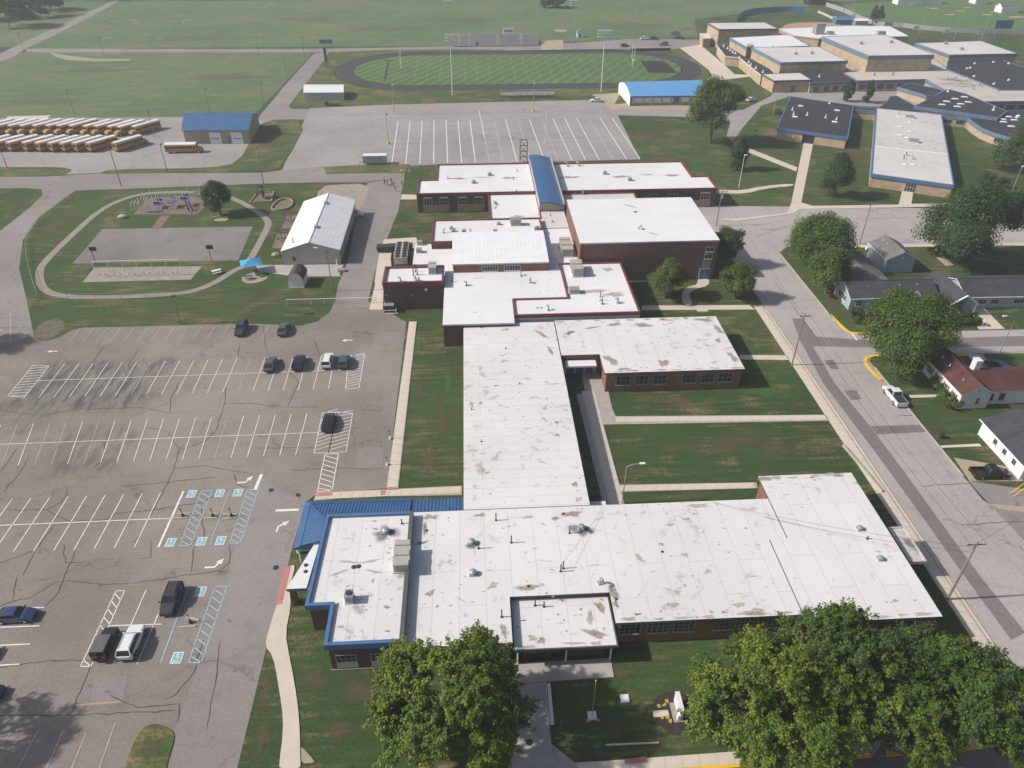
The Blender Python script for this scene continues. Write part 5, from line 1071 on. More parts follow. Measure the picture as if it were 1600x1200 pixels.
V(stack, B15, 3.7, *[(114.87,265.41),(113.23,259.76),(117.65,258.72),(122.87,255.26),(131.62,273.08),(125.68,252.77)], h=1.0, r=.2, mat=K['white_m'])
for x, y in [(153.28,256.79),(148.90,247.70),(143.86,237.76),(147.95,253.91),(143.13,242.82),(138.69,233.86),(139.63,231.09),(126.24,206.06),(128.67,205.93)]: skylight(B16, x, y, 3.7, 1.5, 1.0, -.5)
V(gooseneck, B16, 3.7, *[(150.47,258.55),(131.04,214.46),(131.22,210.92),(128.83,211.63)], s=1.1); air_handler('rooftop_unit', 'grey unit on the stained white roof of the angled high school block', *(139.70,227.11), 3.7, 3.2, 1.4, .7, K['galv'], -.5, 'rooftop air handlers')
air_handler('rooftop_unit', 'low grey unit near the back edge of the stained angled roof', *(151.94,253.69), 3.7, 3.0, 1.4, .6, K['galv'], -.5, 'rooftop air handlers')
for x, y in [(174.31,270.68),(179.31,273.99),(184.38,276.45),(177.54,267.01),(181.79,269.40),(170.36,266.53),(174.50,263.74)]: skylight(B12, x, y, 4.4, 2.4, 1.1, -.3)
V(stack, B12, 4.4, *[(184.90,258.99),(182.71,285.02)], h=1.3, r=.25, mat=K['white_m'])
for x, y in [(187.59,253.64),(183.70,250.71),(182.08,247.72),(181.53,242.51),(187.21,249.74)]: skylight(B14, x, y, 3.4, 2.2, 1.2, -.2)
V(roof_fan, B14, 3.4, *[(190.23,252.70),(180.18,251.68)], s=1.6, mat=K['white_m'])
V(roof_fan, B7, 10.5, *[(172.94,342.86),(187.56,344.90)], s=2.0); V(roof_fan, B3, 8.5, *[(140.48,333.45),(147.87,334.36)], s=1.8); V(roof_fan, B9, 7.0, *[(221.46,359.05),(221.78,346.13)], s=2.0)
V(stack, B11, 4.2, *[(166.82,312.74),(175.01,313.42),(172.89,321.59)], h=1.2, r=.2); V(gooseneck, B11, 4.2, *[(194.82,302.48),(195.07,298.25),(199.38,301.17),(193.39,304.71),(194.46,288.14),(200.36,293.83)], s=1.5)
V(roof_fan, B10, 4.6, *[(219.11,329.30),(228.63,331.29),(233.82,328.51),(210.36,320.07),(212.38,321.15),(205.60,306.64),(206.21,293.86),(215.78,299.60)], s=1.1, mat=K['white_m'])
for x, y in [(121.91,374.49),(122.45,370.00),(122.37,365.64),(122.29,361.37),(122.63,358.55),(121.49,349.08),(122.94,339.91),(122.19,334.93),(122.44,328.82),(123.11,321.71)]: stack(B5, x, y, 4.0, .9, .28, K['white_m'])
V(stack, B6, 3.9, (143.84,313.10), h=1.0, r=.25, mat=K['white_m']); V(drain, B2, 8.0, (137.89,353.87), r=.6)
air_handler('rooftop_unit', 'tall pale cooling unit standing between the high school gym roofs', *(172.10,386.81), 7.0, 5.0, 4.0, 4.5, K['galv'], 0, 'rooftop air handlers', 2)
air_handler('rooftop_unit', 'small dark unit on the near end of the high school pool roof', *(177.42,384.86), 7.0, 3.2, 2.0, 1.2, K['galv'], 0, 'rooftop air handlers')
air_handler('rooftop_unit', 'dark unit at the back edge of the main gym roof', *(191.97,364.07), 10.5, 4.0, 2.2, 1.2, K['frame_g'], 0, 'rooftop air handlers')
stain(B11, (193.93,296.23), 9, 6, 4.2, K['stain_g'], -.4); stain(B11, (195.40,303.52), 8, 4, 4.2, K['stain_b'], -.4)

# --- small free-standing buildings
def gable(name, label, cat, poly, z, ridge, wall, roof, axis, over=.4, group=None, trim=None):
    """poly: four corners of the eaves rectangle; axis 0 = ridge runs along the first edge"""
    p = ccw(poly); o = cen(p); p = shift(p, o)
    if axis: p = p[1:] + p[:1]
    a, b_, c, d = [Vector(q) for q in p]; m1, m2 = (a + d)/2, (b_ + c)/2
    t = thing(name, label, cat, (o[0], o[1], 0), 0, group)
    ip = [Vector(q) for q in inset([tuple(a), tuple(b_), tuple(c), tuple(d)], over)]
    w_ = MB(); w_.prism([tuple(q) for q in ip], 0, z - .1, 0)
    e = (ip[0] + ip[3])/2; f = (ip[1] + ip[2])/2; zz = ridge - .18
    w_.face([(*ip[3], z - .12), (*ip[0], z - .12), (*e, zz)], 0); w_.face([(*ip[1], z - .12), (*ip[2], z - .12), (*f, zz)], 0)
    wl = w_.build('wall', wall, t)
    r_ = MB(); th = .16
    for q0, q1, s in ((a, b_, 1), (d, c, -1)):
        f0 = [(*q0, z), (*q1, z), (*m2, ridge), (*m1, ridge)]; r_.face(f0 if s > 0 else f0[::-1], 0)
        f1 = [(x, y, zq - th) for x, y, zq in f0]; r_.face(f1[::-1] if s > 0 else f1, 1)
        r_.face([(*q0, z - th), (*q1, z - th), (*q1, z), (*q0, z)] if s > 0 else [(*q1, z - th), (*q0, z - th), (*q0, z), (*q1, z)], 1)
    for e0, e1, m in ((a, d, m1), (b_, c, m2)):
        for q in (e0, e1): r_.face([(*q, z - th), (*q, z), (*m, ridge), (*m, ridge - th)], 1); 
    rf = r_.build('roof', [roof, trim or K['white_m']], t)
    r2 = MB(); r2.tube((*m1, ridge + .02), (*m2, ridge + .02), .09, .09, 5); r2.build('ridge_cap', roof, rf)
    for q0, q1 in ((a, b_), (c, d)): r2 = MB(); r2.tube((*q0, z - .1), (*q1, z - .1), .09, .09, 5); r2.build('gutter', trim or K['white_m'], rf)
    t['_ip'] = [tuple(q) for q in ip][0]; del t['_ip']
    return t, wl, rf, [tuple(q) for q in ip]
def face_win(wl, ip, k, t0, t1, z0, z1, nc=2, nr=2, fm=None, name='window', fill=None, sill=True):
    a, c = edge_pts(ip, k, t0, t1); return window(wl, a, c, z0, z1, nc, nr, fm or K['frame_w'], name, sill, fill)
BN = gable('barn', 'grey steel sided barn with bright white ridged metal roof beside the service lane', 'barn', [(-44.4,157.0),(-31.0,157.0),(-31.0,187.5),(-44.4,187.5)], 3.6, 5.7, K['metal_wall'], K['metal_w2'], 1, .25)
t, wl, rf, ip = BN
kS = near_edge(ip)
panel(wl, *edge_pts(ip, kS, .66, .72), 0, 2.1, K['cream'], 'door'); panel(wl, *edge_pts(ip, kS, .16, .21), 1.1, 1.9, K['frame_k'], 'wall_vent', .25)
panel(wl, *edge_pts(ip, kS, .0, .012), 0, 3.4, K['cream'], 'corner_trim', .08); panel(wl, *edge_pts(ip, kS, .985, .998), 0, 3.4, K['cream'], 'corner_trim', .08)
stack(rf, -4.2, -12.6, 4.3, 1.4, .14, K['galv'])
for yy in (-6.5, 8.5):
    b = MB(); b.box(.15, yy, 5.55, .7, 1.6, .35, 0); b.build('ridge_vent', K['galv'], rf)
GA = gable('bus_garage', 'tan bus garage with long blue metal roof and two white doors', 'garage', [(-94.83,249.38),(-72.76,248.53),(-74.24,269.01),(-98.39,270.32)], 4.6, 7.0, K['tan_panel'], K['blue_m'], 0, .4, trim=K['blue_f'])
t, wl, rf, ip = GA; kS = near_edge(ip)
for t0 in (.39, .72):
    dr = panel(wl, *edge_pts(ip, kS, t0, t0 + .17), 0, 3.7, K['white_m'], 'garage_door', .08)
    for j in range(4):
        g = MB(); a, c = edge_pts(ip, kS, t0 + .03 + .03*j, t0 + .048 + .03*j); dd = (Vector(c) - Vector(a)).normalized(); nn = Vector((dd.y, -dd.x)); a, c = Vector(a) + nn*.1, Vector(c) + nn*.1
        g.face([(*a, 1.5), (*c, 1.5), (*c, 1.9), (*a, 1.9)], 0); g.build('door_light', K['glass'], dr)
panel(wl, *edge_pts(ip, kS, .66, .695), 0, 2.3, K['blue_t'], 'door', .08)
gable('storage_shed', 'long pale grey shed with white roof at the corner by the running track', 'shed', [(-64.82,302.32),(-49.24,301.96),(-50.59,314.18),(-66.67,315.05)], 3.1, 4.0, K['metal_wall2'], K['metal_w2'], 0, .2)
# blue roofed stadium pavilion with curved roof
pv = [(60.59,287.76),(91.79,287.48),(94.64,309.98),(59.73,308.16)]; o = cen(pv); q = shift(pv, o)
PAV = thing('pavilion', 'long white pavilion with curved bright blue roof beside the stadium', 'pavilion', (o[0], o[1], 0))
rows = []
for s in np.linspace(0, 1, 11):
    z = 3.6 + 2.3*math.sin(math.pi*s) ** .9
    A = lerp(q[0], q[3], s); B_ = lerp(q[1], q[2], s); rows.append(((*A, z), (*B_, z)))
m = MB(); m.grid([[r_[0] for r_ in rows], [r_[1] for r_ in rows]], 0); m.build('roof', K['blue_l'], PAV, smooth=True)
m = MB(); m.face([(*r_[0][:2], r_[0][2] - .06) for r_ in rows] + [(*q[3], 0), (*q[0], 0)], 0); m.face([(*r_[1][:2], r_[1][2] - .06) for r_ in rows][::-1] + [(*q[1], 0), (*q[2], 0)], 0)
qq = inset(ccw(q), 1.0); m.prism(qq, 0, 3.5, 0); pw = m.build('wall', K['white_m'], PAV)
kS = near_edge(qq)
for i in range(8): panel(pw, *edge_pts(qq, kS, .02 + i*.122, .03 + i*.122), 0, 3.4, K['frame_g'], 'post', .7)
for i in range(8): panel(pw, *edge_pts(qq, kS, .04 + i*.122, .13 + i*.122), 0, .9, K['tan_panel'], 'counter', .3)
panel(pw, *edge_pts(qq, kS, .55, .62), 0, 3.3, K['blue_t'], 'door', .2); panel(pw, *edge_pts(qq, kS, 0, 1), 2.9, 3.5, K['blue_f'], 'fascia', .5)
# gambrel playground shed
sx, sy = (-39.23,147.81)
SH = thing('garden_shed', 'small white barn shaped shed with rounded brown shingle roof on the lawn', 'shed', (sx, sy, 0), R(-2))
prof = [(-1.75, 2.1), (-1.55, 2.7), (-1.0, 3.35), (0, 3.75), (1.0, 3.35), (1.55, 2.7), (1.75, 2.1)]
m = MB(); m.prism([(-1.6,-2.2),(1.6,-2.2),(1.6,2.2),(-1.6,2.2)], .15, 2.1, 0)
for y in (-2.2, 2.2): f = [(x*.93, y, z - .06) for x, z in prof]; m.face(f if y > 0 else f[::-1], 0)
m.build('wall', K['sid_w'], SH)
m = MB(); m.grid([[(x, -2.35, z) for x, z in prof], [(x, 2.35, z) for x, z in prof]], 0); m.build('roof', K['sh_b'], SH)
m = MB(); m.box(0, 0, 0, 3.4, 4.6, .15, 0); m.build('skid_base', K['wood_l'], SH)
# lighter newer half of the angled block roof, with the raised seam between
hq = [(125.39,223.37),(144.16,214.95),(131.96,189.74),(113.59,199.68)]; b = MB(); b.face([(*p, 3.712) for p in ccw(inset(ccw(hq), .25))]); b.build('roof_sheet', K['roof_d'], B16)
b = MB(); b.tube((*hq[0], 3.75), (*hq[1], 3.75), .16, .16, 6); b.build('roof_seam', K['white_m'], B16)
# --- houses over the street
def house(label, poly, z, ridge, wall, roof, axis, group='houses across the street'):
    return gable('house', label, 'house', poly, z, ridge, wall, roof, axis, .45, group)
HA = house('blue grey gabled house with grey roof beside the north street', [(91.84,154.74),(99.31,154.74),(99.31,145.35),(91.84,145.35)], 3.4, 5.3, K['sid_b'], K['sh_g'], 1)
t, wl, rf, ip = HA; kS = near_edge(ip); panel(wl, *edge_pts(ip, kS, .47, .53), 3.3, 3.9, K['white_m'], 'gable_vent', .06)
HB = house('ranch house with charcoal roof and grey rear wing behind the corner lawn', [(76.6,129.2),(95.5,129.2),(95.5,137.3),(76.6,137.3)], 2.9, 4.8, K['sid_b'], K['sh_d'], 0)
t, wl, rf, ip = HB; kS = near_edge(ip)
for t0, nc in ((.07, 2), (.32, 4), (.66, 3)): face_win(wl, ip, kS, t0, t0 + .06*nc*.55, .9, 2.2, nc, 2)
kW = min(range(4), key=lambda k: ip[k][0] + ip[(k + 1) % 4][0]); face_win(wl, ip, kW, .25, .75, .9, 2.2, 4, 2)
m = MB(); m.face([(3.2,-4.9,2.7),(5.0,-3.0,3.75),(6.8,-4.9,2.7)], 1); m.face([(3.2,-4.9,2.7),(3.2,-3.6,2.75),(5.0,-2.6,3.75),(5.0,-4.9,3.75)], 0); m.face([(5.0,-4.9,3.75),(5.0,-2.6,3.75),(6.8,-3.6,2.75),(6.8,-4.9,2.7)], 0); m.face([(3.2,-4.95,2.7),(6.8,-4.95,2.7),(5.0,-4.95,3.75)], 1)
m.build('porch_gable', [K['sh_g'], K['white_m']], rf)
rw = [(82.86,140.18),(88.69,151.59),(92.63,144.72),(90.38,140.18)]; m = MB(); o_ = t.location; p_ = shift(ccw([(78.5,137.0),(88.6,137.0),(88.6,151.5),(78.5,151.5)]), o_)
m.prism(inset(p_, .4), 0, 2.9, 0); w2 = m.build('rear_wall', K['sid_b'], t)
m = MB(); c0 = [(*v, 2.9) for v in p_]; r0, r1 = (83.5 - o_[0], 140.5 - o_[1], 4.6), (83.5 - o_[0], 147.5 - o_[1], 4.6)
m.face([c0[0], c0[1], r0], 0); m.face([c0[1], c0[2], r1, r0], 0); m.face([c0[2], c0[3], r1], 0); m.face([c0[3], c0[0], r0, r1], 0); m.build('rear_roof', K['sh_g'], w2)
HC = house('long grey ranch house with black roof and white gabled carport', [(100.8,128.6),(124,128.0),(124,137.6),(100.8,138.2)], 2.9, 4.7, K['sid_b'], K['sh_d'], 0)
t, wl, rf, ip = HC; kS = near_edge(ip)
for t0, w_ in ((.12, .08), (.24, .08), (.46, .10), (.62, .08), (.8, .1)): face_win(wl, ip, kS, t0, t0 + w_, 1.0, 2.1, 3, 1)
o_ = t.location; m = MB()
cx0, cx1, cy0, cy1 = 96.3 - o_[0], 102.0 - o_[0], 126.2 - o_[1], 137.5 - o_[1]; xm = (cx0 + cx1)/2
m.face([(cx0, cy0, 2.8), (cx0, cy1, 2.8), (xm, cy1, 4.7), (xm, cy0, 4.7)][::-1], 0); m.face([(xm, cy0, 4.7), (xm, cy1, 4.7), (cx1, cy1, 2.8), (cx1, cy0, 2.8)][::-1], 0)
cpr = m.build('carport_roof', K['sh_d'], t)
m = MB()
for a, c in (((cx0, cy0 - .02, 2.6), (xm, cy0 - .02, 4.55)), ((xm, cy0 - .02, 4.55), (cx1, cy0 - .02, 2.6))): m.tube(a, c, .2, .2, 4)
m.face([(cx0, cy1 - .2, 2.6), (cx1, cy1 - .2, 2.6), (xm, cy1 - .2, 4.5)], 0); m.build('barge_board', K['white_m'], cpr)
m = MB(); m.box(cx0 + .15, (cy0 + cy1)/2 + 2, 0, .2, 6.5, 2.75, 0); m.build('carport_wall', K['sid_w'], t)
for x in (cx0 + .2, cx1 - .2):
    m = MB(); m.box(x, cy0 + .25, 0, .3, .3, 2.8, 0); m.build('carport_post', K['white_m'], t)
roof_fan(rf, 11.0, -2.4, 3.9, 1.3, K['white_m'])
HD = house('white sided house with red brown roof and white shutters under the corner tree', [(80.56,107.25),(86.58,107.25),(86.58,94.98),(80.56,94.98)], 3.2, 5.0, K['sid_w'], K['sh_r'], 1)
t, wl, rf, ip = HD; kS = near_edge(ip); kW = min(range(4), key=lambda k: ip[k][0] + ip[(k + 1) % 4][0])
face_win(wl, ip, kS, .55, .66, 1.0, 2.2, 2, 1); panel(wl, *edge_pts(ip, kS, .5, .55), 3.5, 3.9, K['frame_g'], 'gable_vent', .06)
for t0 in (.12, .34, .58, .8): face_win(wl, ip, kW, t0, t0 + .09, 1.0, 2.2, 2, 2, K['frame_w'])
for t0 in (.09, .22, .31, .44, .55, .68, .77, .9): panel(wl, *edge_pts(ip, kW, t0, t0 + .022), 1.0, 2.2, K['maroon'], 'shutter', .05)
o_ = t.location; xr = ip[1][0]; m = MB(); ext = shift(ccw([(85.31,96.07),(102.97,96.07),(102.97,103.04),(88.31,103.04)]), o_)
m.prism(inset(ext, .4), 0, 3.0, 0); xw = m.build('side_wall', K['sid_w'], t); ex_ = ext; zr_ = 4.6
ym = (min(v[1] for v in ext) + max(v[1] for v in ext))/2; y0, y1 = min(v[1] for v in ext), max(v[1] for v in ext); x0, x1 = min(v[0] for v in ext), max(v[0] for v in ext)
m = MB(); m.face([(x0 - 1, y0, 3.1), (x1, y0, 3.1), (x1, ym, zr_), (x0 - 3, ym, zr_)], 0); m.face([(x0 - 3, ym, zr_), (x1, ym, zr_), (x1, y1, 3.1), (x0 - 1, y1, 3.1)], 0); m.build('side_roof', K['sh_r'], xw)
kS2 = near_edge(inset(ext, .4)); iq = inset(ext, .4)
for t0 in (.04, .16): window(xw, *edge_pts(iq, kS2, t0, t0 + .06), .9, 2.3, 2, 2, K['frame_g'])
m = MB(); m.box(3.0, .8, 3.6, 1.0, 1.2, 2.0, 0); m.box(3.0, .8, 5.6, 1.15, 1.35, .12, 0); m.build('chimney', K['white_m'], rf)
HE = house('long white house with dark grey roof beside the parked black pickup', [(80.4,77.4),(92.6,77.4),(92.6,89.2),(80.4,89.2)], 2.8, 4.7, K['sid_w'], K['sh_d'], 1)
t, wl, rf, ip = HE; kW = min(range(4), key=lambda k: ip[k][0] + ip[(k + 1) % 4][0])
for t0 in (.16, .38, .60): face_win(wl, ip, kW, 1 - t0 - .08, 1 - t0, 1.1, 2.1, 2, 1, K['frame_w'])
for hs_ in (HB, HC, HD, HE, HA):
    rf_ = hs_[2]; bb = [v.co for v in rf_.data.vertices]; zt = max(v.z for v in bb); xs_ = [v.x for v in bb]; ys_ = [v.y for v in bb]
    long_x = (max(xs_) - min(xs_)) > (max(ys_) - min(ys_))
    for u in (-.25, .1, .3):
        x_, y_ = ((max(xs_) - min(xs_))*u, -1.2) if long_x else (-1.3, (max(ys_) - min(ys_))*u)
        stack(rf_, x_, y_, zt - .85, .55, .07, K['white_m'] if u > 0 else K['galv'])
# ------------------------------------------------------------------ vehicles
def loft_body(st, mat_, par, name):
    """st: (x, z_bottom, z_top, half width)"""
    m = MB(); rows = []
    for x, zb, zt, hw in st:
        h = zt - zb
        half = [(hw*.86, zb), (hw, zb + h*.22), (hw, zb + h*.70), (hw*.95, zb + h*.93), (hw*.80, zt)]
        rows.append([(x, -y, z) for y, z in half[::-1]][::-1] + [(x, y, z) for y, z in half[::-1]])
        rows[-1] = [(x, y, z) for y, z in half] + [(x, -y, z) for y, z in half[::-1]]
    m.grid(rows, 0, True); m.face(rows[0], 0); m.face(rows[-1][::-1], 0)
    return m.build(name, mat_, par, smooth=False)
CAR = {  # length, width, height, belt height, cabin base rear/front, cabin roof rear/front, hood height
 'sedan': (4.75, 1.84, 1.45, .98, -1.95, 1.00, -1.05, .30),
 'hatch': (4.35, 1.82, 1.58, 1.0, -2.05, 1.05, -1.55, .35),
 'suv':   (4.75, 1.92, 1.74, 1.10, -2.28, 1.00, -1.95, .35),
 'van':   (5.0, 1.98, 1.76, 1.06, -2.40, 1.55, -2.15, .65),
 'jeep':  (4.3, 1.86, 1.85, 1.15, -2.00, .62, -1.95, .42),
 'pickup':(5.7, 1.98, 1.88, 1.15, -.75, 1.30, -.45, .70),
 'cap_pickup': (5.6, 1.98, 1.86, 1.12, -2.70, 1.25, -2.60, .60)}
WHEEL = {}
def wheel(par, x, y, r):
    k = round(r, 2)
    if k not in WHEEL:
        m = MB(); m.tube((0, -.12, 0), (0, .12, 0), r, r, 14); a = bpy.data.meshes.new('wheel')
        o = m.build('wheel', K['rubber'], par); m = MB(); m.tube((0, -.13, 0), (0, .13, 0), r*.6, r*.6, 10); m.build('rim', K['chrome'], o); WHEEL[k] = o
        o.location = (x, y, r); return
    c = WHEEL[k].copy(); col.objects.link(c); c.parent = par; c.location = (x, y, r)
    for ch in WHEEL[k].children: d = ch.copy(); col.objects.link(d); d.parent = c
def car(kind, paint, label, cat, xy, head, roofmat=None, group='parked cars'):
    L_, W, H, B_, cr, cf, rr, rf = CAR[kind]; hw = W/2; h2 = L_/2
    t = thing('parked_' + ('pickup' if 'pickup' in kind else 'van' if kind == 'van' else 'car'), label, cat, (xy[0], xy[1], .03), head, group)
    nose = .72 if kind in ('sedan', 'hatch') else (1.0 if kind == 'jeep' else .88)
    tail = B_ - .04 if kind in ('sedan',) else B_
    st = [(-h2, .42, tail - .12, hw*.84), (-h2 + .12, .28, tail, hw*.95), (-h2 + .7, .24, B_, hw), (cr + .3, .24, B_, hw), (cf, .24, B_, hw), (cf + .35, .24, B_ - .02, hw*.99), (h2 - .55, .24, nose + .10, hw*.97), (h2 - .12, .28, nose, hw*.88), (h2, .38, nose - .16, hw*.74)]
    if kind == 'pickup': st = [(-.75, .3, B_, hw)] + st[4:]
    bd = loft_body(st, paint, t, 'body')
    lo = hw*.90; up = hw*.74
    if kind == 'jeep': lo, up = hw*.92, hw*.86
    zb, zr = B_ - .02, H - .05
    b0 = [(cr, -lo, zb), (cf, -lo, zb), (cf, lo, zb), (cr, lo, zb)]; b1 = [(rr, -up, zr), (rf, -up, zr), (rf, up, zr), (rr, up, zr)]
    m = MB(); m.grid([b0, b1], 0, True); m.face(b1, 0); m.build('windows', K['glass'], t)
    m = MB(); e = .03; rows = [[(x + (e if x == rf else -e), y*(1.03), zr - .02) for x, y, z in b1], [(x, y, zr + .03) for x, y, z in b1], [((x - .25 if x == rf else x + .2), y*.8, H) for x, y, z in b1]]
    m.grid(rows, 0, True); m.face(rows[-1], 0); m.build('roof', roofmat or paint, t)
    mids = [(.5*(cr + cf)*.9, .5*(rr + rf))] if kind != 'pickup' else []
    if kind in ('suv', 'van', 'cap_pickup', 'hatch'): mids.append((cr*.55, rr*.55))
    for s in (-1, 1):
        m = MB(); m.tube((cf, s*lo, zb), (rf, s*up, zr), .045, .04, 4); m.build('pillar', paint, t)
        m = MB(); m.tube((cr, s*lo, zb), (rr, s*up, zr), .07, .06, 4); m.build('pillar', paint, t)
        for a, c in mids: m = MB(); m.tube((a, s*lo*1.005, zb), (c, s*up*1.005, zr), .045, .04, 4); m.build('pillar', K['black_p'] if kind != 'jeep' else paint, t)
        m = MB(); m.box(cf - .12, s*(hw + .10), B_ - .02, .14, .22, .16, 0); m.build('mirror', paint, t)
        m = MB(); m.box(h2 - .16, s*hw*.64, nose - .20, .16, .34, .14, 0); m.build('headlight', K['lamp'], t)
        m = MB(); m.box(-h2 + .06, s*hw*.74, B_ - .30, .14, .22, .18, 0); m.build('tail_light', K['tail'], t)
    m = MB(); m.box(h2 - .05, 0, .34, .14, W*.72, .2, 0); m.build('bumper', K['black_p'], t)
    m = MB(); m.box(-h2 + .05, 0, .36, .16, W*.78, .2, 0); m.build('bumper', K['black_p'] if kind not in ('cap_pickup', 'pickup') else K['chrome'], t)
    r = .33 if kind in ('sedan', 'hatch') else .38
    for x in (-h2*.58, h2*.60):
        for y in (-hw + .10, hw - .10): wheel(t, x, y, r)
    if kind == 'pickup':
        m = MB(); m.box((-h2 - .75)/2, 0, .45, h2 - .75, W*.8, .12, 0); m.build('bed_floor', K['black_p'], t)
        for s in (-1, 1): m = MB(); m.box((-h2 - .75)/2, s*(hw - .09), .4, h2 - .75, .16, B_ - .42, 0); m.build('bed_side', paint, t)
        m = MB(); m.box(-h2 + .05, 0, .42, .1, W*.86, B_ - .46, 0); m.build('tailgate', paint, t)
        m = MB()
        for y in (-.7, .7): m.tube((-.82, y, B_), (-.66, y, H - .08), .035, .035, 4)
        m.tube((-.66, -.7, H - .08), (-.66, .7, H - .08), .035, .035, 4); m.build('roll_bar', K['chrome'], t)
    if kind == 'jeep':
        m = MB(); m.tube((-h2 - .02, 0, .95), (-h2 - .24, 0, .95), .38, .38, 12); m.build('spare_wheel', K['rubber'], t)
        for s in (-1, 1): m = MB(); m.box(h2*.60, s*(hw - .02), .78, 1.0, .3, .08, 0); m.build('mudguard', K['black_p'], t)
    if kind == 'suv':
        for s in (-1, 1): m = MB(); m.tube((rr + .2, s*up*.86, H + .05), (rf - .15, s*up*.86, H + .05), .025, .025, 4); m.build('roof_rail', K['black_p'], t)
    return t
PN = dict(navy=glossy('navy car paint', (.020, .040, .13)), black=glossy('black car paint', (.012, .012, .014)), white=glossy('white car paint', (.74, .74, .75), .3), grey=glossy('dark grey car paint', (.085, .088, .092)), char=glossy('charcoal car paint', (.040, .042, .046)), silver=glossy('silver car paint', (.36, .37, .38), .3), green=glossy('grey green car paint', (.070, .082, .085)), roof=simple('soft black top', (.12, .115, .115), (.095, .09, .09), 3, .8))
N_, S_, E_, W_ = math.pi/2, -math.pi/2, 0.0, math.pi
car('sedan', PN['navy'], 'dark blue sedan parked facing right at the left edge of the lot', 'car', (-57.83,60.37), E_ + .02)
car('sedan', PN['black'], 'black car cut off by the left edge below the blue sedan', 'car', (-56.47,49.88), E_)
car('van', PN['char'], 'dark van out at the left edge with its shadow between two bays', 'van', (-60.20,55.12), E_)
car('suv', PN['char'], 'dark grey suv facing the viewer beside the blue accessible bay', 'car', (-39.45,61.78), S_)
car('jeep', PN['black'], 'black off road car with flat grey top left of the white suv', 'car', (-45.11,55.60), N_, PN['roof'])
car('suv', PN['white'], 'white suv parked between the black off road car and blue lines', 'car', (-42.17,55.70), N_)
car('suv', PN['char'], 'dark car alone at the lawn edge, left of the grey sedan', 'car', (-46.82,127.78), S_)
car('sedan', PN['grey'], 'grey sedan parked at the lawn edge below the silver bench', 'car', (-38.44,127.33), N_)
car('sedan', PN['green'], 'dark sedan at the left end of the row of four cars', 'car', (-38.32,114.81), N_)
car('suv', PN['black'], 'black suv second from the left in the row of four cars', 'car', (-33.20,114.96), N_)
car('suv', PN['white'], 'white suv with dark rear window in the row of four cars', 'car', (-27.97,115.31), N_)
car('hatch', PN['green'], 'grey green hatchback next to the hatched end island', 'car', (-24.97,114.94), N_)
car('sedan', PN['black'], 'black sedan alone on the hatched area near the crosswalk', 'car', (-25.13,96.83), N_)
t = car('pickup', PN['white'], 'white pickup with dark bed cover parked along the street kerb', 'pickup', (71.74,98.90), N_)
m = MB(); m.box(-1.82, 0, 1.14, 1.9, 1.62, .07, 0); m.build('bed_cover', K['frame_k'], t)
car('pickup', PN['black'], 'black pickup with open bed parked on the dirt patch by a house', 'pickup', (76.78,78.84), E_ - .03)
car('van', PN['navy'], 'dark blue minivan on the driveway behind the red brown roof', 'van', (94.87,106.34), N_ + .25)
car('sedan', PN['white'], 'white car at the lot edge left of the blue roofed pavilion', 'car', (48.65,294.70), W_)
car('sedan', PN['white'], 'white car on the drive right of the tall tree by the pavilion', 'car', (109.18,292.37), .55)
car('hatch', PN['char'], 'dark car on the road behind the goal post', 'car', (78.60,398.01), .3)
car('suv', PN['grey'], 'dark grey car on the far road near the black track apron', 'car', (99.02,400.09), 2.9)
car('sedan', PN['white'], 'small white car on the grass edge of the far road', 'car', (92.25,415.39), .1)
car('suv', PN['green'], 'dark car beside the small white car on the far road', 'car', (97.29,415.11), .1)
car('pickup', PN['black'], 'black pickup parked left of the far auditorium', 'pickup', (110.47,416.12), 2.6)
car('suv', PN['char'], 'dark suv parked behind the black pickup near the far auditorium', 'car', (111.34,428.46), 2.5)
t = thing('flatbed_trailer', 'dark flatbed trailer standing by the white roofed shed', 'trailer', (*(-53.31,294.68), .03))
b = MB(); b.box(0, 0, .6, 5.6, 2.1, .15, 0); b.build('deck', K['frame_k'], t)
for x in (-.6, .6):
    for y in (-1.1, 1.1): wheel(t, x, y, .38)
b = MB(); b.tube((2.8, 0, .65), (4.2, 0, .5), .06, .06, 5); b.build('tow_bar', K['frame_k'], t); b = MB(); b.box(-1.8, 0, .75, 1.2, 1.6, .8, 0); b.build('tool_box', K['green_m'], t)
t = thing('cargo_trailer', 'silver enclosed cargo trailer beside the grass strip of the north lot', 'trailer', (*(-29.94,226.60), .03))
b = MB(); b.box(0, 0, .55, 7.2, 2.4, 2.3, 0, 0, 1); b.build('body', [K['metal_wall2'], K['white_m']], t)
b = MB(); b.box(0, -1.215, 1.9, 4.6, .02, .32, 0); b.build('stripe', K['blue_g'], t)
for x in (-.1, .9):
    for y in (-1.15, 1.15): wheel(t, x, y, .38)
b = MB(); b.tube((-3.6, .5, .6), (-4.9, 0, .5), .05, .05, 5); b.tube((-3.6, -.5, .6), (-4.9, 0, .5), .05, .05, 5); b.tube((-4.9, 0, 0), (-4.9, 0, .7), .06, .06, 6); b.build('tow_bar', K['frame_k'], t)
for x in (-3.6, 3.6): b = MB(); b.box(x, -1.22, .5, .1, .05, 2.4, 0); b.build('corner_trim', K['white_m'], t)
car('cap_pickup', PN['white'], 'white truck half hidden behind the far end of the barn', 'truck', (-31.65,185.32), E_)

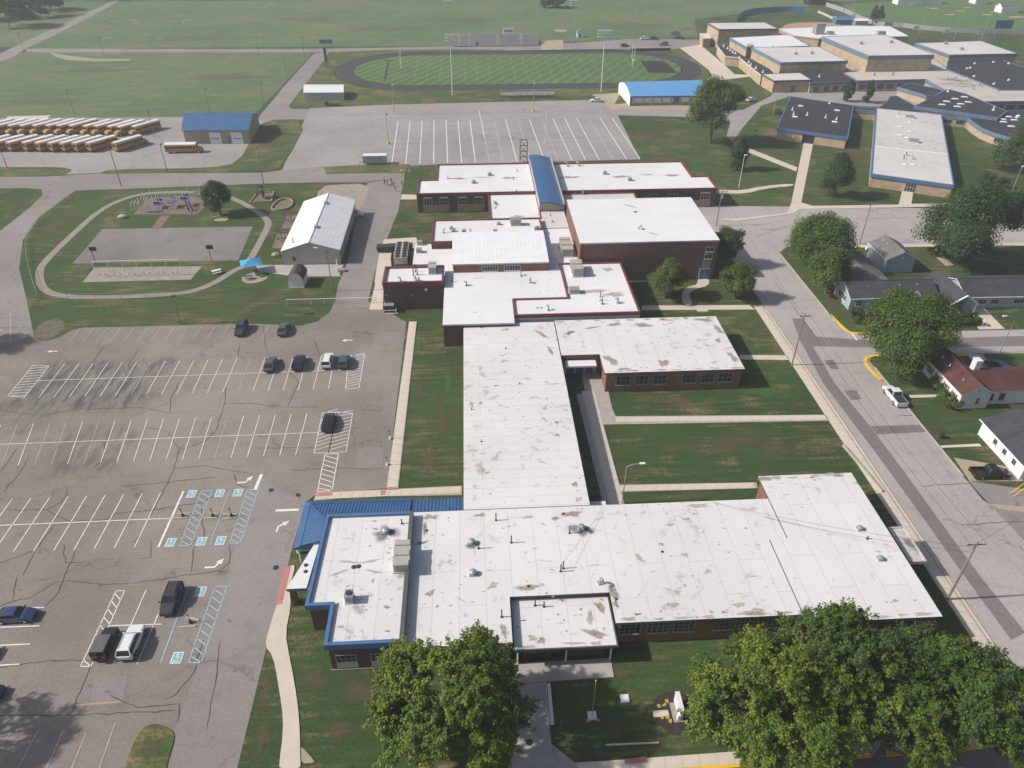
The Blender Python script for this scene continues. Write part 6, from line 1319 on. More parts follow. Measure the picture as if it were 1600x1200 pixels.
# ---- school buses
def bus_proto(label, group):
    t = thing('school_bus', label, 'school bus', (0, 0, .03), 0, group)
    hw = 1.22; prof = [(-hw, .55), (-hw, 2.35), (-hw*.93, 2.75), (-hw*.7, 2.98), (0, 3.08), (hw*.7, 2.98), (hw*.93, 2.75), (hw, 2.35), (hw, .55)]
    x0, x1 = -5.6, 4.2
    m = MB(); rows = [[(x, y, z) for y, z in prof] for x in (x0, x1)]; m.grid(rows[::-1], 0); m.face(rows[0], 0); m.face(rows[1][::-1], 0); m.build('body', K['yellow_b'], t)
    rp = [(y*1.01, z + .02) for y, z in prof if z > 2.5]; m = MB(); m.grid([[(x1 + .04, y, z) for y, z in rp], [(x0 - .04, y, z) for y, z in rp]], 0)
    m.build('roof', K['bus_roof'], t)
    m = MB(); rows = []
    for x, zt, w_ in ((4.15, 1.75, 1.05), (5.3, 1.55, .98), (5.65, 1.35, .9), (5.75, .7, .88)): rows.append([(x, -w_, .5), (x, -w_, zt - .15), (x, -w_*.8, zt), (x, w_*.8, zt), (x, w_, zt - .15), (x, w_, .5)])
    m.grid(rows[::-1], 0); m.face(rows[-1], 0); m.build('hood', K['yellow_b'], t)
    m = MB(); m.face([(x1 + .02, -1.05, 1.8), (x1 + .02, 1.05, 1.8), (x1 + .02, .98, 2.6), (x1 + .02, -.98, 2.6)], 0); m.build('windscreen', K['glass'], t)
    m = MB(); m.face([(x0 - .02, .9, 1.5), (x0 - .02, -.9, 1.5), (x0 - .02, -.85, 2.4), (x0 - .02, .85, 2.4)], 0); m.build('rear_window', K['glass'], t)
    for s in (-1, 1):
        m = MB()
        for i in range(11):
            a = x0 + .35 + i*.85; f = [(a, s*(hw + .015), 1.62), (a + .7, s*(hw + .015), 1.62), (a + .7, s*(hw + .012), 2.28), (a, s*(hw + .012), 2.28)]; m.face(f if s < 0 else f[::-1], 0)
        stuff(m.build('side_windows', K['glass'], t))
        for z in (.85, 1.15, 1.5): m = MB(); m.box((x0 + x1)/2, s*(hw + .012), z, x1 - x0 - .2, .03, .06, 0); m.build('guard_rail', K['black_p'], t)
        m = MB(); m.box(5.72, s*.66, .95, .12, .26, .26, 0); m.build('headlight', K['lamp'], t)
        m = MB(); m.box(x0 - .03, s*.85, 1.15, .06, .24, .24, 0); m.build('tail_light', K['tail'], t)
        for x in (-2.9, 4.75): wheel(t, x, s*(hw - .16), .5)
    m = MB(); m.box(5.8, 0, .42, .14, 2.1, .28, 0); m.build('bumper', K['black_p'], t); m = MB(); m.box(x0 - .08, 0, .42, .14, 2.3, .28, 0); m.build('bumper', K['black_p'], t)
    return t
ORD = 'first second third fourth fifth sixth seventh eighth ninth tenth eleventh twelfth thirteenth'.split()
GBUS = 'school buses parked in two rows in the bus yard'
bus = bus_proto('yellow school bus parked alone side-on in front of the blue roofed garage', 'school bus by the garage')
bx, by = (-92.24,241.06); bus.location = (bx, by, .03); del bus['group']
HB_ = R(55)
rear = [(-114.55,242.59),(-122.85,242.72),(-127.16,242.95),(-131.17,243.17),(-134.97,243.37),(-139.13,243.92),(-143.50,244.48),(-148.65,244.75),(-153.18,245.00),(-157.71,245.24),(-162.24,245.49)]
for i, (x, y) in enumerate(rear):
    dup(bus, (x + math.cos(HB_)*5.6 , y + math.sin(HB_)*5.6, .03), HB_, 'yellow school bus at the right end of the nearer row, apart from the rest' if i == 0 else 'yellow school bus, %s from the right in the nearer row with rear ends showing' % ORD[i], GBUS if i == 0 else 'nearer row of school buses')
fr = [(-115.42,259.62),(-120.29,259.52),(-123.69,260.06),(-128.41,260.68),(-132.11,260.88),(-137.22,261.88),(-141.37,262.10),(-145.09,262.31),(-149.68,262.55),(-154.04,262.79),(-157.98,263.00),(-162.13,263.23),(-166.50,263.47)]
for i, (x, y) in enumerate(fr):
    dup(bus, (x + math.cos(HB_)*5.2, y + math.sin(HB_)*5.2, .03), HB_ + math.pi, 'yellow school bus at the right end of the back row, facing left' if i == 0 else 'yellow school bus, %s from the right in the back row with hoods showing' % ORD[i], GBUS if i == 0 else 'back row of school buses')

# ------------------------------------------------------------------ poles, lamps, wires
def pole(name, label, cat, xy, h, r=.14, mat=None, arm=None, group=None, kind=''):
    t = thing(name, label, cat, (*xy, 0), 0, group); m = MB(); m.tube((0,0,0), (0,0,h), r, r*.6, 8); m.build('shaft', mat or K['wood'], t)
    if arm:
        m = MB(); m.box(0, 0, h - .55, arm, .12, .14, 0); m.build('crossarm', K['wood'], t)
        for x in (-arm*.45, 0, arm*.45): m = MB(); m.tube((x, 0, h - .41), (x, 0, h - .15), .05, .07, 6); m.build('insulator', K['galv'], t)
    if 'trans' in kind: m = MB(); m.tube((.3, -.1, h - 2.2), (.3, -.1, h - 1.2), .26, .26, 10); m.build('transformer', K['galv'], t)
    if 'cobra' in kind:
        s = -1 if 'left' in kind else 1
        m = MB(); m.path([(0,0,h - .1), (s*.8, 0, h + .35), (s*1.9, 0, h + .45)], .06, 6); m.build('lamp_arm', K['galv'], t)
        m = MB(); m.box(s*2.2, 0, h + .38, .8, .32, .16, 0); m.build('lamp_head', K['white_m'], t)
    if 'box' in kind: m = MB(); m.box(.35, 0, h - .1, .75, .5, .2, 0); m.build('lamp_head', K['frame_k'] if 'dark' in kind else K['white_m'], t)
    if 'flood' in kind:
        for j in range(3): m = MB(); m.box(0, 0, h - .3 - j*1.1, 5.4 if 'wide' in kind else 3.4, .12, .12, 0); m.build('crossarm', K['galv'], t)
        for j in range(3):
            for i in range(7 if 'wide' in kind else 5):
                w_ = 5.2 if 'wide' in kind else 3.2; m = MB(); m.tube((-w_/2 + w_*i/(6 if 'wide' in kind else 4), -.1, h - .2 - j*1.1), (-w_/2 + w_*i/(6 if 'wide' in kind else 4), -.5, h - .35 - j*1.1), .26, .34, 7); m.build('floodlight', K['white_m'], t)
    if 'ybase' in kind: m = MB(); m.tube((0,0,0), (0,0,.95), .42, .42, 10); m.build('concrete_base', K['yellow'], t)
    return t
GU = 'wooden utility poles'
pole('utility_pole', 'tall wooden utility pole on the street walk behind the annex lawn', 'utility pole', (57.85,110.03), 11.0, .15, None, 1.8, GU)
pole('utility_pole', 'brown wooden utility pole with crossarm at the near end of the street', 'utility pole', (58.18,56.89), 10.6, .16, None, 2.4, GU)
pole('utility_pole', 'wooden utility pole beside the north street above the gabled house', 'utility pole', (93.78,161.38), 10.5, .15, None, 2.2, GU)
pole('utility_pole', 'wooden utility pole at the corner behind the gymnasium', 'utility pole', (61.84,173.98), 9.5, .14, None, 3.0, GU, 'trans')
pole('utility_pole', 'wooden pole on the access road bank left of the round playground tree', 'utility pole', (-100.90,210.63), 13.5, .15, None, None, GU, 'box dark')
pole('utility_pole', 'wooden utility pole with transformer beside the grass strip of the bus yard', 'utility pole', (-60.60,210.51), 11.0, .15, None, 2.6, GU, 'trans')
pole('utility_pole', 'thin wooden pole standing on the lawn in front of the barn', 'utility pole', (-31.22,143.80), 9.8, .13, None, 1.2, GU, 'cobra left')
pole('utility_pole', 'short wooden pole at the car park edge below the walking trail', 'utility pole', (-59.94,131.48), 6.4, .12, None, None, GU, 'box dark')
for px, lb in (((-141.50,228.55), 'dark lamp pole on the left end of the bus yard grass island'), ((-91.52,221.88), 'dark lamp pole at the bus yard edge below the lone bus')):
    pole('lamp_pole', lb, 'lamp pole', px, 8.6, .12, K['frame_k'], None, 'lamp poles round the bus yard', 'box dark')
for px, lb in (((-146.84,288.30), 'thin pole in the field behind the left half of the buses'), ((-97.12,287.32), 'pole in the field edge behind the blue roofed garage'), ((-78.83,295.15), 'pole at the field edge right of the garage'), ((-79.07,340.20), 'pole beside the slanting road to the stadium'), ((-79.02,383.95), 'pole where the slanting road meets the far road'), ((-175.16,389.16), 'thin pole on the far road behind the gravel path'), ((-217.81,400.23), 'thin pole at the far left road junction'), ((-100.82,385.13), 'thin pole on the far road left of the slanting road'), ((-107.19,257.38), 'dark lamp pole at the right end of the back bus row')):
    pole('field_pole', lb, 'pole', px, 8.5, .12, K['wood'], None, 'poles along the far field edges', 'box dark')
pole('lamp_pole', 'dark lamp pole with a yellow base at the left bays of the north lot', 'lamp pole', (-27.61,246.13), 9.6, .12, K['frame_g'], None, 'lamp poles in the north lot', 'box dark ybase')
pole('lamp_pole', 'pale lamp pole in the north lot left of the first painted bay', 'lamp pole', (-28.44,281.89), 10.2, .12, K['galv'], None, 'lamp poles in the north lot', 'box')
pole('lamp_pole', 'pale lamp pole with a yellow base near the small stadium bleachers', 'lamp pole', (23.22,282.53), 10.0, .12, K['galv'], None, 'lamp poles in the north lot', 'box ybase')
pole('lamp_pole', 'white lamp pole standing among the painted bays of the north lot', 'lamp pole', (24.40,245.36), 10.0, .12, K['white_m'], None, 'lamp poles in the north lot', 'box')
pole('stadium_light', 'tall white stadium floodlight pole between the blue pavilion and the track', 'floodlight', (53.04,310.17), 23.0, .17, K['white_m'], None, 'stadium floodlights', 'flood wide')
pole('stadium_light', 'tall white stadium floodlight pole at the near side of the bleachers', 'floodlight', (-7.20,307.38), 22.5, .17, K['white_m'], None, 'stadium floodlights', 'flood')
pole('stadium_light', 'floodlight pole right of the bleachers behind the far straight', 'floodlight', (51.03,393.25), 22.0, .15, K['galv'], None, 'stadium floodlights', 'flood')
pole('stadium_light', 'floodlight pole behind the left end of the far bleachers', 'floodlight', (-9.83,395.01), 22.0, .15, K['galv'], None, 'stadium floodlights', 'flood')
for px, lb in (((244.42,423.08), 'pale ballfield light pole left of the workshop roof'), ((254.53,406.60), 'pale ballfield light pole behind the workshop roof'), ((269.31,405.80), 'pale ballfield light pole left of the ballfield scoreboard'), ((206.88,489.25), 'pale light pole at the end of the blue outfield fence'), ((229.27,474.35), 'pale light pole between the two ball diamonds'), ((87.85,422.58), 'thin pole on the far grass behind the right goal post'), ((51.25,439.09), 'thin pole beside the practice sand patch')):
    pole('ballfield_light', lb, 'light pole', px, 13, .13, K['galv'], None, 'ballfield light poles', 'box')
pole('street_lamp', 'grey street lamp with curved arm by the side street driveway', 'street lamp', (98.93,112.17), 7.6, .1, K['galv'], None, None, 'cobra left')
pole('street_lamp', 'bluish grey lamp pole near the large dark tree at the right edge', 'street lamp', (149.39,189.63), 8.5, .1, K['galv'], None, None, 'box')
pole('street_lamp', 'white lamp post on the court lawn beside the shaded walkway', 'street lamp', (20.14,76.03), 7.2, .1, K['frame_g'], None, None, 'cobra')
pole('street_lamp', 'slim white pole on the lawn near the north street walk', 'street lamp', (75.75,200.04), 9.5, .1, K['white_m'], None, None, 'box')
pole('street_lamp', 'dark lamp post standing at the bend of the drive by the tall tree', 'street lamp', (91.88,237.63), 5.0, .1, K['frame_k'], None, None, 'box dark')
pole('street_lamp', 'short lamp post beside the drive left of the black roofed block', 'street lamp', (111.76,274.30), 7.0, .1, K['galv'], None, None, 'box')
def wire(label, a, c, sag, r=.016):
    pts = [(*lerp(a, c, t)[:2], lerp(a, c, t)[2] - sag*4*t*(1 - t)) for t in np.linspace(0, 1, 13)]
    m = MB(); m.path(pts, r, 4); tag(m.build('power_line', K['black_p']), label, 'power line', 'overhead power lines')
u1, u2, u3, u4 = (57.85,110.03), (58.18,56.89), (93.78,161.38), (61.84,173.98)
for dx in (-.9, .9): wire('thin power line between the two street utility poles, ' + ('school side' if dx < 0 else 'house side'), (u1[0] + dx*.9, u1[1], 10.9), (u2[0] + dx*1.1, u2[1], 10.5), 1.1)
wire('thin power line crossing the front roof to the near street pole, upper one', (*(31.21,71.21), 4.5), (u2[0], u2[1], 9.6), .7); wire('thin power line crossing the east wing roof to the near street pole, lower one', (*(37.64,68.08), 4.4), (u2[0], u2[1], 8.8), .6)
wire('power line from the street pole to the pole behind the gymnasium', (*u1, 10.5), (*u4, 9.2), 1.0); wire('power line along the north street from the gymnasium pole', (*u4, 9.3), (*u3, 10.2), 1.2)
wire('power line from the near street pole across the street', (*u2, 10.3), (88, 72.5, 10.5), .8); wire('thin wire over the front roof between two roof vents', (*(16.56,71.37), 4.4), (*(9.70,60.98), 5.3), .1, .014)

# ------------------------------------------------------------------ yard and street furniture
def bench(name, label, a, c, mat, back=True, cat='bench', group=None, legs=3):
    a, c = Vector(a), Vector(c); L_ = (c - a).length; t = thing(name, label, cat, (*((a + c)/2), 0), math.atan2((c - a).y, (c - a).x), group)
    m = MB(); m.box(0, .0, .42, L_, .38, .06, 0); m.build('seat', mat, t)
    if back: m = MB(); m.box(0, -.34, .62, L_, .05, .26, 0); m.build('backrest', mat, t)
    for i in range(legs):
        x = -L_/2 + .3 + (L_ - .6)*i/(legs - 1); m = MB(); m.box(x, 0, .05, .08, .3, .37, 0); m.build('leg', K['galv'], t)
        if back: m = MB(); m.tube((x, -.14, .3), (x, -.36, .9), .03, .03, 4); m.build('back_post', K['galv'], t)
    return t
bench('bench', 'long white bench along the right side of the front walk', (6.73,47.79), (6.67,42.88), K['white_m'])
bench('bench', 'long white bench along the left side of the front walk under the tree', (2.53,42.96), (2.58,47.62), K['white_m'])
bench('bench', 'blue bench on the lawn at the near corner of the east wing', (54.01,49.62), (53.87,52.11), K['blue_t'])
bench('bench', 'silver slatted bench on the lawn behind the parked grey sedan', (-36.10,134.06), (-34.04,134.21), K['galv'])
bench('bench', 'pale bench beside the sand ring under the round playground tree', (-68.38,185.60), (-66.21,186.76), K['wood_l'], False)
def picnic(label, xy, mat, rot=0.0, s=1.0):
    t = thing('picnic_table', label, 'picnic table', (*xy, .03), rot, 'picnic tables')
    m = MB(); m.box(0, 0, .72, 2.0*s, .75*s, .06, 0); m.build('table_top', mat, t)
    for y in (-.75, .75): m = MB(); m.box(0, y*s, .42, 2.0*s, .28*s, .05, 0); m.build('bench_seat', mat, t)
    for x in (-.7, .7):
        m = MB(); m.tube((x*s, -.75*s, 0), (x*s, .3*s, .72), .05, .05, 4); m.build('leg', K['galv'], t); m = MB(); m.tube((x*s, .75*s, 0), (x*s, -.3*s, .72), .05, .05, 4); m.build('leg', K['galv'], t)
picnic('white picnic table on the lawn right of the swing set', (-58.69,153.84), K['white_m'], .5)
picnic('dark picnic table on the left of the sand circle below the shade sail', (-50.77,150.58), K['playblue'], .3, .9); picnic('dark picnic table on the right of the sand circle below the shade sail', (-48.55,152.02), K['frame_k'], .6, .9)
# blue shade umbrella
ux, uy = (-50.80,154.37); t = thing('shade_umbrella', 'square bright blue shade umbrella on the playground path', 'umbrella', (ux, uy, 0), .35)
m = MB(); m.tube((0,0,0), (0,0,3.0), .07, .07, 6); m.build('post', K['galv'], t)
m = MB(); q = [(-2.3,-2.0,2.2),(2.3,-2.0,2.2),(2.3,2.0,2.2),(-2.3,2.0,2.2)]
for a, c in zip(q, q[1:] + q[:1]): m.face([a, c, (0,0,3.15)], 0)
m.build('canopy', K['lblue'], t)
# swing set
sx0, sx1, sy0 = -85.15, -66.08, 153.48
t = thing('swing_set', 'long white seven bay swing set over the mulch strip', 'swing set', ((sx0 + sx1)/2, sy0, 0)); hh = 3.80; wv = (sx1 - sx0)/6
m = MB(); m.tube((-(sx1 - sx0)/2, 0, hh), ((sx1 - sx0)/2, 0, hh), .08, .08, 6); m.build('top_beam', K['white_m'], t)
for i in range(7):
    x = -(sx1 - sx0)/2 + wv*i; m = MB(); m.tube((x, 0, 0), (x, 0, hh), .07, .07, 6); m.build('post', K['white_m'], t)
    if i < 6:
        for u in (.3, .7):
            m = MB(); xx = x + wv*u
            for e in (-.22, .22): m.tube((xx + e, 0, hh), (xx + e, 0, .55), .012, .012, 3)
            m.box(xx, 0, .5, .5, .2, .05, 0); m.build('swing_seat', K['black_p'], t)
# basketball hoops
for px, top, lb in (((-88.08,160.33), (-91.96,167.44), 'basketball hoop at the left corner of the asphalt court'), ((-61.50,159.90), (-64.05,167.01), 'basketball hoop at the right corner of the asphalt court')):
    t = thing('basketball_hoop', lb, 'basketball hoop', (*px, 0), .0, 'basketball hoops')
    m = MB(); m.path([(0,0,0), (0,0,2.9), (0,.7,3.3)], .08, 6); m.build('post', K['frame_k'], t); m = MB(); m.box(0, .75, 2.85, 1.6, .08, 1.0, 0); m.build('backboard', K['black_p'], t)
    m = MB(); n = 10; m.path([(.23*math.cos(a), 1.1 + .23*math.sin(a), 3.05) for a in np.linspace(0, 2*math.pi, n)], .02, 4); m.build('rim', K['yellow'], t)
# climbing structure with slides
gx, gy = (-81.98,193.76); t = thing('playground_structure', 'white and blue climbing structure with slides on the mulch pad', 'playground', (gx, gy, 0))
rr2 = random.Random(3)
for i, (x, y) in enumerate([(-7.5,-.5),(-7.2,2.6),(-5.2,2.8),(-5.4,-.4),(-3.4,-1.0),(-1.8,-1.0),(-1.8,1.4),(-3.4,1.4),(0,-.6),(1.8,-.6),(1.8,1.8),(0,1.8),(3.4,.4),(4.9,.4),(4.9,2.6),(3.4,2.6),(6.6,2.4),(7.8,3.4)]):
    m = MB(); m.tube((x,y,0), (x,y,3.1 + .7*(i % 3)), .07, .07, 6); m.build('post', K['white_m'], t)
for i, (x, y, w_, d, z) in enumerate([(-2.6,.2,1.7,2.5,1.2),(.9,.6,1.9,2.5,1.5),(4.15,1.5,1.6,2.3,1.9),(7.2,2.9,1.4,1.2,2.6)]):
    m = MB(); m.box(x,y,z,w_,d,.1,0); m.build('deck', K['playblue'] if i < 3 else K['frame_g'], t)
    for s in (-1, 1): m = MB(); m.box(x, y + s*d/2, z + .35, w_, .05, .6, 0); m.build('guard_panel', K['frame_w'] if i % 2 else K['playblue'], t)
def slide(pts, w_, nm):
    m = MB(); L0 = [(x, y - w_/2, z + .2) for x, y, z in pts]; L1 = [(x, y - w_/2, z) for x, y, z in pts]; L2 = [(x, y + w_/2, z) for x, y, z in pts]; L3 = [(x, y + w_/2, z + .2) for x, y, z in pts]
    m.grid([L0, L1, L2, L3], 0); m.build(nm, K['playblue'], t)
slide([(4.6,-.2,1.95),(5.2,-1.2,1.5),(5.9,-2.6,.6),(6.4,-3.6,.35)], 1.0, 'slide'); slide([(5.4,-.2,1.95),(6.0,-1.2,1.5),(6.8,-2.6,.6),(7.4,-3.5,.35)], .9, 'slide'); slide([(8.0,3.2,2.6),(9.6,2.6,1.8),(11.2,2.0,.8),(12.3,1.8,.4)], 1.0, 'slide')
m = MB()
for k in range(9):
    a = k/8*math.pi; 
    m.tube((-3.0 + 2.4*math.cos(a), -2.6, .25), (-3.0 + 2.4*math.cos(a)*.9, -3.0 - .5*math.sin(a), .55), .08, .08, 5)
m.path([(-5.4,-2.6,.35), (-4.2,-3.3,.5), (-2.6,-3.5,.5), (-1.0,-3.0,.4)], .16, 6); stuff(m.build('balance_ring', K['playblue'], t))
for x in (-6.9, -6.1, -5.3):
    m = MB(); m.path([(x, 2.7, 2.6), (x, 1.2, 3.1), (x, -.4, 2.6)], .05, 5); m.build('overhead_bar', K['white_m'], t)
for x in np.linspace(-9.5, -7.8, 3): m = MB(); m.path([(x, -1.5, 0), (x + .3, -1.4, 2.0), (x + .9, -1.2, 2.8)], .05, 5); m.build('arch_bar', K['white_m'], t)
# timber edged pit, play tower, sand wheel and net frames
px, py = (-59.00,199.95); t = thing('play_tower', 'small dark play tower on the kerbed mulch pad', 'playground', (px, py, 0))
for x in (-.8, .8):
    for y in (-.8, .8): m = MB(); m.tube((x,y,0), (x,y,3.2), .08, .08, 5); m.build('post', K['frame_k'], t)
m = MB(); m.box(0,0,1.5,1.9,1.9,.1,0); m.build('deck', K['frame_k'], t); m = MB(); q = [(-1.1,-1.1,3.0),(1.1,-1.1,3.0),(1.1,1.1,3.0),(-1.1,1.1,3.0)]
for a, c in zip(q, q[1:] + q[:1]): m.face([a, c, (0,0,3.8)], 0)
m.build('roof', K['green_m'], t); m = MB(); m.box(.9, -.6, .5, .1, 2.0, 1.6, 0); m.build('climbing_wall', K['green_m'], t)
def edging(label, pts, mat, h=.3, wd=.3, name='edging'):
    l, r = ribbon(pts + [pts[0]], wd); m = MB(); m.grid([[(x, y, 0) for x, y in l], [(x, y, h) for x, y in l], [(x, y, h) for x, y in r], [(x, y, 0) for x, y in r]], 0)
    tag(m.build(name, mat), label, 'edging', 'playground edgings')
edging('pale timber edging round the kerbed mulch pad with the play tower', [(-60.73,202.95),(-56.36,204.19),(-55.55,196.92),(-61.30,196.30)], K['wood_l'])
edging('curved timber edging round the oval mulch pit', smooth([(-54.83,191.84),(-53.48,198.70),(-49.58,197.54),(-49.15,191.54),(-53.08,189.97)], 2, True), K['wood_l'], .45)
for c, lb in (((-47.26,182.36), 'dark swing frame behind the barn, further from the viewer'), ((-47.44,170.89), 'dark swing frame beside the barn, nearer to the viewer')):
    t = thing('play_swing', lb, 'play swing', (*c, 0), .1, 'play frames by the barn')
    for x in (-1.6, 0, 1.6):
        for s in (-1, 1): m = MB(); m.tube((x, s*.9, 0), (x, 0, 2.6), .06, .06, 5); m.build('leg', K['playblue'] if x else K['frame_k'], t)
    m = MB(); m.tube((-1.7,0,2.6), (1.7,0,2.6), .06, .06, 5); m.build('top_beam', K['frame_k'], t)
    for x in (-.8, .8): m = MB(); m.box(x, 0, .5, .5, .3, .3, 0); m.tube((x - .2,0,.8), (x - .2,0,2.6), .015, .015, 3); m.tube((x + .2,0,.8), (x + .2,0,2.6), .015, .015, 3); m.build('swing_seat', K['black_p'], t)
bx_, by_ = (-92.09,187.73); m = MB(); m.ball((0,0,.3), 1.3, .9, .55, 0, 9, 5); o = m.build('boulder', K['concrete2']); o.location = (bx_, by_, 0); tag(o, 'pale flat boulder on the playground lawn left of the path', 'boulder')
bx_, by_ = (-47.22,162.20); m = MB(); m.ball((0,0,.35), 1.0, .7, .6, 0, 8, 4); o = m.build('boulder', K['wood_l']); o.location = (bx_, by_, 0); tag(o, 'tan play rock on the lawn near the barn corner', 'boulder')
# low rail fence round the playground
def rail_fence(name, label, pts, h, mat, step=3.0, rails=(1.0, .55), r=.035, cat='fence'):
    t = thing(name, label, cat, (*pts[0], 0)); o = pts[0]; q = shift(pts, o)
    for f in rails: m = MB(); m.path([(x, y, h*f) for x, y in q], r, 4); m.build('rail', mat, t)
    acc = 0
    for a, c in zip(q, q[1:]):
        d = (Vector(c) - Vector(a)).length; n = max(1, int(d/step))
        for i in range(n): p = lerp(a, c, i/n); m = MB(); m.tube((*p, 0), (*p, h), r*1.2, r*1.2, 4); m.build('post', mat, t)
    m = MB(); m.tube((*q[-1], 0), (*q[-1], h), r*1.2, r*1.2, 4); m.build('post', mat, t)
rail_fence('rail_fence', 'low grey wire fence curving round the left end of the playground', smooth([(-112.14,203.31),(-112.94,189.72),(-111.43,177.41),(-107.95,169.02),(-101.33,156.79),(-93.50,143.72)], 2), 1.2, K['galv'], 4)
rail_fence('rail_fence', 'thin wire fence along the lawn in front of the walking trail', [(-93.09,143.41),(-81.21,143.05),(-64.93,142.45),(-50.88,145.74),(-48.23,146.19)], 1.2, K['galv'], 5)
g0, g1 = (-39.87,138.03), (-21.25,137.85); t = thing('barrier_gate', 'long white pipe gate across the service lane', 'gate', (*g0, 0))
Lg = g1[0] - g0[0]; m = MB(); m.tube((0,0,1.35), (Lg,0,1.35), .07, .07, 6); m.build('gate_bar', K['white_m'], t); m = MB(); m.tube((0,0,.6), (Lg,0,.6), .035, .035, 4); m.build('gate_rail', K['frame_g'], t)
for x in (0, Lg*.27, Lg*.42, Lg): m = MB(); m.tube((x,0,0), (x,0,1.35), .06, .06, 6); m.build('gate_post', K['white_m'], t)
# bollards, bins, cabinets
def bollard(label, xy, mat, h=1.0, r=.11, group='bollards'):
    m = MB(); m.tube((0,0,0), (0,0,h), r, r, 8); m.ball((0,0,h), r, r, r*.6, 0, 8, 4); o = m.build('bollard', mat); o.location = (*xy, 0); tag(o, label, 'bollard', group)
for xy, lb in (((-44.15,157.95), 'yellow bollard left of the barn vent'), ((-41.83,158.16), 'left yellow bollard of the pair at the barn vent'), ((-41.09,158.12), 'right yellow bollard of the pair at the barn vent')): bollard(lb, xy, K['yellow'], 1.3, .14)
bollard('white bollard at the right corner of the barn front', (-32.03,156.63), K['white_m'], 1.3, .14)
for (x, y), lb in zip([(-22.17,163.31),(-19.59,163.52),(-16.24,163.70)], ('dark steel dumpster nearest the service lane', 'dark dumpster at the far end of the left screen fence', 'dark dumpster at the far end of the right screen fence')):
    t = thing('dumpster', lb, 'dumpster', (x, y, .05), 0, 'dumpsters by the condenser yard'); m = MB(); m.grid([[(-1.1,-.8,.15),(1.1,-.8,.15),(1.1,.8,.15),(-1.1,.8,.15)], [(-1.3,-1.0,1.3),(1.3,-1.0,1.3),(1.3,1.0,1.5),(-1.3,1.0,1.5)]], 0, True); m.build('body', K['black_p'], t)
    for s in (-1, 1): m = MB(); m.box(s*.65, 0, 1.42, 1.25, 2.0, .06, 0); m.build('lid', K['frame_k'], t)
q = [(-18.34,155.02),(-18.60,163.61),(-15.91,163.47),(-15.84,154.88)]; t = thing('condenser_bank', 'pale bank of twelve round cooling fans between dark screens', 'condenser', (q[0][0], q[0][1], .06)); q = shift(q, q[0])
w_, d_ = 3.1, abs(q[1][1] - q[0][1]); m = MB(); m.box(w_/2 - .4, d_/2, .5, w_, d_, 1.7, 0); m.build('cabinet', K['cop_w'], t)
for i in range(2):
    for j in range(6):
        m = MB(); m.tube((w_*(.25 + .5*i) - .4, d_*(j + .5)/6, 2.2), (w_*(.25 + .5*i) - .4, d_*(j + .5)/6, 2.32), min(.66, d_/13), min(.66, d_/13), 12); m.build('fan', K['black_p'], t)
for x in (-.2, w_ - .6):
    for y in (.2, d_ - .2): m = MB(); m.box(x, y, 0, .2, .2, .5, 0); m.build('leg', K['galv'], t)
for a, c, lb in (((-19.37,154.95), (-19.64,162.11), 'dark screen fence left of the cooling fans'), ((-15.16,155.71), (-15.41,162.59), 'dark screen fence right of the cooling fans')):
    a, c = Vector(a), Vector(c); t = thing('screen_fence', lb, 'fence', (*a, 0), math.atan2((c - a).y, (c - a).x), 'screen fences'); L_ = (c - a).length
    for i in range(8): m = MB(); m.box(L_*(i + .5)/8, 0, .05, L_/8 - .03, .06, 2.0, 0); m.build('slat', K['black_p'], t)
    for z in (.5, 1.7): m = MB(); m.box(L_/2, .06, z, L_, .06, .08, 0); m.build('rail', K['frame_k'], t)
x, y = (-18.15,134.41); t = thing('transformer_cabinet', 'dark green transformer cabinet at the foot of the boiler house wall', 'electrical box', (x, y, .05)); m = MB(); m.box(0, 0, 0, 2.0, 1.7, 1.6, 0); m.box(0, .0, 1.6, 2.1, 1.8, .1, 1); m.build('cabinet', [K['green_m'], K['galv']], t); m = MB(); m.box(.3, -.87, .3, .1, .03, .8, 0); m.build('handle', K['galv'], t)
rail_fence('guard_rail', 'white pipe guard rail in front of the green transformer', [(x - 1.3, y - 1.5), (x + 1.4, y - 1.5), (x + 1.4, y - .2)], 1.0, K['white_m'], 1.4, (1.0,), .06)
x, y = (-30.55,153.28); m = MB(); m.box(0, 0, 0, 1.6, 1.0, .5, 0); m.box(0, 0, .5, 1.7, 1.1, .06, 0); o = m.build('utility_box', K['galv']); o.location = (x, y, .03); tag(o, 'flat grey utility box on the lane at the barn corner', 'utility box')
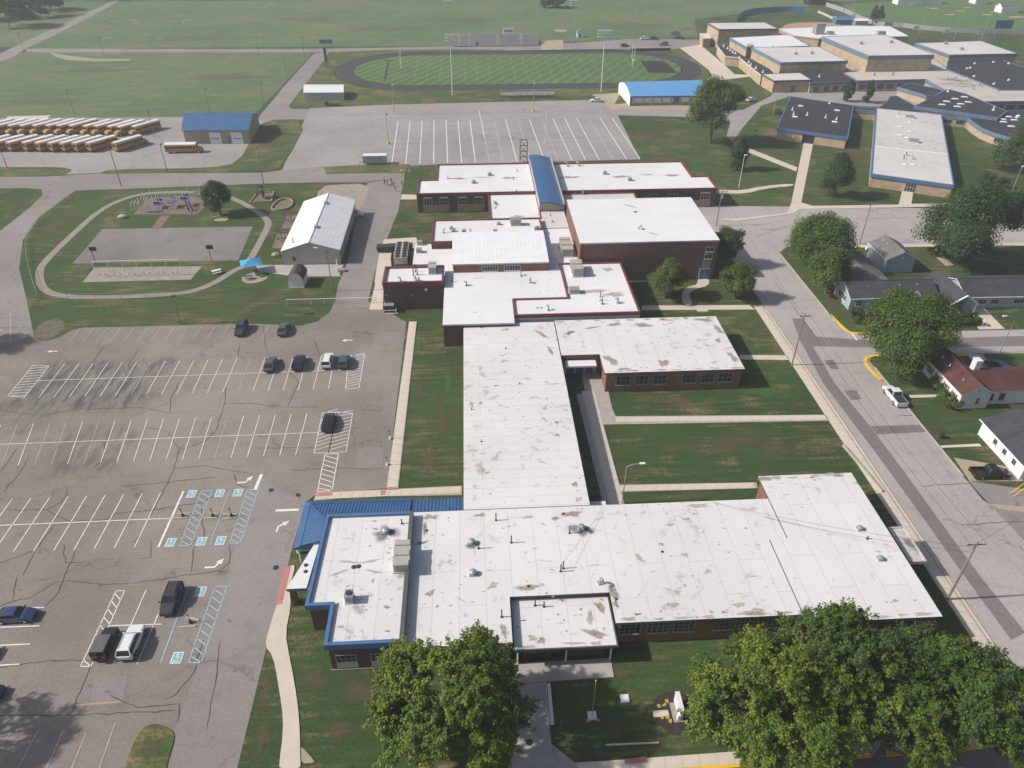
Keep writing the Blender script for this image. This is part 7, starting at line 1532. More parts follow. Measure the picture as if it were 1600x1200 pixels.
# wheel stops in the accessible bays
for a, c, lb in (((-43.80,77.43), (-41.80,77.32), 'upper wheel stop in the first accessible bay'), ((-43.84,76.42), (-41.89,76.57), 'lower wheel stop in the first accessible bay'), ((-39.37,77.19), (-37.82,77.10), 'upper wheel stop in the middle accessible bay'), ((-39.83,76.27), (-37.82,76.28), 'lower wheel stop in the middle accessible bay'), ((-37.33,76.95), (-35.14,76.83), 'upper wheel stop in the accessible bay by the right hatching'), ((-37.01,75.87), (-35.02,76.20), 'slanted lower wheel stop in the accessible bay by the right hatching'), ((-37.05,59.34), (-35.27,58.82), 'knocked askew wheel stop right of the dark grey suv'), ((-37.54,57.92), (-35.43,57.95), 'straight wheel stop below the askew one')):
    a, c = Vector(a), Vector(c); L_ = (c - a).length; m = MB(); m.grid([[(-L_/2, -.11, 0), (L_/2, -.11, 0), (L_/2, .11, 0), (-L_/2, .11, 0)], [(-L_/2 + .05, -.07, .13), (L_/2 - .05, -.07, .13), (L_/2 - .05, .07, .13), (-L_/2 + .05, .07, .13)]], 0, True); m.face([(-L_/2 + .05, -.07, .13), (L_/2 - .05, -.07, .13), (L_/2 - .05, .07, .13), (-L_/2 + .05, .07, .13)], 0)
    o = m.build('wheel_stop', K['cream']); o.location = (*((a + c)/2), .035); o.rotation_euler = (0, 0, math.atan2((c - a).y, (c - a).x)); tag(o, lb, 'wheel stop', 'wheel stops')
def sign_post(label, xy, plate, h=1.9, base=None, both=False, group='accessible parking signs'):
    t = thing('parking_sign', label, 'sign', (*xy, .02), 0, group); m = MB(); m.tube((0,0,0), (0,0,h), .04, .04, 6); m.build('post', K['frame_k'], t)
    m = MB(); m.box(0, -.05, h - .45, .30, .02, .42, 0); m.build('sign_plate', plate, t)
    if base: m = MB(); m.tube((0,0,0), (0,0,.5), .24, .16, 8); m.build('sign_base', base, t)
for xy, lb in (((-42.78,76.87), 'blue accessible parking sign in the first bay by the wide white line'), ((-38.50,76.64), 'blue accessible parking sign in the middle bay'), ((-35.86,76.49), 'blue accessible parking sign by the right hatching'), ((-36.27,58.55), 'blue accessible parking sign beside the askew wheel stop')): sign_post(lb, xy, K['frame_g'], 1.7, K['frame_k'])
for xy, lb in (((-14.67,92.61), 'small sign with white base at the walk edge, further from the canopy'), ((-14.60,86.26), 'small sign with white base at the walk edge, nearer to the canopy')): sign_post(lb, xy, K['galv'], 1.9, K['white_m'], group='signs along the school walk')
x, y = (-26.39,78.03); t = thing('stop_sign', 'red octagonal stop sign at the corner of the blue canopy', 'stop sign', (x, y, 0)); m = MB(); m.tube((0,.03,0), (0,.03,2.0), .04, .04, 6); m.build('post', K['galv'], t)
def octagon(r, yy): return [(r*math.cos(a), yy, 2.25 + r*math.sin(a)) for a in np.linspace(math.pi/8, 2*math.pi + math.pi/8, 8, endpoint=False)]
m = MB(); m.face(octagon(.40, -.02), 1); m.face(octagon(.40, .0)[::-1], 0); m.face(octagon(.365, -.025), 0); m.build('sign_plate', [K['sign_red'], K['white_paint']], t)
cu = bpy.data.curves.new('lettering', 'FONT'); cu.body = 'STOP'; cu.size = .27; cu.align_x = 'CENTER'; cu.align_y = 'CENTER'; o = bpy.data.objects.new('lettering', cu); col.objects.link(o)
dg = bpy.context.evaluated_depsgraph_get(); me = bpy.data.meshes.new_from_object(o.evaluated_get(dg)); bpy.data.objects.remove(o); me.materials.clear(); me.materials.append(K['white_paint']); o = bpy.data.objects.new('lettering', me); col.objects.link(o); o.parent = t; o.location = (0, -.032, 2.25); o.rotation_euler = (R(90), 0, 0)
x, y = (-25.15,69.12); m = MB(); m.tube((0,0,0), (0,0,1.1), .22, .22, 8); o = m.build('litter_bin', K['white_m']); o.location = (x, y, .1); tag(o, 'white round litter bin under the blue canopy edge', 'litter bin')
# front lawn: flagpole, slab, monument sign, planting bed
x, y = (11.12,43.87); t = thing('flagpole', 'thin bare flagpole on a white square base in the front lawn', 'flagpole', (x, y, 0)); m = MB(); m.box(0, 0, 0, .95, .95, .22, 0); m.build('base', K['stone'], t); m = MB(); m.tube((0,0,.2), (0,0,6.6), .055, .035, 8); m.build('pole', K['wood_l'], t); m = MB(); m.ball((0,0,6.68), .09, .09, .09, 0, 8, 4); m.build('finial', K['yellow'], t)
x, y = (15.04,45.70); m = MB(); m.box(0, 0, 0, .95, .95, .16, 0); o = m.build('stone_slab', K['stone']); o.location = (x, y, 0); tag(o, 'square white stone slab lying in the front lawn', 'slab')
mx, my = (20.42,43.74); m = MB(); m.prism(ccw(smooth([(2.6,.2),(1.6,2.3),(-.6,2.6),(-2.3,1.6),(-2.6,-.4),(-1.6,-2.2),(.4,-2.7),(2.2,-1.8)], 2, True)), 0, .07, 0); o = struct(m.build('planting_bed', K['dmulch'])); o.location = (mx, my, 0)
t = thing('monument_sign', 'tall white slab sign standing in the round mulch bed', 'sign', (mx + .15, my, .06)); m = MB(); m.box(-.15, 0, 0, 1.1, 2.3, .12, 0); m.build('footing', K['brickpad'], t); m = MB(); m.box(.05, .25, .12, .42, 2.3, 1.5, 0); m.box(.05, .25, 1.62, .52, 2.4, .12, 0); m.build('slab', K['stone'], t); m = MB(); m.box(-.15, -.75, .12, .3, .5, .9, 0); m.build('end_pier', K['stone'], t)
m = MB(); m.box(0, 0, 0, 1.7, .75, .1, 0); o1 = m.build('stepping_slab', K['concrete']); o1.location = (mx - 1.75, my - .05, .065); tag(o1, 'pale concrete slab left of the white monument sign', 'slab', 'slabs beside the monument sign'); o1 = o1.copy(); col.objects.link(o1); o1.location = (mx + 1.5, my + .1, .065); o1['label'] = 'pale concrete slab right of the white monument sign'
for i, (u, v) in enumerate([(18.62,44.59),(19.27,44.63),(19.66,45.06),(18.68,43.24),(19.24,43.21),(19.55,42.76),(21.20,42.60),(21.22,44.98),(10.62,43.31),(11.66,43.26)]):
    m = MB(); rr3 = random.Random(i)
    for k in range(26):
        a, r_ = rr3.uniform(0, 6.28), rr3.uniform(0, .22); z = .08 + rr3.uniform(0, .26)*(1 - r_*2); s_ = .06
        m.face([(r_*math.cos(a) + s_*p, r_*math.sin(a) + s_*q_, z + rr3.uniform(-.03, .03)) for p, q_ in ((-1,-1),(1,-1),(1,1),(-1,1))], 0)
    o = m.build('flower_clump', K['flower']); o.location = (u, v, .0); tag(o, 'small yellow flower clump ' + ('left of the monument slab, outermost in the mulch bed', 'left of the monument slab in the mulch bed, upper middle', 'left of the monument slab in the mulch bed, nearest its top', 'below the left paving slab, leftmost', 'below the left paving slab, nearer the sign', 'at the lower left foot of the monument sign', 'at the lower right foot of the monument sign', 'behind the monument slab on its right', 'left of the flagpole base', 'right of the flagpole base')[i], 'flowers', 'flower clumps by the flagpole' if i > 7 else 'flower clumps in the mulch bed'); stuff(o); o['kind'] = 'thing'
# mailbox, bin, guy wire guards, house bits
x, y = (101.09,121.75); t = thing('mailbox', 'white box mailbox on a post beside the carport driveway', 'mailbox', (x, y, 0), -.4); m = MB(); m.tube((0,0,0), (0,0,1.1), .06, .06, 4); m.build('post', K['white_m'], t); m = MB(); m.box(0, .2, 1.05, .35, .9, .3, 0); m.build('box', K['white_m'], t)
x, y = (74.34,88.12); m = MB(); m.tube((0,0,0), (0,0,.95), .32, .38, 8); o = m.build('trash_can', K['black_p']); o.location = (x, y, 0); tag(o, 'black trash can on the house lawn near the kerb', 'trash can')
for d, lb in ((0, 'upper yellow guy wire guard at the right edge'), (1.0, 'lower yellow guy wire guard at the right edge')):
    a = (77.54,74.91); c = (79.84,75.39); m = MB(); m.tube((a[0] + d*.3, a[1] - d*.5, 0), (c[0] + d*.3, c[1] - d*.5, 2.2), .05, .05, 5); tag(m.build('guy_wire_guard', K['yellow']), lb, 'guy wire guard', 'yellow guy wire guards')
x, y = (78.60,123.47); t = thing('street_sign', 'small street sign by the bush at the yellow kerb corner', 'sign', (77.00,122.56)); m = MB(); m.tube((0,0,0), (0,0,2.5), .04, .04, 5); m.build('post', K['galv'], t); m = MB(); m.box(0, 0, 2.2, .45, .03, .5, 0); m.build('sign_plate', K['green_m'], t)
x, y = (94.18,157.72); m = MB(); m.tube((0,0,.5), (1.3,0,.5), .45, .45, 10); o = m.build('gas_tank', K['white_m']); o.location = (x - .6, y, .1); tag(o, 'white tank beside the wall of the grey gabled house', 'tank')
# white walls and rail along the east walk
a, c = Vector((57.62,86.94)), Vector((58.90,76.19)); t = thing('low_wall', 'low concrete kerb wall beside the east walk', 'wall', (*a, 0), math.atan2((c - a).y, (c - a).x)); m = MB(); m.box((c - a).length/2, 0, 0, (c - a).length, .25, .45, 0); m.build('wall', K['kerb'], t)

# ------------------------------------------------------------------ stadium furniture
bx0, by0 = (-8.63,401.15); bx1 = 35.48
for xa, xb, lb in ((bx0, 3.60, 'left section of the grey home bleachers'), (4.89, bx1, 'right section of the grey home bleachers below the press box')):
    t = thing('bleachers', lb, 'bleachers', (xa, by0 + 1, 0), 0, 'home bleachers')
    for i in range(15):
        m = MB(); m.box((xb - xa)/2, i*.85, .5 + i*.22, xb - xa, .62, .1, 0); m.box((xb - xa)/2, i*.85 + .3, .25 + i*.22, xb - xa, .06, .25, 0); m.build('seat_row', K['bleach'], t)
    for x in np.arange(1, xb - xa, 7.5): m = MB(); m.tube((x, 12.4, 0), (x, 12.4, 3.5), .1, .1, 5); m.build('leg', K['galv'], t); m = MB(); m.box(x, 6, .2, .9, .1, .1, 0); m.build('brace', K['galv'], t)
    for x in ((xb - xa)*.32, (xb - xa)*.72): m = MB(); [m.box(x, i*.85 - .1, .60 + i*.22, 1.0, .8, .05, 0) for i in range(15)]; stuff(m.build('aisle_steps', K['cop_w'], t))
    m = MB(); m.tube((0, 12.7, 4.3), (xb - xa, 12.7, 4.3), .05, .05, 4); m.build('top_rail', K['galv'], t)
px = 20.67; t = thing('press_box', 'white press box with dark windows on top of the bleachers', 'press box', (px, by0 + 14.6, 0)); m = MB(); m.box(0, 0, 3.2, 5.2, 2.6, 2.6, 0); m.build('cabin', K['white_m'], t)
for i in range(4): window(t, (-2.2 + i*1.12, -1.31), (-1.3 + i*1.12, -1.31), 4.5, 5.4, 1, 1, K['frame_w'], sill=False)
m = MB(); m.box(0, 0, 5.8, 5.6, 3.0, .18, 0); m.build('roof', K['frame_g'], t)
for x in (-2.3, 2.3):
    for y in (-1, 1): m = MB(); m.tube((x,y,0), (x,y,3.2), .12, .12, 6); m.build('leg', K['galv'], t)
m = MB(); [m.tube((x, 1, 5.9), (x, 1, 7.0), .03, .03, 4) for x in (-2, -1, 0, 1, 2)]; m.tube((-2,1,6.9), (2,1,6.9), .03, .03, 4); m.build('camera_rail', K['galv'], t)
x0, x1, yy = 11.81, 33.31, 301.84; t = thing('bleachers', 'small grey visitor bleachers facing the near side of the track', 'bleachers', (x0, yy, 0))
for i in range(5): m = MB(); m.box((x1 - x0)/2, i*.7, 2.2 - i*.42, x1 - x0, .5, .08, 0); m.build('seat_row', K['bleach'], t)
for i in range(9):
    m = MB(); m.tube(((x1 - x0)*i/8, -.2, 0), ((x1 - x0)*i/8, -.2, 3.2), .07, .07, 4); m.build('post', K['galv'], t); m = MB(); m.tube(((x1 - x0)*i/8, -.2, 1.9), ((x1 - x0)*i/8, 3, .2), .05, .05, 4); m.build('brace', K['frame_k'], t)
m = MB(); m.tube((0, -.2, 3.2), (x1 - x0, -.2, 3.2), .06, .06, 4); m.build('top_rail', K['galv'], t)
for xy, lb in (((-30.80,354.49), 'white goal post at the left end of the football field'), ((74.18,353.90), 'white goal post at the right end of the football field')):
    t = thing('goal_post', lb, 'goal post', (*xy, 0), 0, 'football goal posts'); m = MB(); m.tube((0,0,0), (0,0,3), .14, .14, 6); m.build('base_post', K['white_m'], t); m = MB(); m.tube((0,-2.8,3), (0,2.8,3), .1, .1, 6); m.build('crossbar', K['white_m'], t)
    for s in (-1, 1): m = MB(); m.tube((0,s*2.8,3), (0,s*2.8,9), .09, .09, 6); m.build('upright', K['white_m'], t)
def board(name, label, xy, w_, h, z, mat, cat='scoreboard', post=None, rot=0.0, group=None):
    t = thing(name, label, cat, (*xy, 0), rot, group); m = MB(); m.box(0, 0, z, w_, .3, h, 0); m.build('panel', mat, t)
    for s in (-.35, .35): m = MB(); m.tube((s*w_, .25, 0), (s*w_, .25, z + h), .14, .14, 6); m.build('post', post or K['galv'], t)
    return t
board('scoreboard', 'dark blue scoreboard on the far left corner of the stadium grass', (-72.23,407.76), 6.5, 1.9, 1.2, K['blue_t']); board('scoreboard', 'dark blue scoreboard behind the ballfield fence at the right edge', (282.85,412.02), 9.5, 4.0, 4.2, K['blue_t'])
t = pole('banner_pole', 'dark pole with a narrow blue banner beside the stadium road', 'banner', (-64.60,358.85), 9.0, .14, K['frame_k']); m = MB(); m.box(0, 0, 2.5, 1.3, .08, 5.8, 0); m.build('banner', K['blue_t'], t)
for i, (x, y) in enumerate([(-186.32,423.72),(-158.83,422.23),(-210.10,480.90),(-191.55,477.82),(-162.00,476.22),(-138.49,537.53),(-126.50,529.19)]):
    t = thing('soccer_goal', ('white soccer goal, nearer left one on the far field', 'white soccer goal, nearer right one on the far field', 'white soccer goal, leftmost of the middle three on the far field', 'white soccer goal, centre one of the middle three on the far field', 'white soccer goal, rightmost of the middle three on the far field', 'white soccer goal, left of the two farthest ones', 'white soccer goal, right of the two farthest ones')[i], 'soccer goal', (x, y, 0), 0, 'soccer goals on the far field')
    m = MB(); m.tube((-2.2,0,2.0), (2.2,0,2.0), .09, .09, 5); m.build('crossbar', K['white_m'], t)
    for s in (-2.2, 2.2): m = MB(); m.tube((s,0,0), (s,0,2.0), .09, .09, 5); m.build('goal_upright', K['white_m'], t); m = MB(); m.tube((s,0,2.0), (s,1.3,0), .06, .06, 5); m.build('net_stay', K['white_m'], t)
x, y = (59.21,424.13); t, wl, rf, ip = gable('ticket_booth', 'tiny white hut with grey roof on the grass behind the track', 'hut', [(x - 1.9, y - 1.6), (x + 1.9, y - 1.6), (x + 1.9, y + 1.6), (x - 1.9, y + 1.6)], 2.6, 4.0, K['sid_w'], K['sh_g'], 1, .25); panel(wl, *edge_pts(ip, near_edge(ip), .35, .6), 0, 2.0, K['blue_t'], 'door')
# lattice stair tower behind the vaulted roof
x, y = (15.78,225.31); ht = 6.90; t = thing('scaffold_tower', 'dark lattice tower standing at the lot edge behind the blue vault', 'tower', (x, y, 0))
for a in (-1.1, 1.1):
    for c in (-1.1, 1.1): m = MB(); m.tube((a,c,0), (a,c,ht), .06, .06, 5); m.build('post', K['frame_k'], t)
for k in range(4):
    z0, z1 = ht*k/4, ht*(k + 1)/4; m = MB(); m.box(0, .5, z1 - .1, 2.2, .7, .06, 0); m.build('platform', K['frame_k'], t); m = MB(); m.tube((-1.1,-1.1,z0), (1.1,-1.1,z1), .05, .05, 4); m.build('brace', K['frame_k'], t); m = MB(); m.tube((1.1,-1.1,z0), (-1.1,-1.1,z1), .07, .07, 4); m.build('brace', K['frame_k'], t)
# fences round the ball diamonds
def solid_fence(name, label, pts, h, mat, cap=None, step=4.0, group=None):
    t = thing(name, label, 'fence', (*pts[0], 0), 0, group); q = shift(pts, pts[0])
    m = MB(); l, r = ribbon(q, .25); m.grid([[(x, y, .1) for x, y in l], [(x, y, h) for x, y in l], [(x, y, h) for x, y in r], [(x, y, .1) for x, y in r]], 0); m.build('fence_pad', mat, t)
    for p in q[::3]: m = MB(); m.tube((*p, 0), (*p, h + .2), .1, .1, 4); m.build('post', cap or K['galv'], t)
solid_fence('outfield_fence', 'curved blue padded outfield fence of the far ball diamond', smooth([(156.14,463.16),(164.09,480.11),(172.74,489.93),(186.10,496.29),(198.86,497.99),(208.72,495.06)], 2), 3.2, K['blue_f']); solid_fence('field_fence', 'long dark fence along the striped ball field', smooth([(231.30,517.50),(233.19,487.82),(230.22,459.15),(232.92,444.69),(241.97,444.20),(251.51,433.92),(267.66,423.66),(300.25,418.23),(336.71,409.10)], 1), 2.4, K['frame_g'])
solid_fence('field_fence', 'short white fence slanting to the blue dugout', [(216.58,493.44),(216.53,479.52),(215.59,464.18)], 1.3, K['cop_w'])
for i, (x, y) in enumerate([(234.16,512.20),(233.22,492.54),(231.19,474.24),(247.00,432.26),(259.01,422.29),(274.99,417.79)]):
    m = MB(); m.box(0, -.2, .3, 3.2, .1, 2.2, 0); o = m.build('fence_banner', K['white_m']); o.location = (x, y, 0); tag(o, 'small white banner on the long dark ball field fence, %s from the left' % ORD[i], 'banner', 'white banners on the ball field fence')
x, y = (215.44,455.78); gable('dugout', 'blue roofed dugout beside the far clay infield', 'dugout', [(x - 5, y - 3), (x + 5, y - 3), (x + 5, y + 3), (x - 5, y + 3)], 2.8, 4.2, K['blue_t'], K['blue_f'], 0, .3); x, y = (223.98,451.21); gable('dugout', 'small white roofed dugout beside the two dark conifers', 'dugout', [(x - 4, y - 2.5), (x + 4, y - 2.5), (x + 4, y + 2.5), (x - 4, y + 2.5)], 2.6, 3.4, K['galv'], K['metal_w2'], 0, .3)
for (x, y), lb, w_, mt in (((289.45,524.92), 'long dark roofed building at the top edge of the ball fields', 18, K['sh_d']), ((304.31,526.82), 'dark blue building at the top edge of the ball fields', 16, K['blue_t']), ((337.31,525.03), 'white house with dark roof at the top edge of the photograph', 9, K['sh_d']), ((334.45,489.45), 'pale house with grey roof at the far right corner', 12, K['sh_g'])):
    gable('far_building', lb, 'building', [(x - w_/2, y - 4), (x + w_/2, y - 4), (x + w_/2, y + 4), (x - w_/2, y + 4)], 3, 5.2, K['sid_w'], mt, 0, .3)
# ------------------------------------------------------------------ people by the lane
def person_mesh(shirt, legs, stride):
    v = [(0,0,.95),(0,0,1.2),(0,0,1.42),(0,0,1.54),(0,.02,1.68)]; e = [(0,1),(1,2),(2,3),(3,4)]; r = [(.15,.11),(.14,.10),(.17,.10),(.06,.06),(.095,.11)]
    for s in (-1, 1):
        k = len(v); v += [(s*.10, stride*s, .88), (s*.11, stride*1.6*s, .5), (s*.11, stride*2.0*s - .03, .09), (s*.11, stride*2.0*s + .14, .04)]; e += [(0,k),(k,k+1),(k+1,k+2),(k+2,k+3)]; r += [(.095,.095),(.065,.065),(.045,.05),(.045,.035)]
        k = len(v); v += [(s*.20, 0, 1.38), (s*.26, -stride*.8*s, 1.10), (s*.27, -stride*1.5*s + .08, .86), (s*.27, -stride*1.6*s + .12, .78)]; e += [(2,k),(k,k+1),(k+1,k+2),(k+2,k+3)]; r += [(.06,.06),(.045,.045),(.035,.035),(.045,.025)]
    me = bpy.data.meshes.new('person'); me.from_pydata(v, e, []); o = bpy.data.objects.new('tmp', me); col.objects.link(o)
    sk = o.modifiers.new('s', 'SKIN'); 
    for d, rr_ in zip(me.skin_vertices[0].data, r): d.radius = rr_
    me.skin_vertices[0].data[0].use_root = True
    sb = o.modifiers.new('d', 'SUBSURF'); sb.levels = 1
    m2 = bpy.data.meshes.new_from_object(o.evaluated_get(bpy.context.evaluated_depsgraph_get())); bpy.data.objects.remove(o)
    for mt in (K['skin'], shirt, legs, K['black_p']): m2.materials.append(mt)
    for p in m2.polygons:
        z = p.center.z; x = abs(p.center.x); p.material_index = 0 if z > 1.5 and z < 1.72 else 3 if z >= 1.72 or z < .1 else 1 if z > .98 and x < .3 and (x < .22 or z > 1.15) else 0 if x > .22 else 2
    m2.polygons.foreach_set('use_smooth', [True]*len(m2.polygons)); return m2
SHIRT = dict(white=simple('white shirt', (.7,.7,.72)), red=simple('red shirt', (.38,.05,.05)), blue=simple('blue shirt', (.05,.10,.25)), dark=simple('dark shirt', (.03,.03,.04)), green=simple('pale green shirt', (.35,.48,.36)))
for (x, y), sh, lg, rot, lb in (((-25.61,208.35), 'dark', 'dark', .3, 'person in dark clothes at the left of the group on the lane'), ((-24.73,207.79), 'red', 'blue', 1.0, 'person in a red shirt second from the left on the lane'), ((-23.80,206.45), 'white', 'blue', 2.0, 'person in a white shirt at the front middle of the group'), ((-23.73,209.03), 'dark', 'blue', .5, 'person in a dark shirt behind the white shirt on the lane'), ((-22.92,206.41), 'blue', 'dark', 4.0, 'person in blue right of the white shirt on the lane'), ((-22.07,202.83), 'red', 'dark', 1.5, 'person in a red shirt nearest the viewer on the lane'), ((-20.56,207.30), 'dark', 'dark', 5.0, 'person in dark clothes near the lawn edge of the lane'), ((-21.18,216.40), 'white', 'dark', 3.0, 'person in a white shirt far off at the lawn corner'), ((-20.03,216.34), 'red', 'dark', 2.0, 'person in red on the lawn corner by the far walk'), ((-18.99,217.95), 'green', 'white', 1.0, 'person in pale green alone on the lawn by the north wing')):
    o = bpy.data.objects.new('person', person_mesh(SHIRT[sh], SHIRT[lg], .08)); col.objects.link(o); o.location = (x, y, .04); o.rotation_euler = (0, 0, rot); tag(o, lb, 'person', 'people by the lane')
# ------------------------------------------------------------------ trees and shrubs
LEAF = {'bright': ('leaf1', 'leaf2', 'leaf3'), 'mid': ('leaf2', 'leaf3', 'leafd3'), 'dark': ('leafd1', 'leafd2', 'leafd3'), 'far': ('leaff', 'leafd2', 'leaff')}
def quads_object(name, c, nrm, size, asp, midx, mats, parent, rs):
    n = len(c)
    r = rs.normal(size=(n, 3)); u = np.cross(nrm, r); u /= np.linalg.norm(u, axis=1)[:, None] + 1e-9; v = np.cross(nrm, u)
    su = (size*.5)[:, None]; sv = su*asp
    P4 = np.stack([c - u*su, c - v*sv*.9 + nrm*su*.15, c + u*su, c + v*sv*.9 + nrm*su*.15], 1).reshape(-1, 3)
    me = bpy.data.meshes.new(name); me.vertices.add(4*n); me.vertices.foreach_set('co', P4.astype(np.float32).ravel())
    me.loops.add(4*n); me.loops.foreach_set('vertex_index', np.arange(4*n, dtype=np.int32))
    me.polygons.add(n); me.polygons.foreach_set('loop_start', np.arange(0, 4*n, 4, dtype=np.int32))
    for x in mats: me.materials.append(K[x])
    me.polygons.foreach_set('material_index', midx.astype(np.int32)); me.update(calc_edges=True)
    o = bpy.data.objects.new(name, me); col.objects.link(o); o.parent = parent; return o
def tree(name, label, cat, xy, H, rx, ry, rz, zc, nleaf, leaf, tone, seed, nblob=90, conic=0.0, group='trees', blob=.24, trunk=.28, spray=False):
    rs = np.random.default_rng(seed); t = thing(name, label, cat, (*xy, 0), 0, group)
    # crown of several big limbs' worth of foliage, each a lump of leaf clumps, with gaps between
    nl = (max(6, nblob//13) if spray else 12) if conic == 0 else 4
    g = rs.normal(size=(nl*4, 3)); g /= np.linalg.norm(g, axis=1)[:, None]; g = g[g[:, 2] > -.6][:nl]
    g[0] = (0, 0, .75); ll = g*(rs.uniform(.45, .70, (len(g), 1)) if spray else rs.uniform(.38, .55, (len(g), 1))); lr = rs.uniform(.30, .52, len(g)) if spray else rs.uniform(.42, .52, len(g))
    li = rs.integers(0, len(g), nblob); d = rs.normal(size=(nblob, 3)) + 1.1*g[li]; d /= np.linalg.norm(d, axis=1)[:, None]
    B = (ll[li] + d*(lr[li]*rs.uniform(.55, 1.08, nblob))[:, None])*np.array([rx, ry, rz])
    if conic > 0: B = d*(rs.uniform(.3, 1, nblob)**.45)[:, None]*np.array([rx, ry, rz])*.9
    if conic > 0:
        h = (B[:, 2]/rz + 1)/2; k = 1 - conic*np.clip(h, 0, 1); B[:, 0] *= k; B[:, 1] *= k
    B[:, 2] += zc
    br = blob*min(rx, rz)*rs.uniform(.65, 1.35, len(B))
    m = MB()
    if H > 2.5:
        th = max(.5, zc - rz*.25); m.tube((0,0,0), (0,0,th*.5), trunk*1.25, trunk, 8); m.tube((0,0,th*.5), (.1,.05,th), trunk, trunk*.7, 8)
        for i in range(min(14, len(B))):
            e = Vector(B[i]); s = Vector((.05, .02, th*rs.uniform(.55, 1.0))); mid = s.lerp(e, .5) + Vector((0, 0, -.25)); m.tube(s, mid, trunk*.5, trunk*.3, 5); m.tube(mid, e, trunk*.3, trunk*.08, 5)
    else: m.tube((0,0,0), (0,0,zc), .08, .05, 5)
    m.build('trunk', K['bark'], t)
    w_ = br**2; cnt = np.maximum(6, (nleaf*w_/w_.sum()).astype(int)); idx = np.repeat(np.arange(len(B)), cnt); n = len(idx)
    q = rs.normal(size=(n, 3)); q /= np.linalg.norm(q, axis=1)[:, None]
    if spray:
        # leafy shoots: every clump carries a fan of shoots that push outwards and droop at the tip
        ns = 9; oc = B - np.array([0, 0, zc - rz*.55]); oc /= np.linalg.norm(oc, axis=1)[:, None] + 1e-9
        sd = rs.normal(size=(len(B), ns, 3))*.75 + oc[:, None, :]*.95 + np.array([0, 0, .25]); sd /= np.linalg.norm(sd, axis=2)[:, :, None]
        sl = br[:, None]*rs.uniform(.8, 1.9, (len(B), ns)); k = rs.integers(0, ns, n); tt = rs.uniform(.05, 1, n)**.75
        L_ = sl[idx, k]; off = sd[idx, k]*(tt*L_)[:, None] + q*(L_*.26*(1.15 - tt))[:, None]*np.array([1, 1, .6]); off[:, 2] -= .22*L_*tt**2
        q = .5*q + .5*sd[idx, k]
    else:
        rr_ = rs.uniform(.15, 1, n) ** .5
        off = q*rr_[:, None]*br[idx][:, None]*np.array([1.15, 1.15, .85])
    c = B[idx] + off + rs.normal(0, leaf*.3, (n, 3))
    c[:, 2] = np.maximum(c[:, 2], .15)
    out = (c - np.array([0, 0, zc - rz*.5])); out /= np.linalg.norm(out, axis=1)[:, None] + 1e-9
    nr = .5*q + .4*out + np.array([0, 0, .6]) + rs.normal(0, .40, (n, 3)); nr /= np.linalg.norm(nr, axis=1)[:, None]
    tb = rs.integers(0, 3, len(B)); mi = np.where(rs.random(n) < .55, tb[idx], rs.integers(0, 3, n))
    stuffo = quads_object('crown', c, nr, leaf*rs.uniform(.6, 1.35, n), .62, mi, LEAF[tone], t, rs)
    return t
FG = 'broad green trees by the front street'
tree('maple_tree', 'big bright green maple beside the front walk, left of the porch', 'tree', ((-3.71,42.40)), 13, 7.1, 6.6, 6.0, 7.6, 96715, .29, 'bright', 11, 202, group=FG, spray=True, blob=.20, trunk=.32)
tree('maple_tree', 'bright green tree in front of the east wing, left half of the right cluster', 'tree', ((28.42,40.87)), 13, 7.8, 7.0, 6.0, 7.6, 88305, .29, 'bright', 12, 202, group=FG, spray=True, blob=.20, trunk=.32)
tree('maple_tree', 'green tree in the middle of the right cluster covering the east wing wall', 'tree', ((36.93,42.20)), 13, 7.6, 6.6, 5.8, 7.4, 84100, .29, 'mid', 13, 202, group=FG, spray=True, blob=.20, trunk=.32)
tree('maple_tree', 'dark green drooping tree at the right end of the cluster by the corner', 'tree', ((46.26,40.17)), 12, 7.0, 6.2, 5.4, 6.6, 84100, .29, 'mid', 14, 216, group=FG, spray=True, blob=.20, trunk=.32)
tree('maple_tree', 'lower tree overhanging the yellow kerb in front of the right cluster', 'tree', ((39.78,37.41)), 11, 5.8, 5.0, 4.6, 5.8, 46255, .29, 'bright', 15, 135, group=FG, spray=True, blob=.20, trunk=.28)
tree('maple_tree', 'dark tree between the middle and right crowns of the front cluster', 'tree', ((43.71,42.65)), 11, 5.2, 5.0, 4.4, 5.8, 37845, .29, 'mid', 45, 121, group=FG, spray=True, blob=.20, trunk=.28)
tree('maple_tree', 'small drooping tree at the lower left of the right cluster', 'tree', ((29.84,37.84)), 9, 4.6, 4.0, 4.0, 5.0, 29435, .29, 'bright', 16, 94, group=FG, spray=True, blob=.20, trunk=.22)
def boxtree(name, label, cat, cx, cy, zc, H, rx, rz, n, tone, seed, **kw):
    pass
MG = 'trees round the school grounds'
tree('round_tree', 'small round dark tree on the playground path', 'tree', (-67.01,188.53), 8.5, 4.2, 4.0, 4.3, 5.2, 16200, 0.37, 'dark', 21, 91, conic=.2, group=MG)
tree('oak_tree', 'tall dense tree beside the blue roofed pavilion', 'tree', (78.74,240.97), 20, 8.3, 7.6, 10.2, 11.6, 30600, 0.57, 'mid', 22, 156, group=MG, trunk=.4)
tree('spruce_tree', 'dark evergreen on the lawn right of the tall pavilion tree', 'tree', (79.75,214.86), 10, 3.7, 3.6, 5.2, 5.4, 12600, 0.41, 'dark', 23, 78, conic=.7, group=MG)
tree('spruce_tree', 'broad dark conical tree between the two angled school blocks', 'tree', (100.00,192.30), 12, 5.2, 5.0, 6.0, 6.4, 18000, 0.41, 'dark', 24, 104, conic=.55, group=MG)
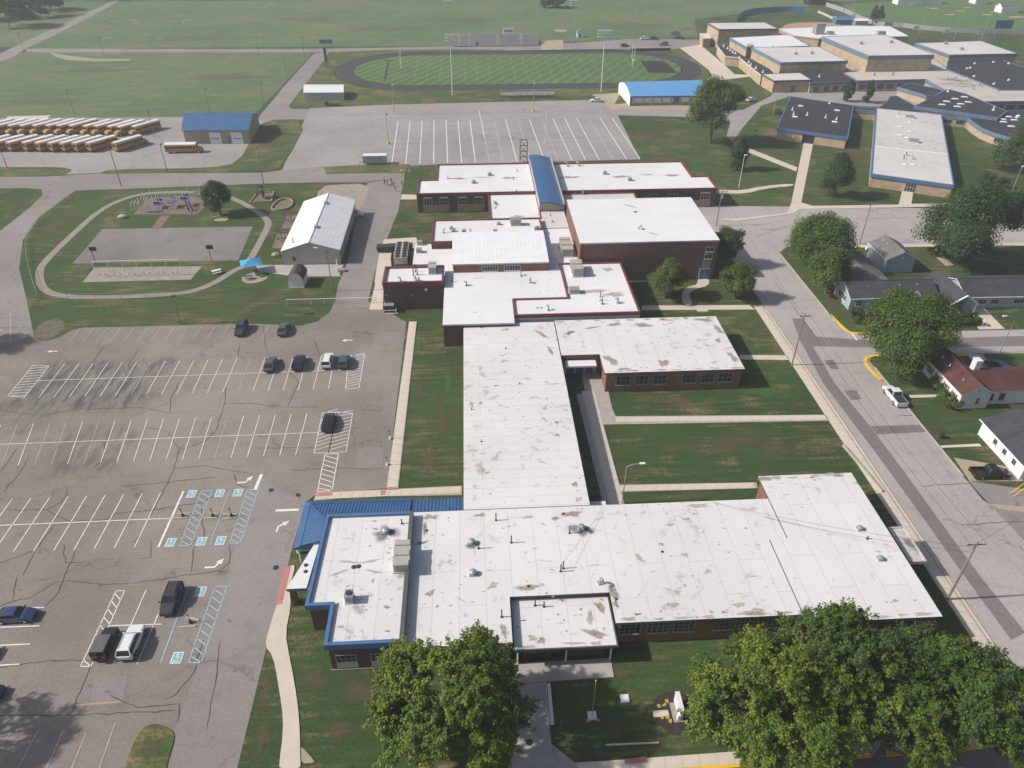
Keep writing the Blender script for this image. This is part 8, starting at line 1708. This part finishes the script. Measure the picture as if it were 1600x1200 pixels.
tree('round_tree', 'round green tree on the lawn in front of the gymnasium wall', 'tree', (40.30,137.19), 8.5, 4.0, 3.9, 3.8, 4.6, 19800, 0.31, 'mid', 25, 104, group=MG)
tree('round_tree', 'round green tree at the street corner near the gymnasium door', 'tree', (55.02,135.90), 8, 3.6, 3.5, 3.6, 4.3, 18000, 0.31, 'mid', 26, 104, group=MG)
tree('round_tree', 'dark tree against the street side of the gymnasium', 'tree', (57.31,151.77), 9.5, 3.6, 3.4, 4.6, 5.2, 14400, 0.37, 'dark', 27, 91, group=MG)
tree('broad_tree', 'dark broad tree at the street corner, further from the viewer', 'tree', (77.91,148.83), 12, 7.2, 6.4, 6.0, 6.8, 28800, 0.41, 'mid', 28, 156, group=MG)
tree('broad_tree', 'dark green tree beside the charcoal roof at the street corner, nearer one', 'tree', (75.48,137.15), 9.5, 5.2, 4.8, 4.8, 5.4, 19800, 0.37, 'mid', 29, 117, group=MG)
tree('oak_tree', 'very large dark tree behind the white carport house', 'tree', (112.55,150.48), 17, 12.2, 9.5, 8.6, 9.2, 46800, 0.49, 'dark', 30, 221, group=MG, trunk=.5)
tree('maple_tree', 'large green tree at the corner over the red brown roof', 'tree', (77.87,108.77), 14, 8.2, 7.6, 6.8, 7.6, 50400, 0.39, 'mid', 31, 195, group=MG, trunk=.36)
tree('oak_tree', 'dark tree cut off by the right edge above the lamp pole', 'tree', (163.88,208.55), 14, 9.0, 8.0, 7.2, 8.0, 25200, 0.53, 'dark', 32, 143, group=MG)
for c, s, lb in (((147.14,198.22), 2.4, 'dark shrub mass below the large tree at the right edge'), ((149.99,196.02), 2.0, 'rounded shrub right of the dark shrub mass at the right edge')): tree('shrub', lb, 'shrub', c, 2, s*1.4, s, s*.8, s*.8, 2200, .45, 'dark', int(c[0]), 24, group='shrubs by the high school')
for c, lb in (((146.33,289.83), 'slim columnar evergreen left of the high school steps'), ((153.14,287.54), 'slim columnar evergreen right of the high school steps')): tree('column_evergreen', lb, 'tree', c, 7, 2.2, 2.2, 4.4, 4.4, 2600, .6, 'dark', int(c[0]), 30, conic=.35, group='columnar evergreens')
for c, lb in (((230.03,448.86), 'dark conifer by the ball fields, left of the pair'), ((235.36,452.64), 'dark conifer by the ball fields, right of the pair')): tree('spruce_tree', lb, 'tree', c, 9, 3.0, 3.0, 5.5, 5.5, 1500, .8, 'dark', int(c[0]), 24, conic=.7, group='conifers by the ball fields')
for i, (c, s, lb) in enumerate((((-259.58,471.36), 17, 'hazy dark tree at the far left corner, nearest the road'), ((-285.45,497.81), 18, 'hazy dark tree at the left edge of the far corner'), ((-261.17,505.39), 15, 'hazy dark tree in the middle of the far corner grove'), ((-262.28,529.06), 13, 'hazy dark tree at the right end of the far corner grove'), ((-296.40,559.35), 12, 'hazy dark tree at the back of the far corner grove'), ((54.17,521.95), 9, 'lone dark tree at the top edge of the photograph'), ((233.47,533.38), 9, 'dark tree at the top edge above the clay infield'), ((226.28,528.34), 7, 'smaller dark tree at the top edge above the clay infield'))):
    tree('far_tree', lb, 'tree', c, 12, s*.9, s*.8, s*.55, s*.5, 5200, 1.3, 'far', 60 + i, 50, group='far trees')
# wooded strip along the top edge: reads as one mass
rs = np.random.default_rng(5); n = 26000
xs = np.concatenate([rs.uniform(-60, 130, n//2), rs.uniform(-330, 420, n - n//2)]); hgt = 5 + 2.5*np.sin(xs*.09) + 1.5*np.sin(xs*.31 + 1)
c = np.stack([xs, 566 + rs.uniform(-4, 14, n) - xs*.05*0, rs.uniform(.2, 1, n)*hgt], 1); nr = rs.normal(0, .6, (n, 3)) + np.array([-.2, -.3, .8]); nr /= np.linalg.norm(nr, axis=1)[:, None]
o = quads_object('treeline', c, nr, rs.uniform(.9, 1.8, n), .7, rs.integers(0, 3, n), LEAF['far'], None, rs); stuff(o); o['label'] = 'dark wooded strip along the top edge beyond the far fields'; o['category'] = 'trees'
GS = 'shrubs round the houses'
for i, (c, rx, rz, tone, lb) in enumerate((((77.30,125.57), 2.3, 1.5, 'dark', 'big dark round shrub at the yellow kerb corner'), ((78.75,131.60), 1.3, .9, 'mid', 'rounded shrub at the left front corner of the charcoal house'), ((77.55,133.61), .9, .9, 'bright', 'pale green shrub left of the rounded house shrub'), ((82.53,131.13), 1.0, .7, 'dark', 'low shrub under the front windows of the charcoal house'),
    ((99.00,123.63), 2.6, 1.3, 'dark', 'wide shrub left of the carport driveway'), ((96.11,122.77), 1.7, 1.1, 'dark', 'shrub between the corner tree and the carport driveway'), ((107.02,130.35), 1.0, .7, 'mid', 'first low shrub along the grey ranch house'), ((109.17,130.23), 1.0, .7, 'mid', 'second low shrub along the grey ranch house'), ((111.76,130.37), 1.0, .7, 'mid', 'third low shrub along the grey ranch house'), ((114.19,130.24), 1.0, .7, 'mid', 'fourth low shrub along the grey ranch house'),
    ((80.50,102.46), 1.2, .9, 'mid', 'clipped bush by the white house wall, furthest of four'), ((80.38,100.71), 1.2, .9, 'mid', 'clipped bush by the white house wall, second furthest of four'), ((80.21,98.07), 1.4, 1.0, 'mid', 'clipped bush by the white house wall, second nearest of four'), ((80.35,95.86), 1.7, 1.15, 'mid', 'clipped bush by the white house wall, nearest of four'), ((113.65,274.20), 1.3, 1.0, 'dark', 'small shrub by the drive left of the black roofed block'), ((109.17,154.43), 2.0, 1.3, 'dark', 'low shrub under the very large tree on its left'), ((99.13,147.55), 1.2, .9, 'dark', 'dark shrub behind the blue grey gabled house'))):
    tree('shrub', lb, 'shrub', c, 1.5, rx, rx*.85, rz, rz*.85, int(1500*rx), .26, tone, 80 + i, 26, group=GS, blob=.34)
# tree casting the shadow that falls into the lower left corner
tree('maple_tree', 'broad tree just outside the lower left corner, seen by its shadow', 'tree', (-61.84,44.54), 12, 5.4, 5.4, 4.2, 8.2, 4200, .5, 'mid', 99, 60, group='trees along the left edge')
tree('maple_tree', 'tree outside the left edge whose shadow reaches the painted arrow', 'tree', (-102.61,125.58), 10, 4.6, 4.6, 4.4, 7.0, 6000, .5, 'mid', 98, 50, group='trees along the left edge')

# ------------------------------------------------------------------ hazy air over the whole site
b = MB(); b.box(0, 900, -1, 3500, 2900, 79.5, 0)
hz = b.build('haze', []); m = bpy.data.materials.new('hazy air'); m.use_nodes = True; N = m.node_tree.nodes; N.remove(N['Principled BSDF'])
pv = N.new('ShaderNodeVolumePrincipled'); pv.inputs['Color'].default_value = (.90, .97, 1.0, 1); pv.inputs['Density'].default_value = .00031; pv.inputs['Anisotropy'].default_value = .1
m.node_tree.links.new(pv.outputs[0], [n for n in N if n.type == 'OUTPUT_MATERIAL'][0].inputs['Volume'])
hz.data.materials.append(m); stuff(hz)
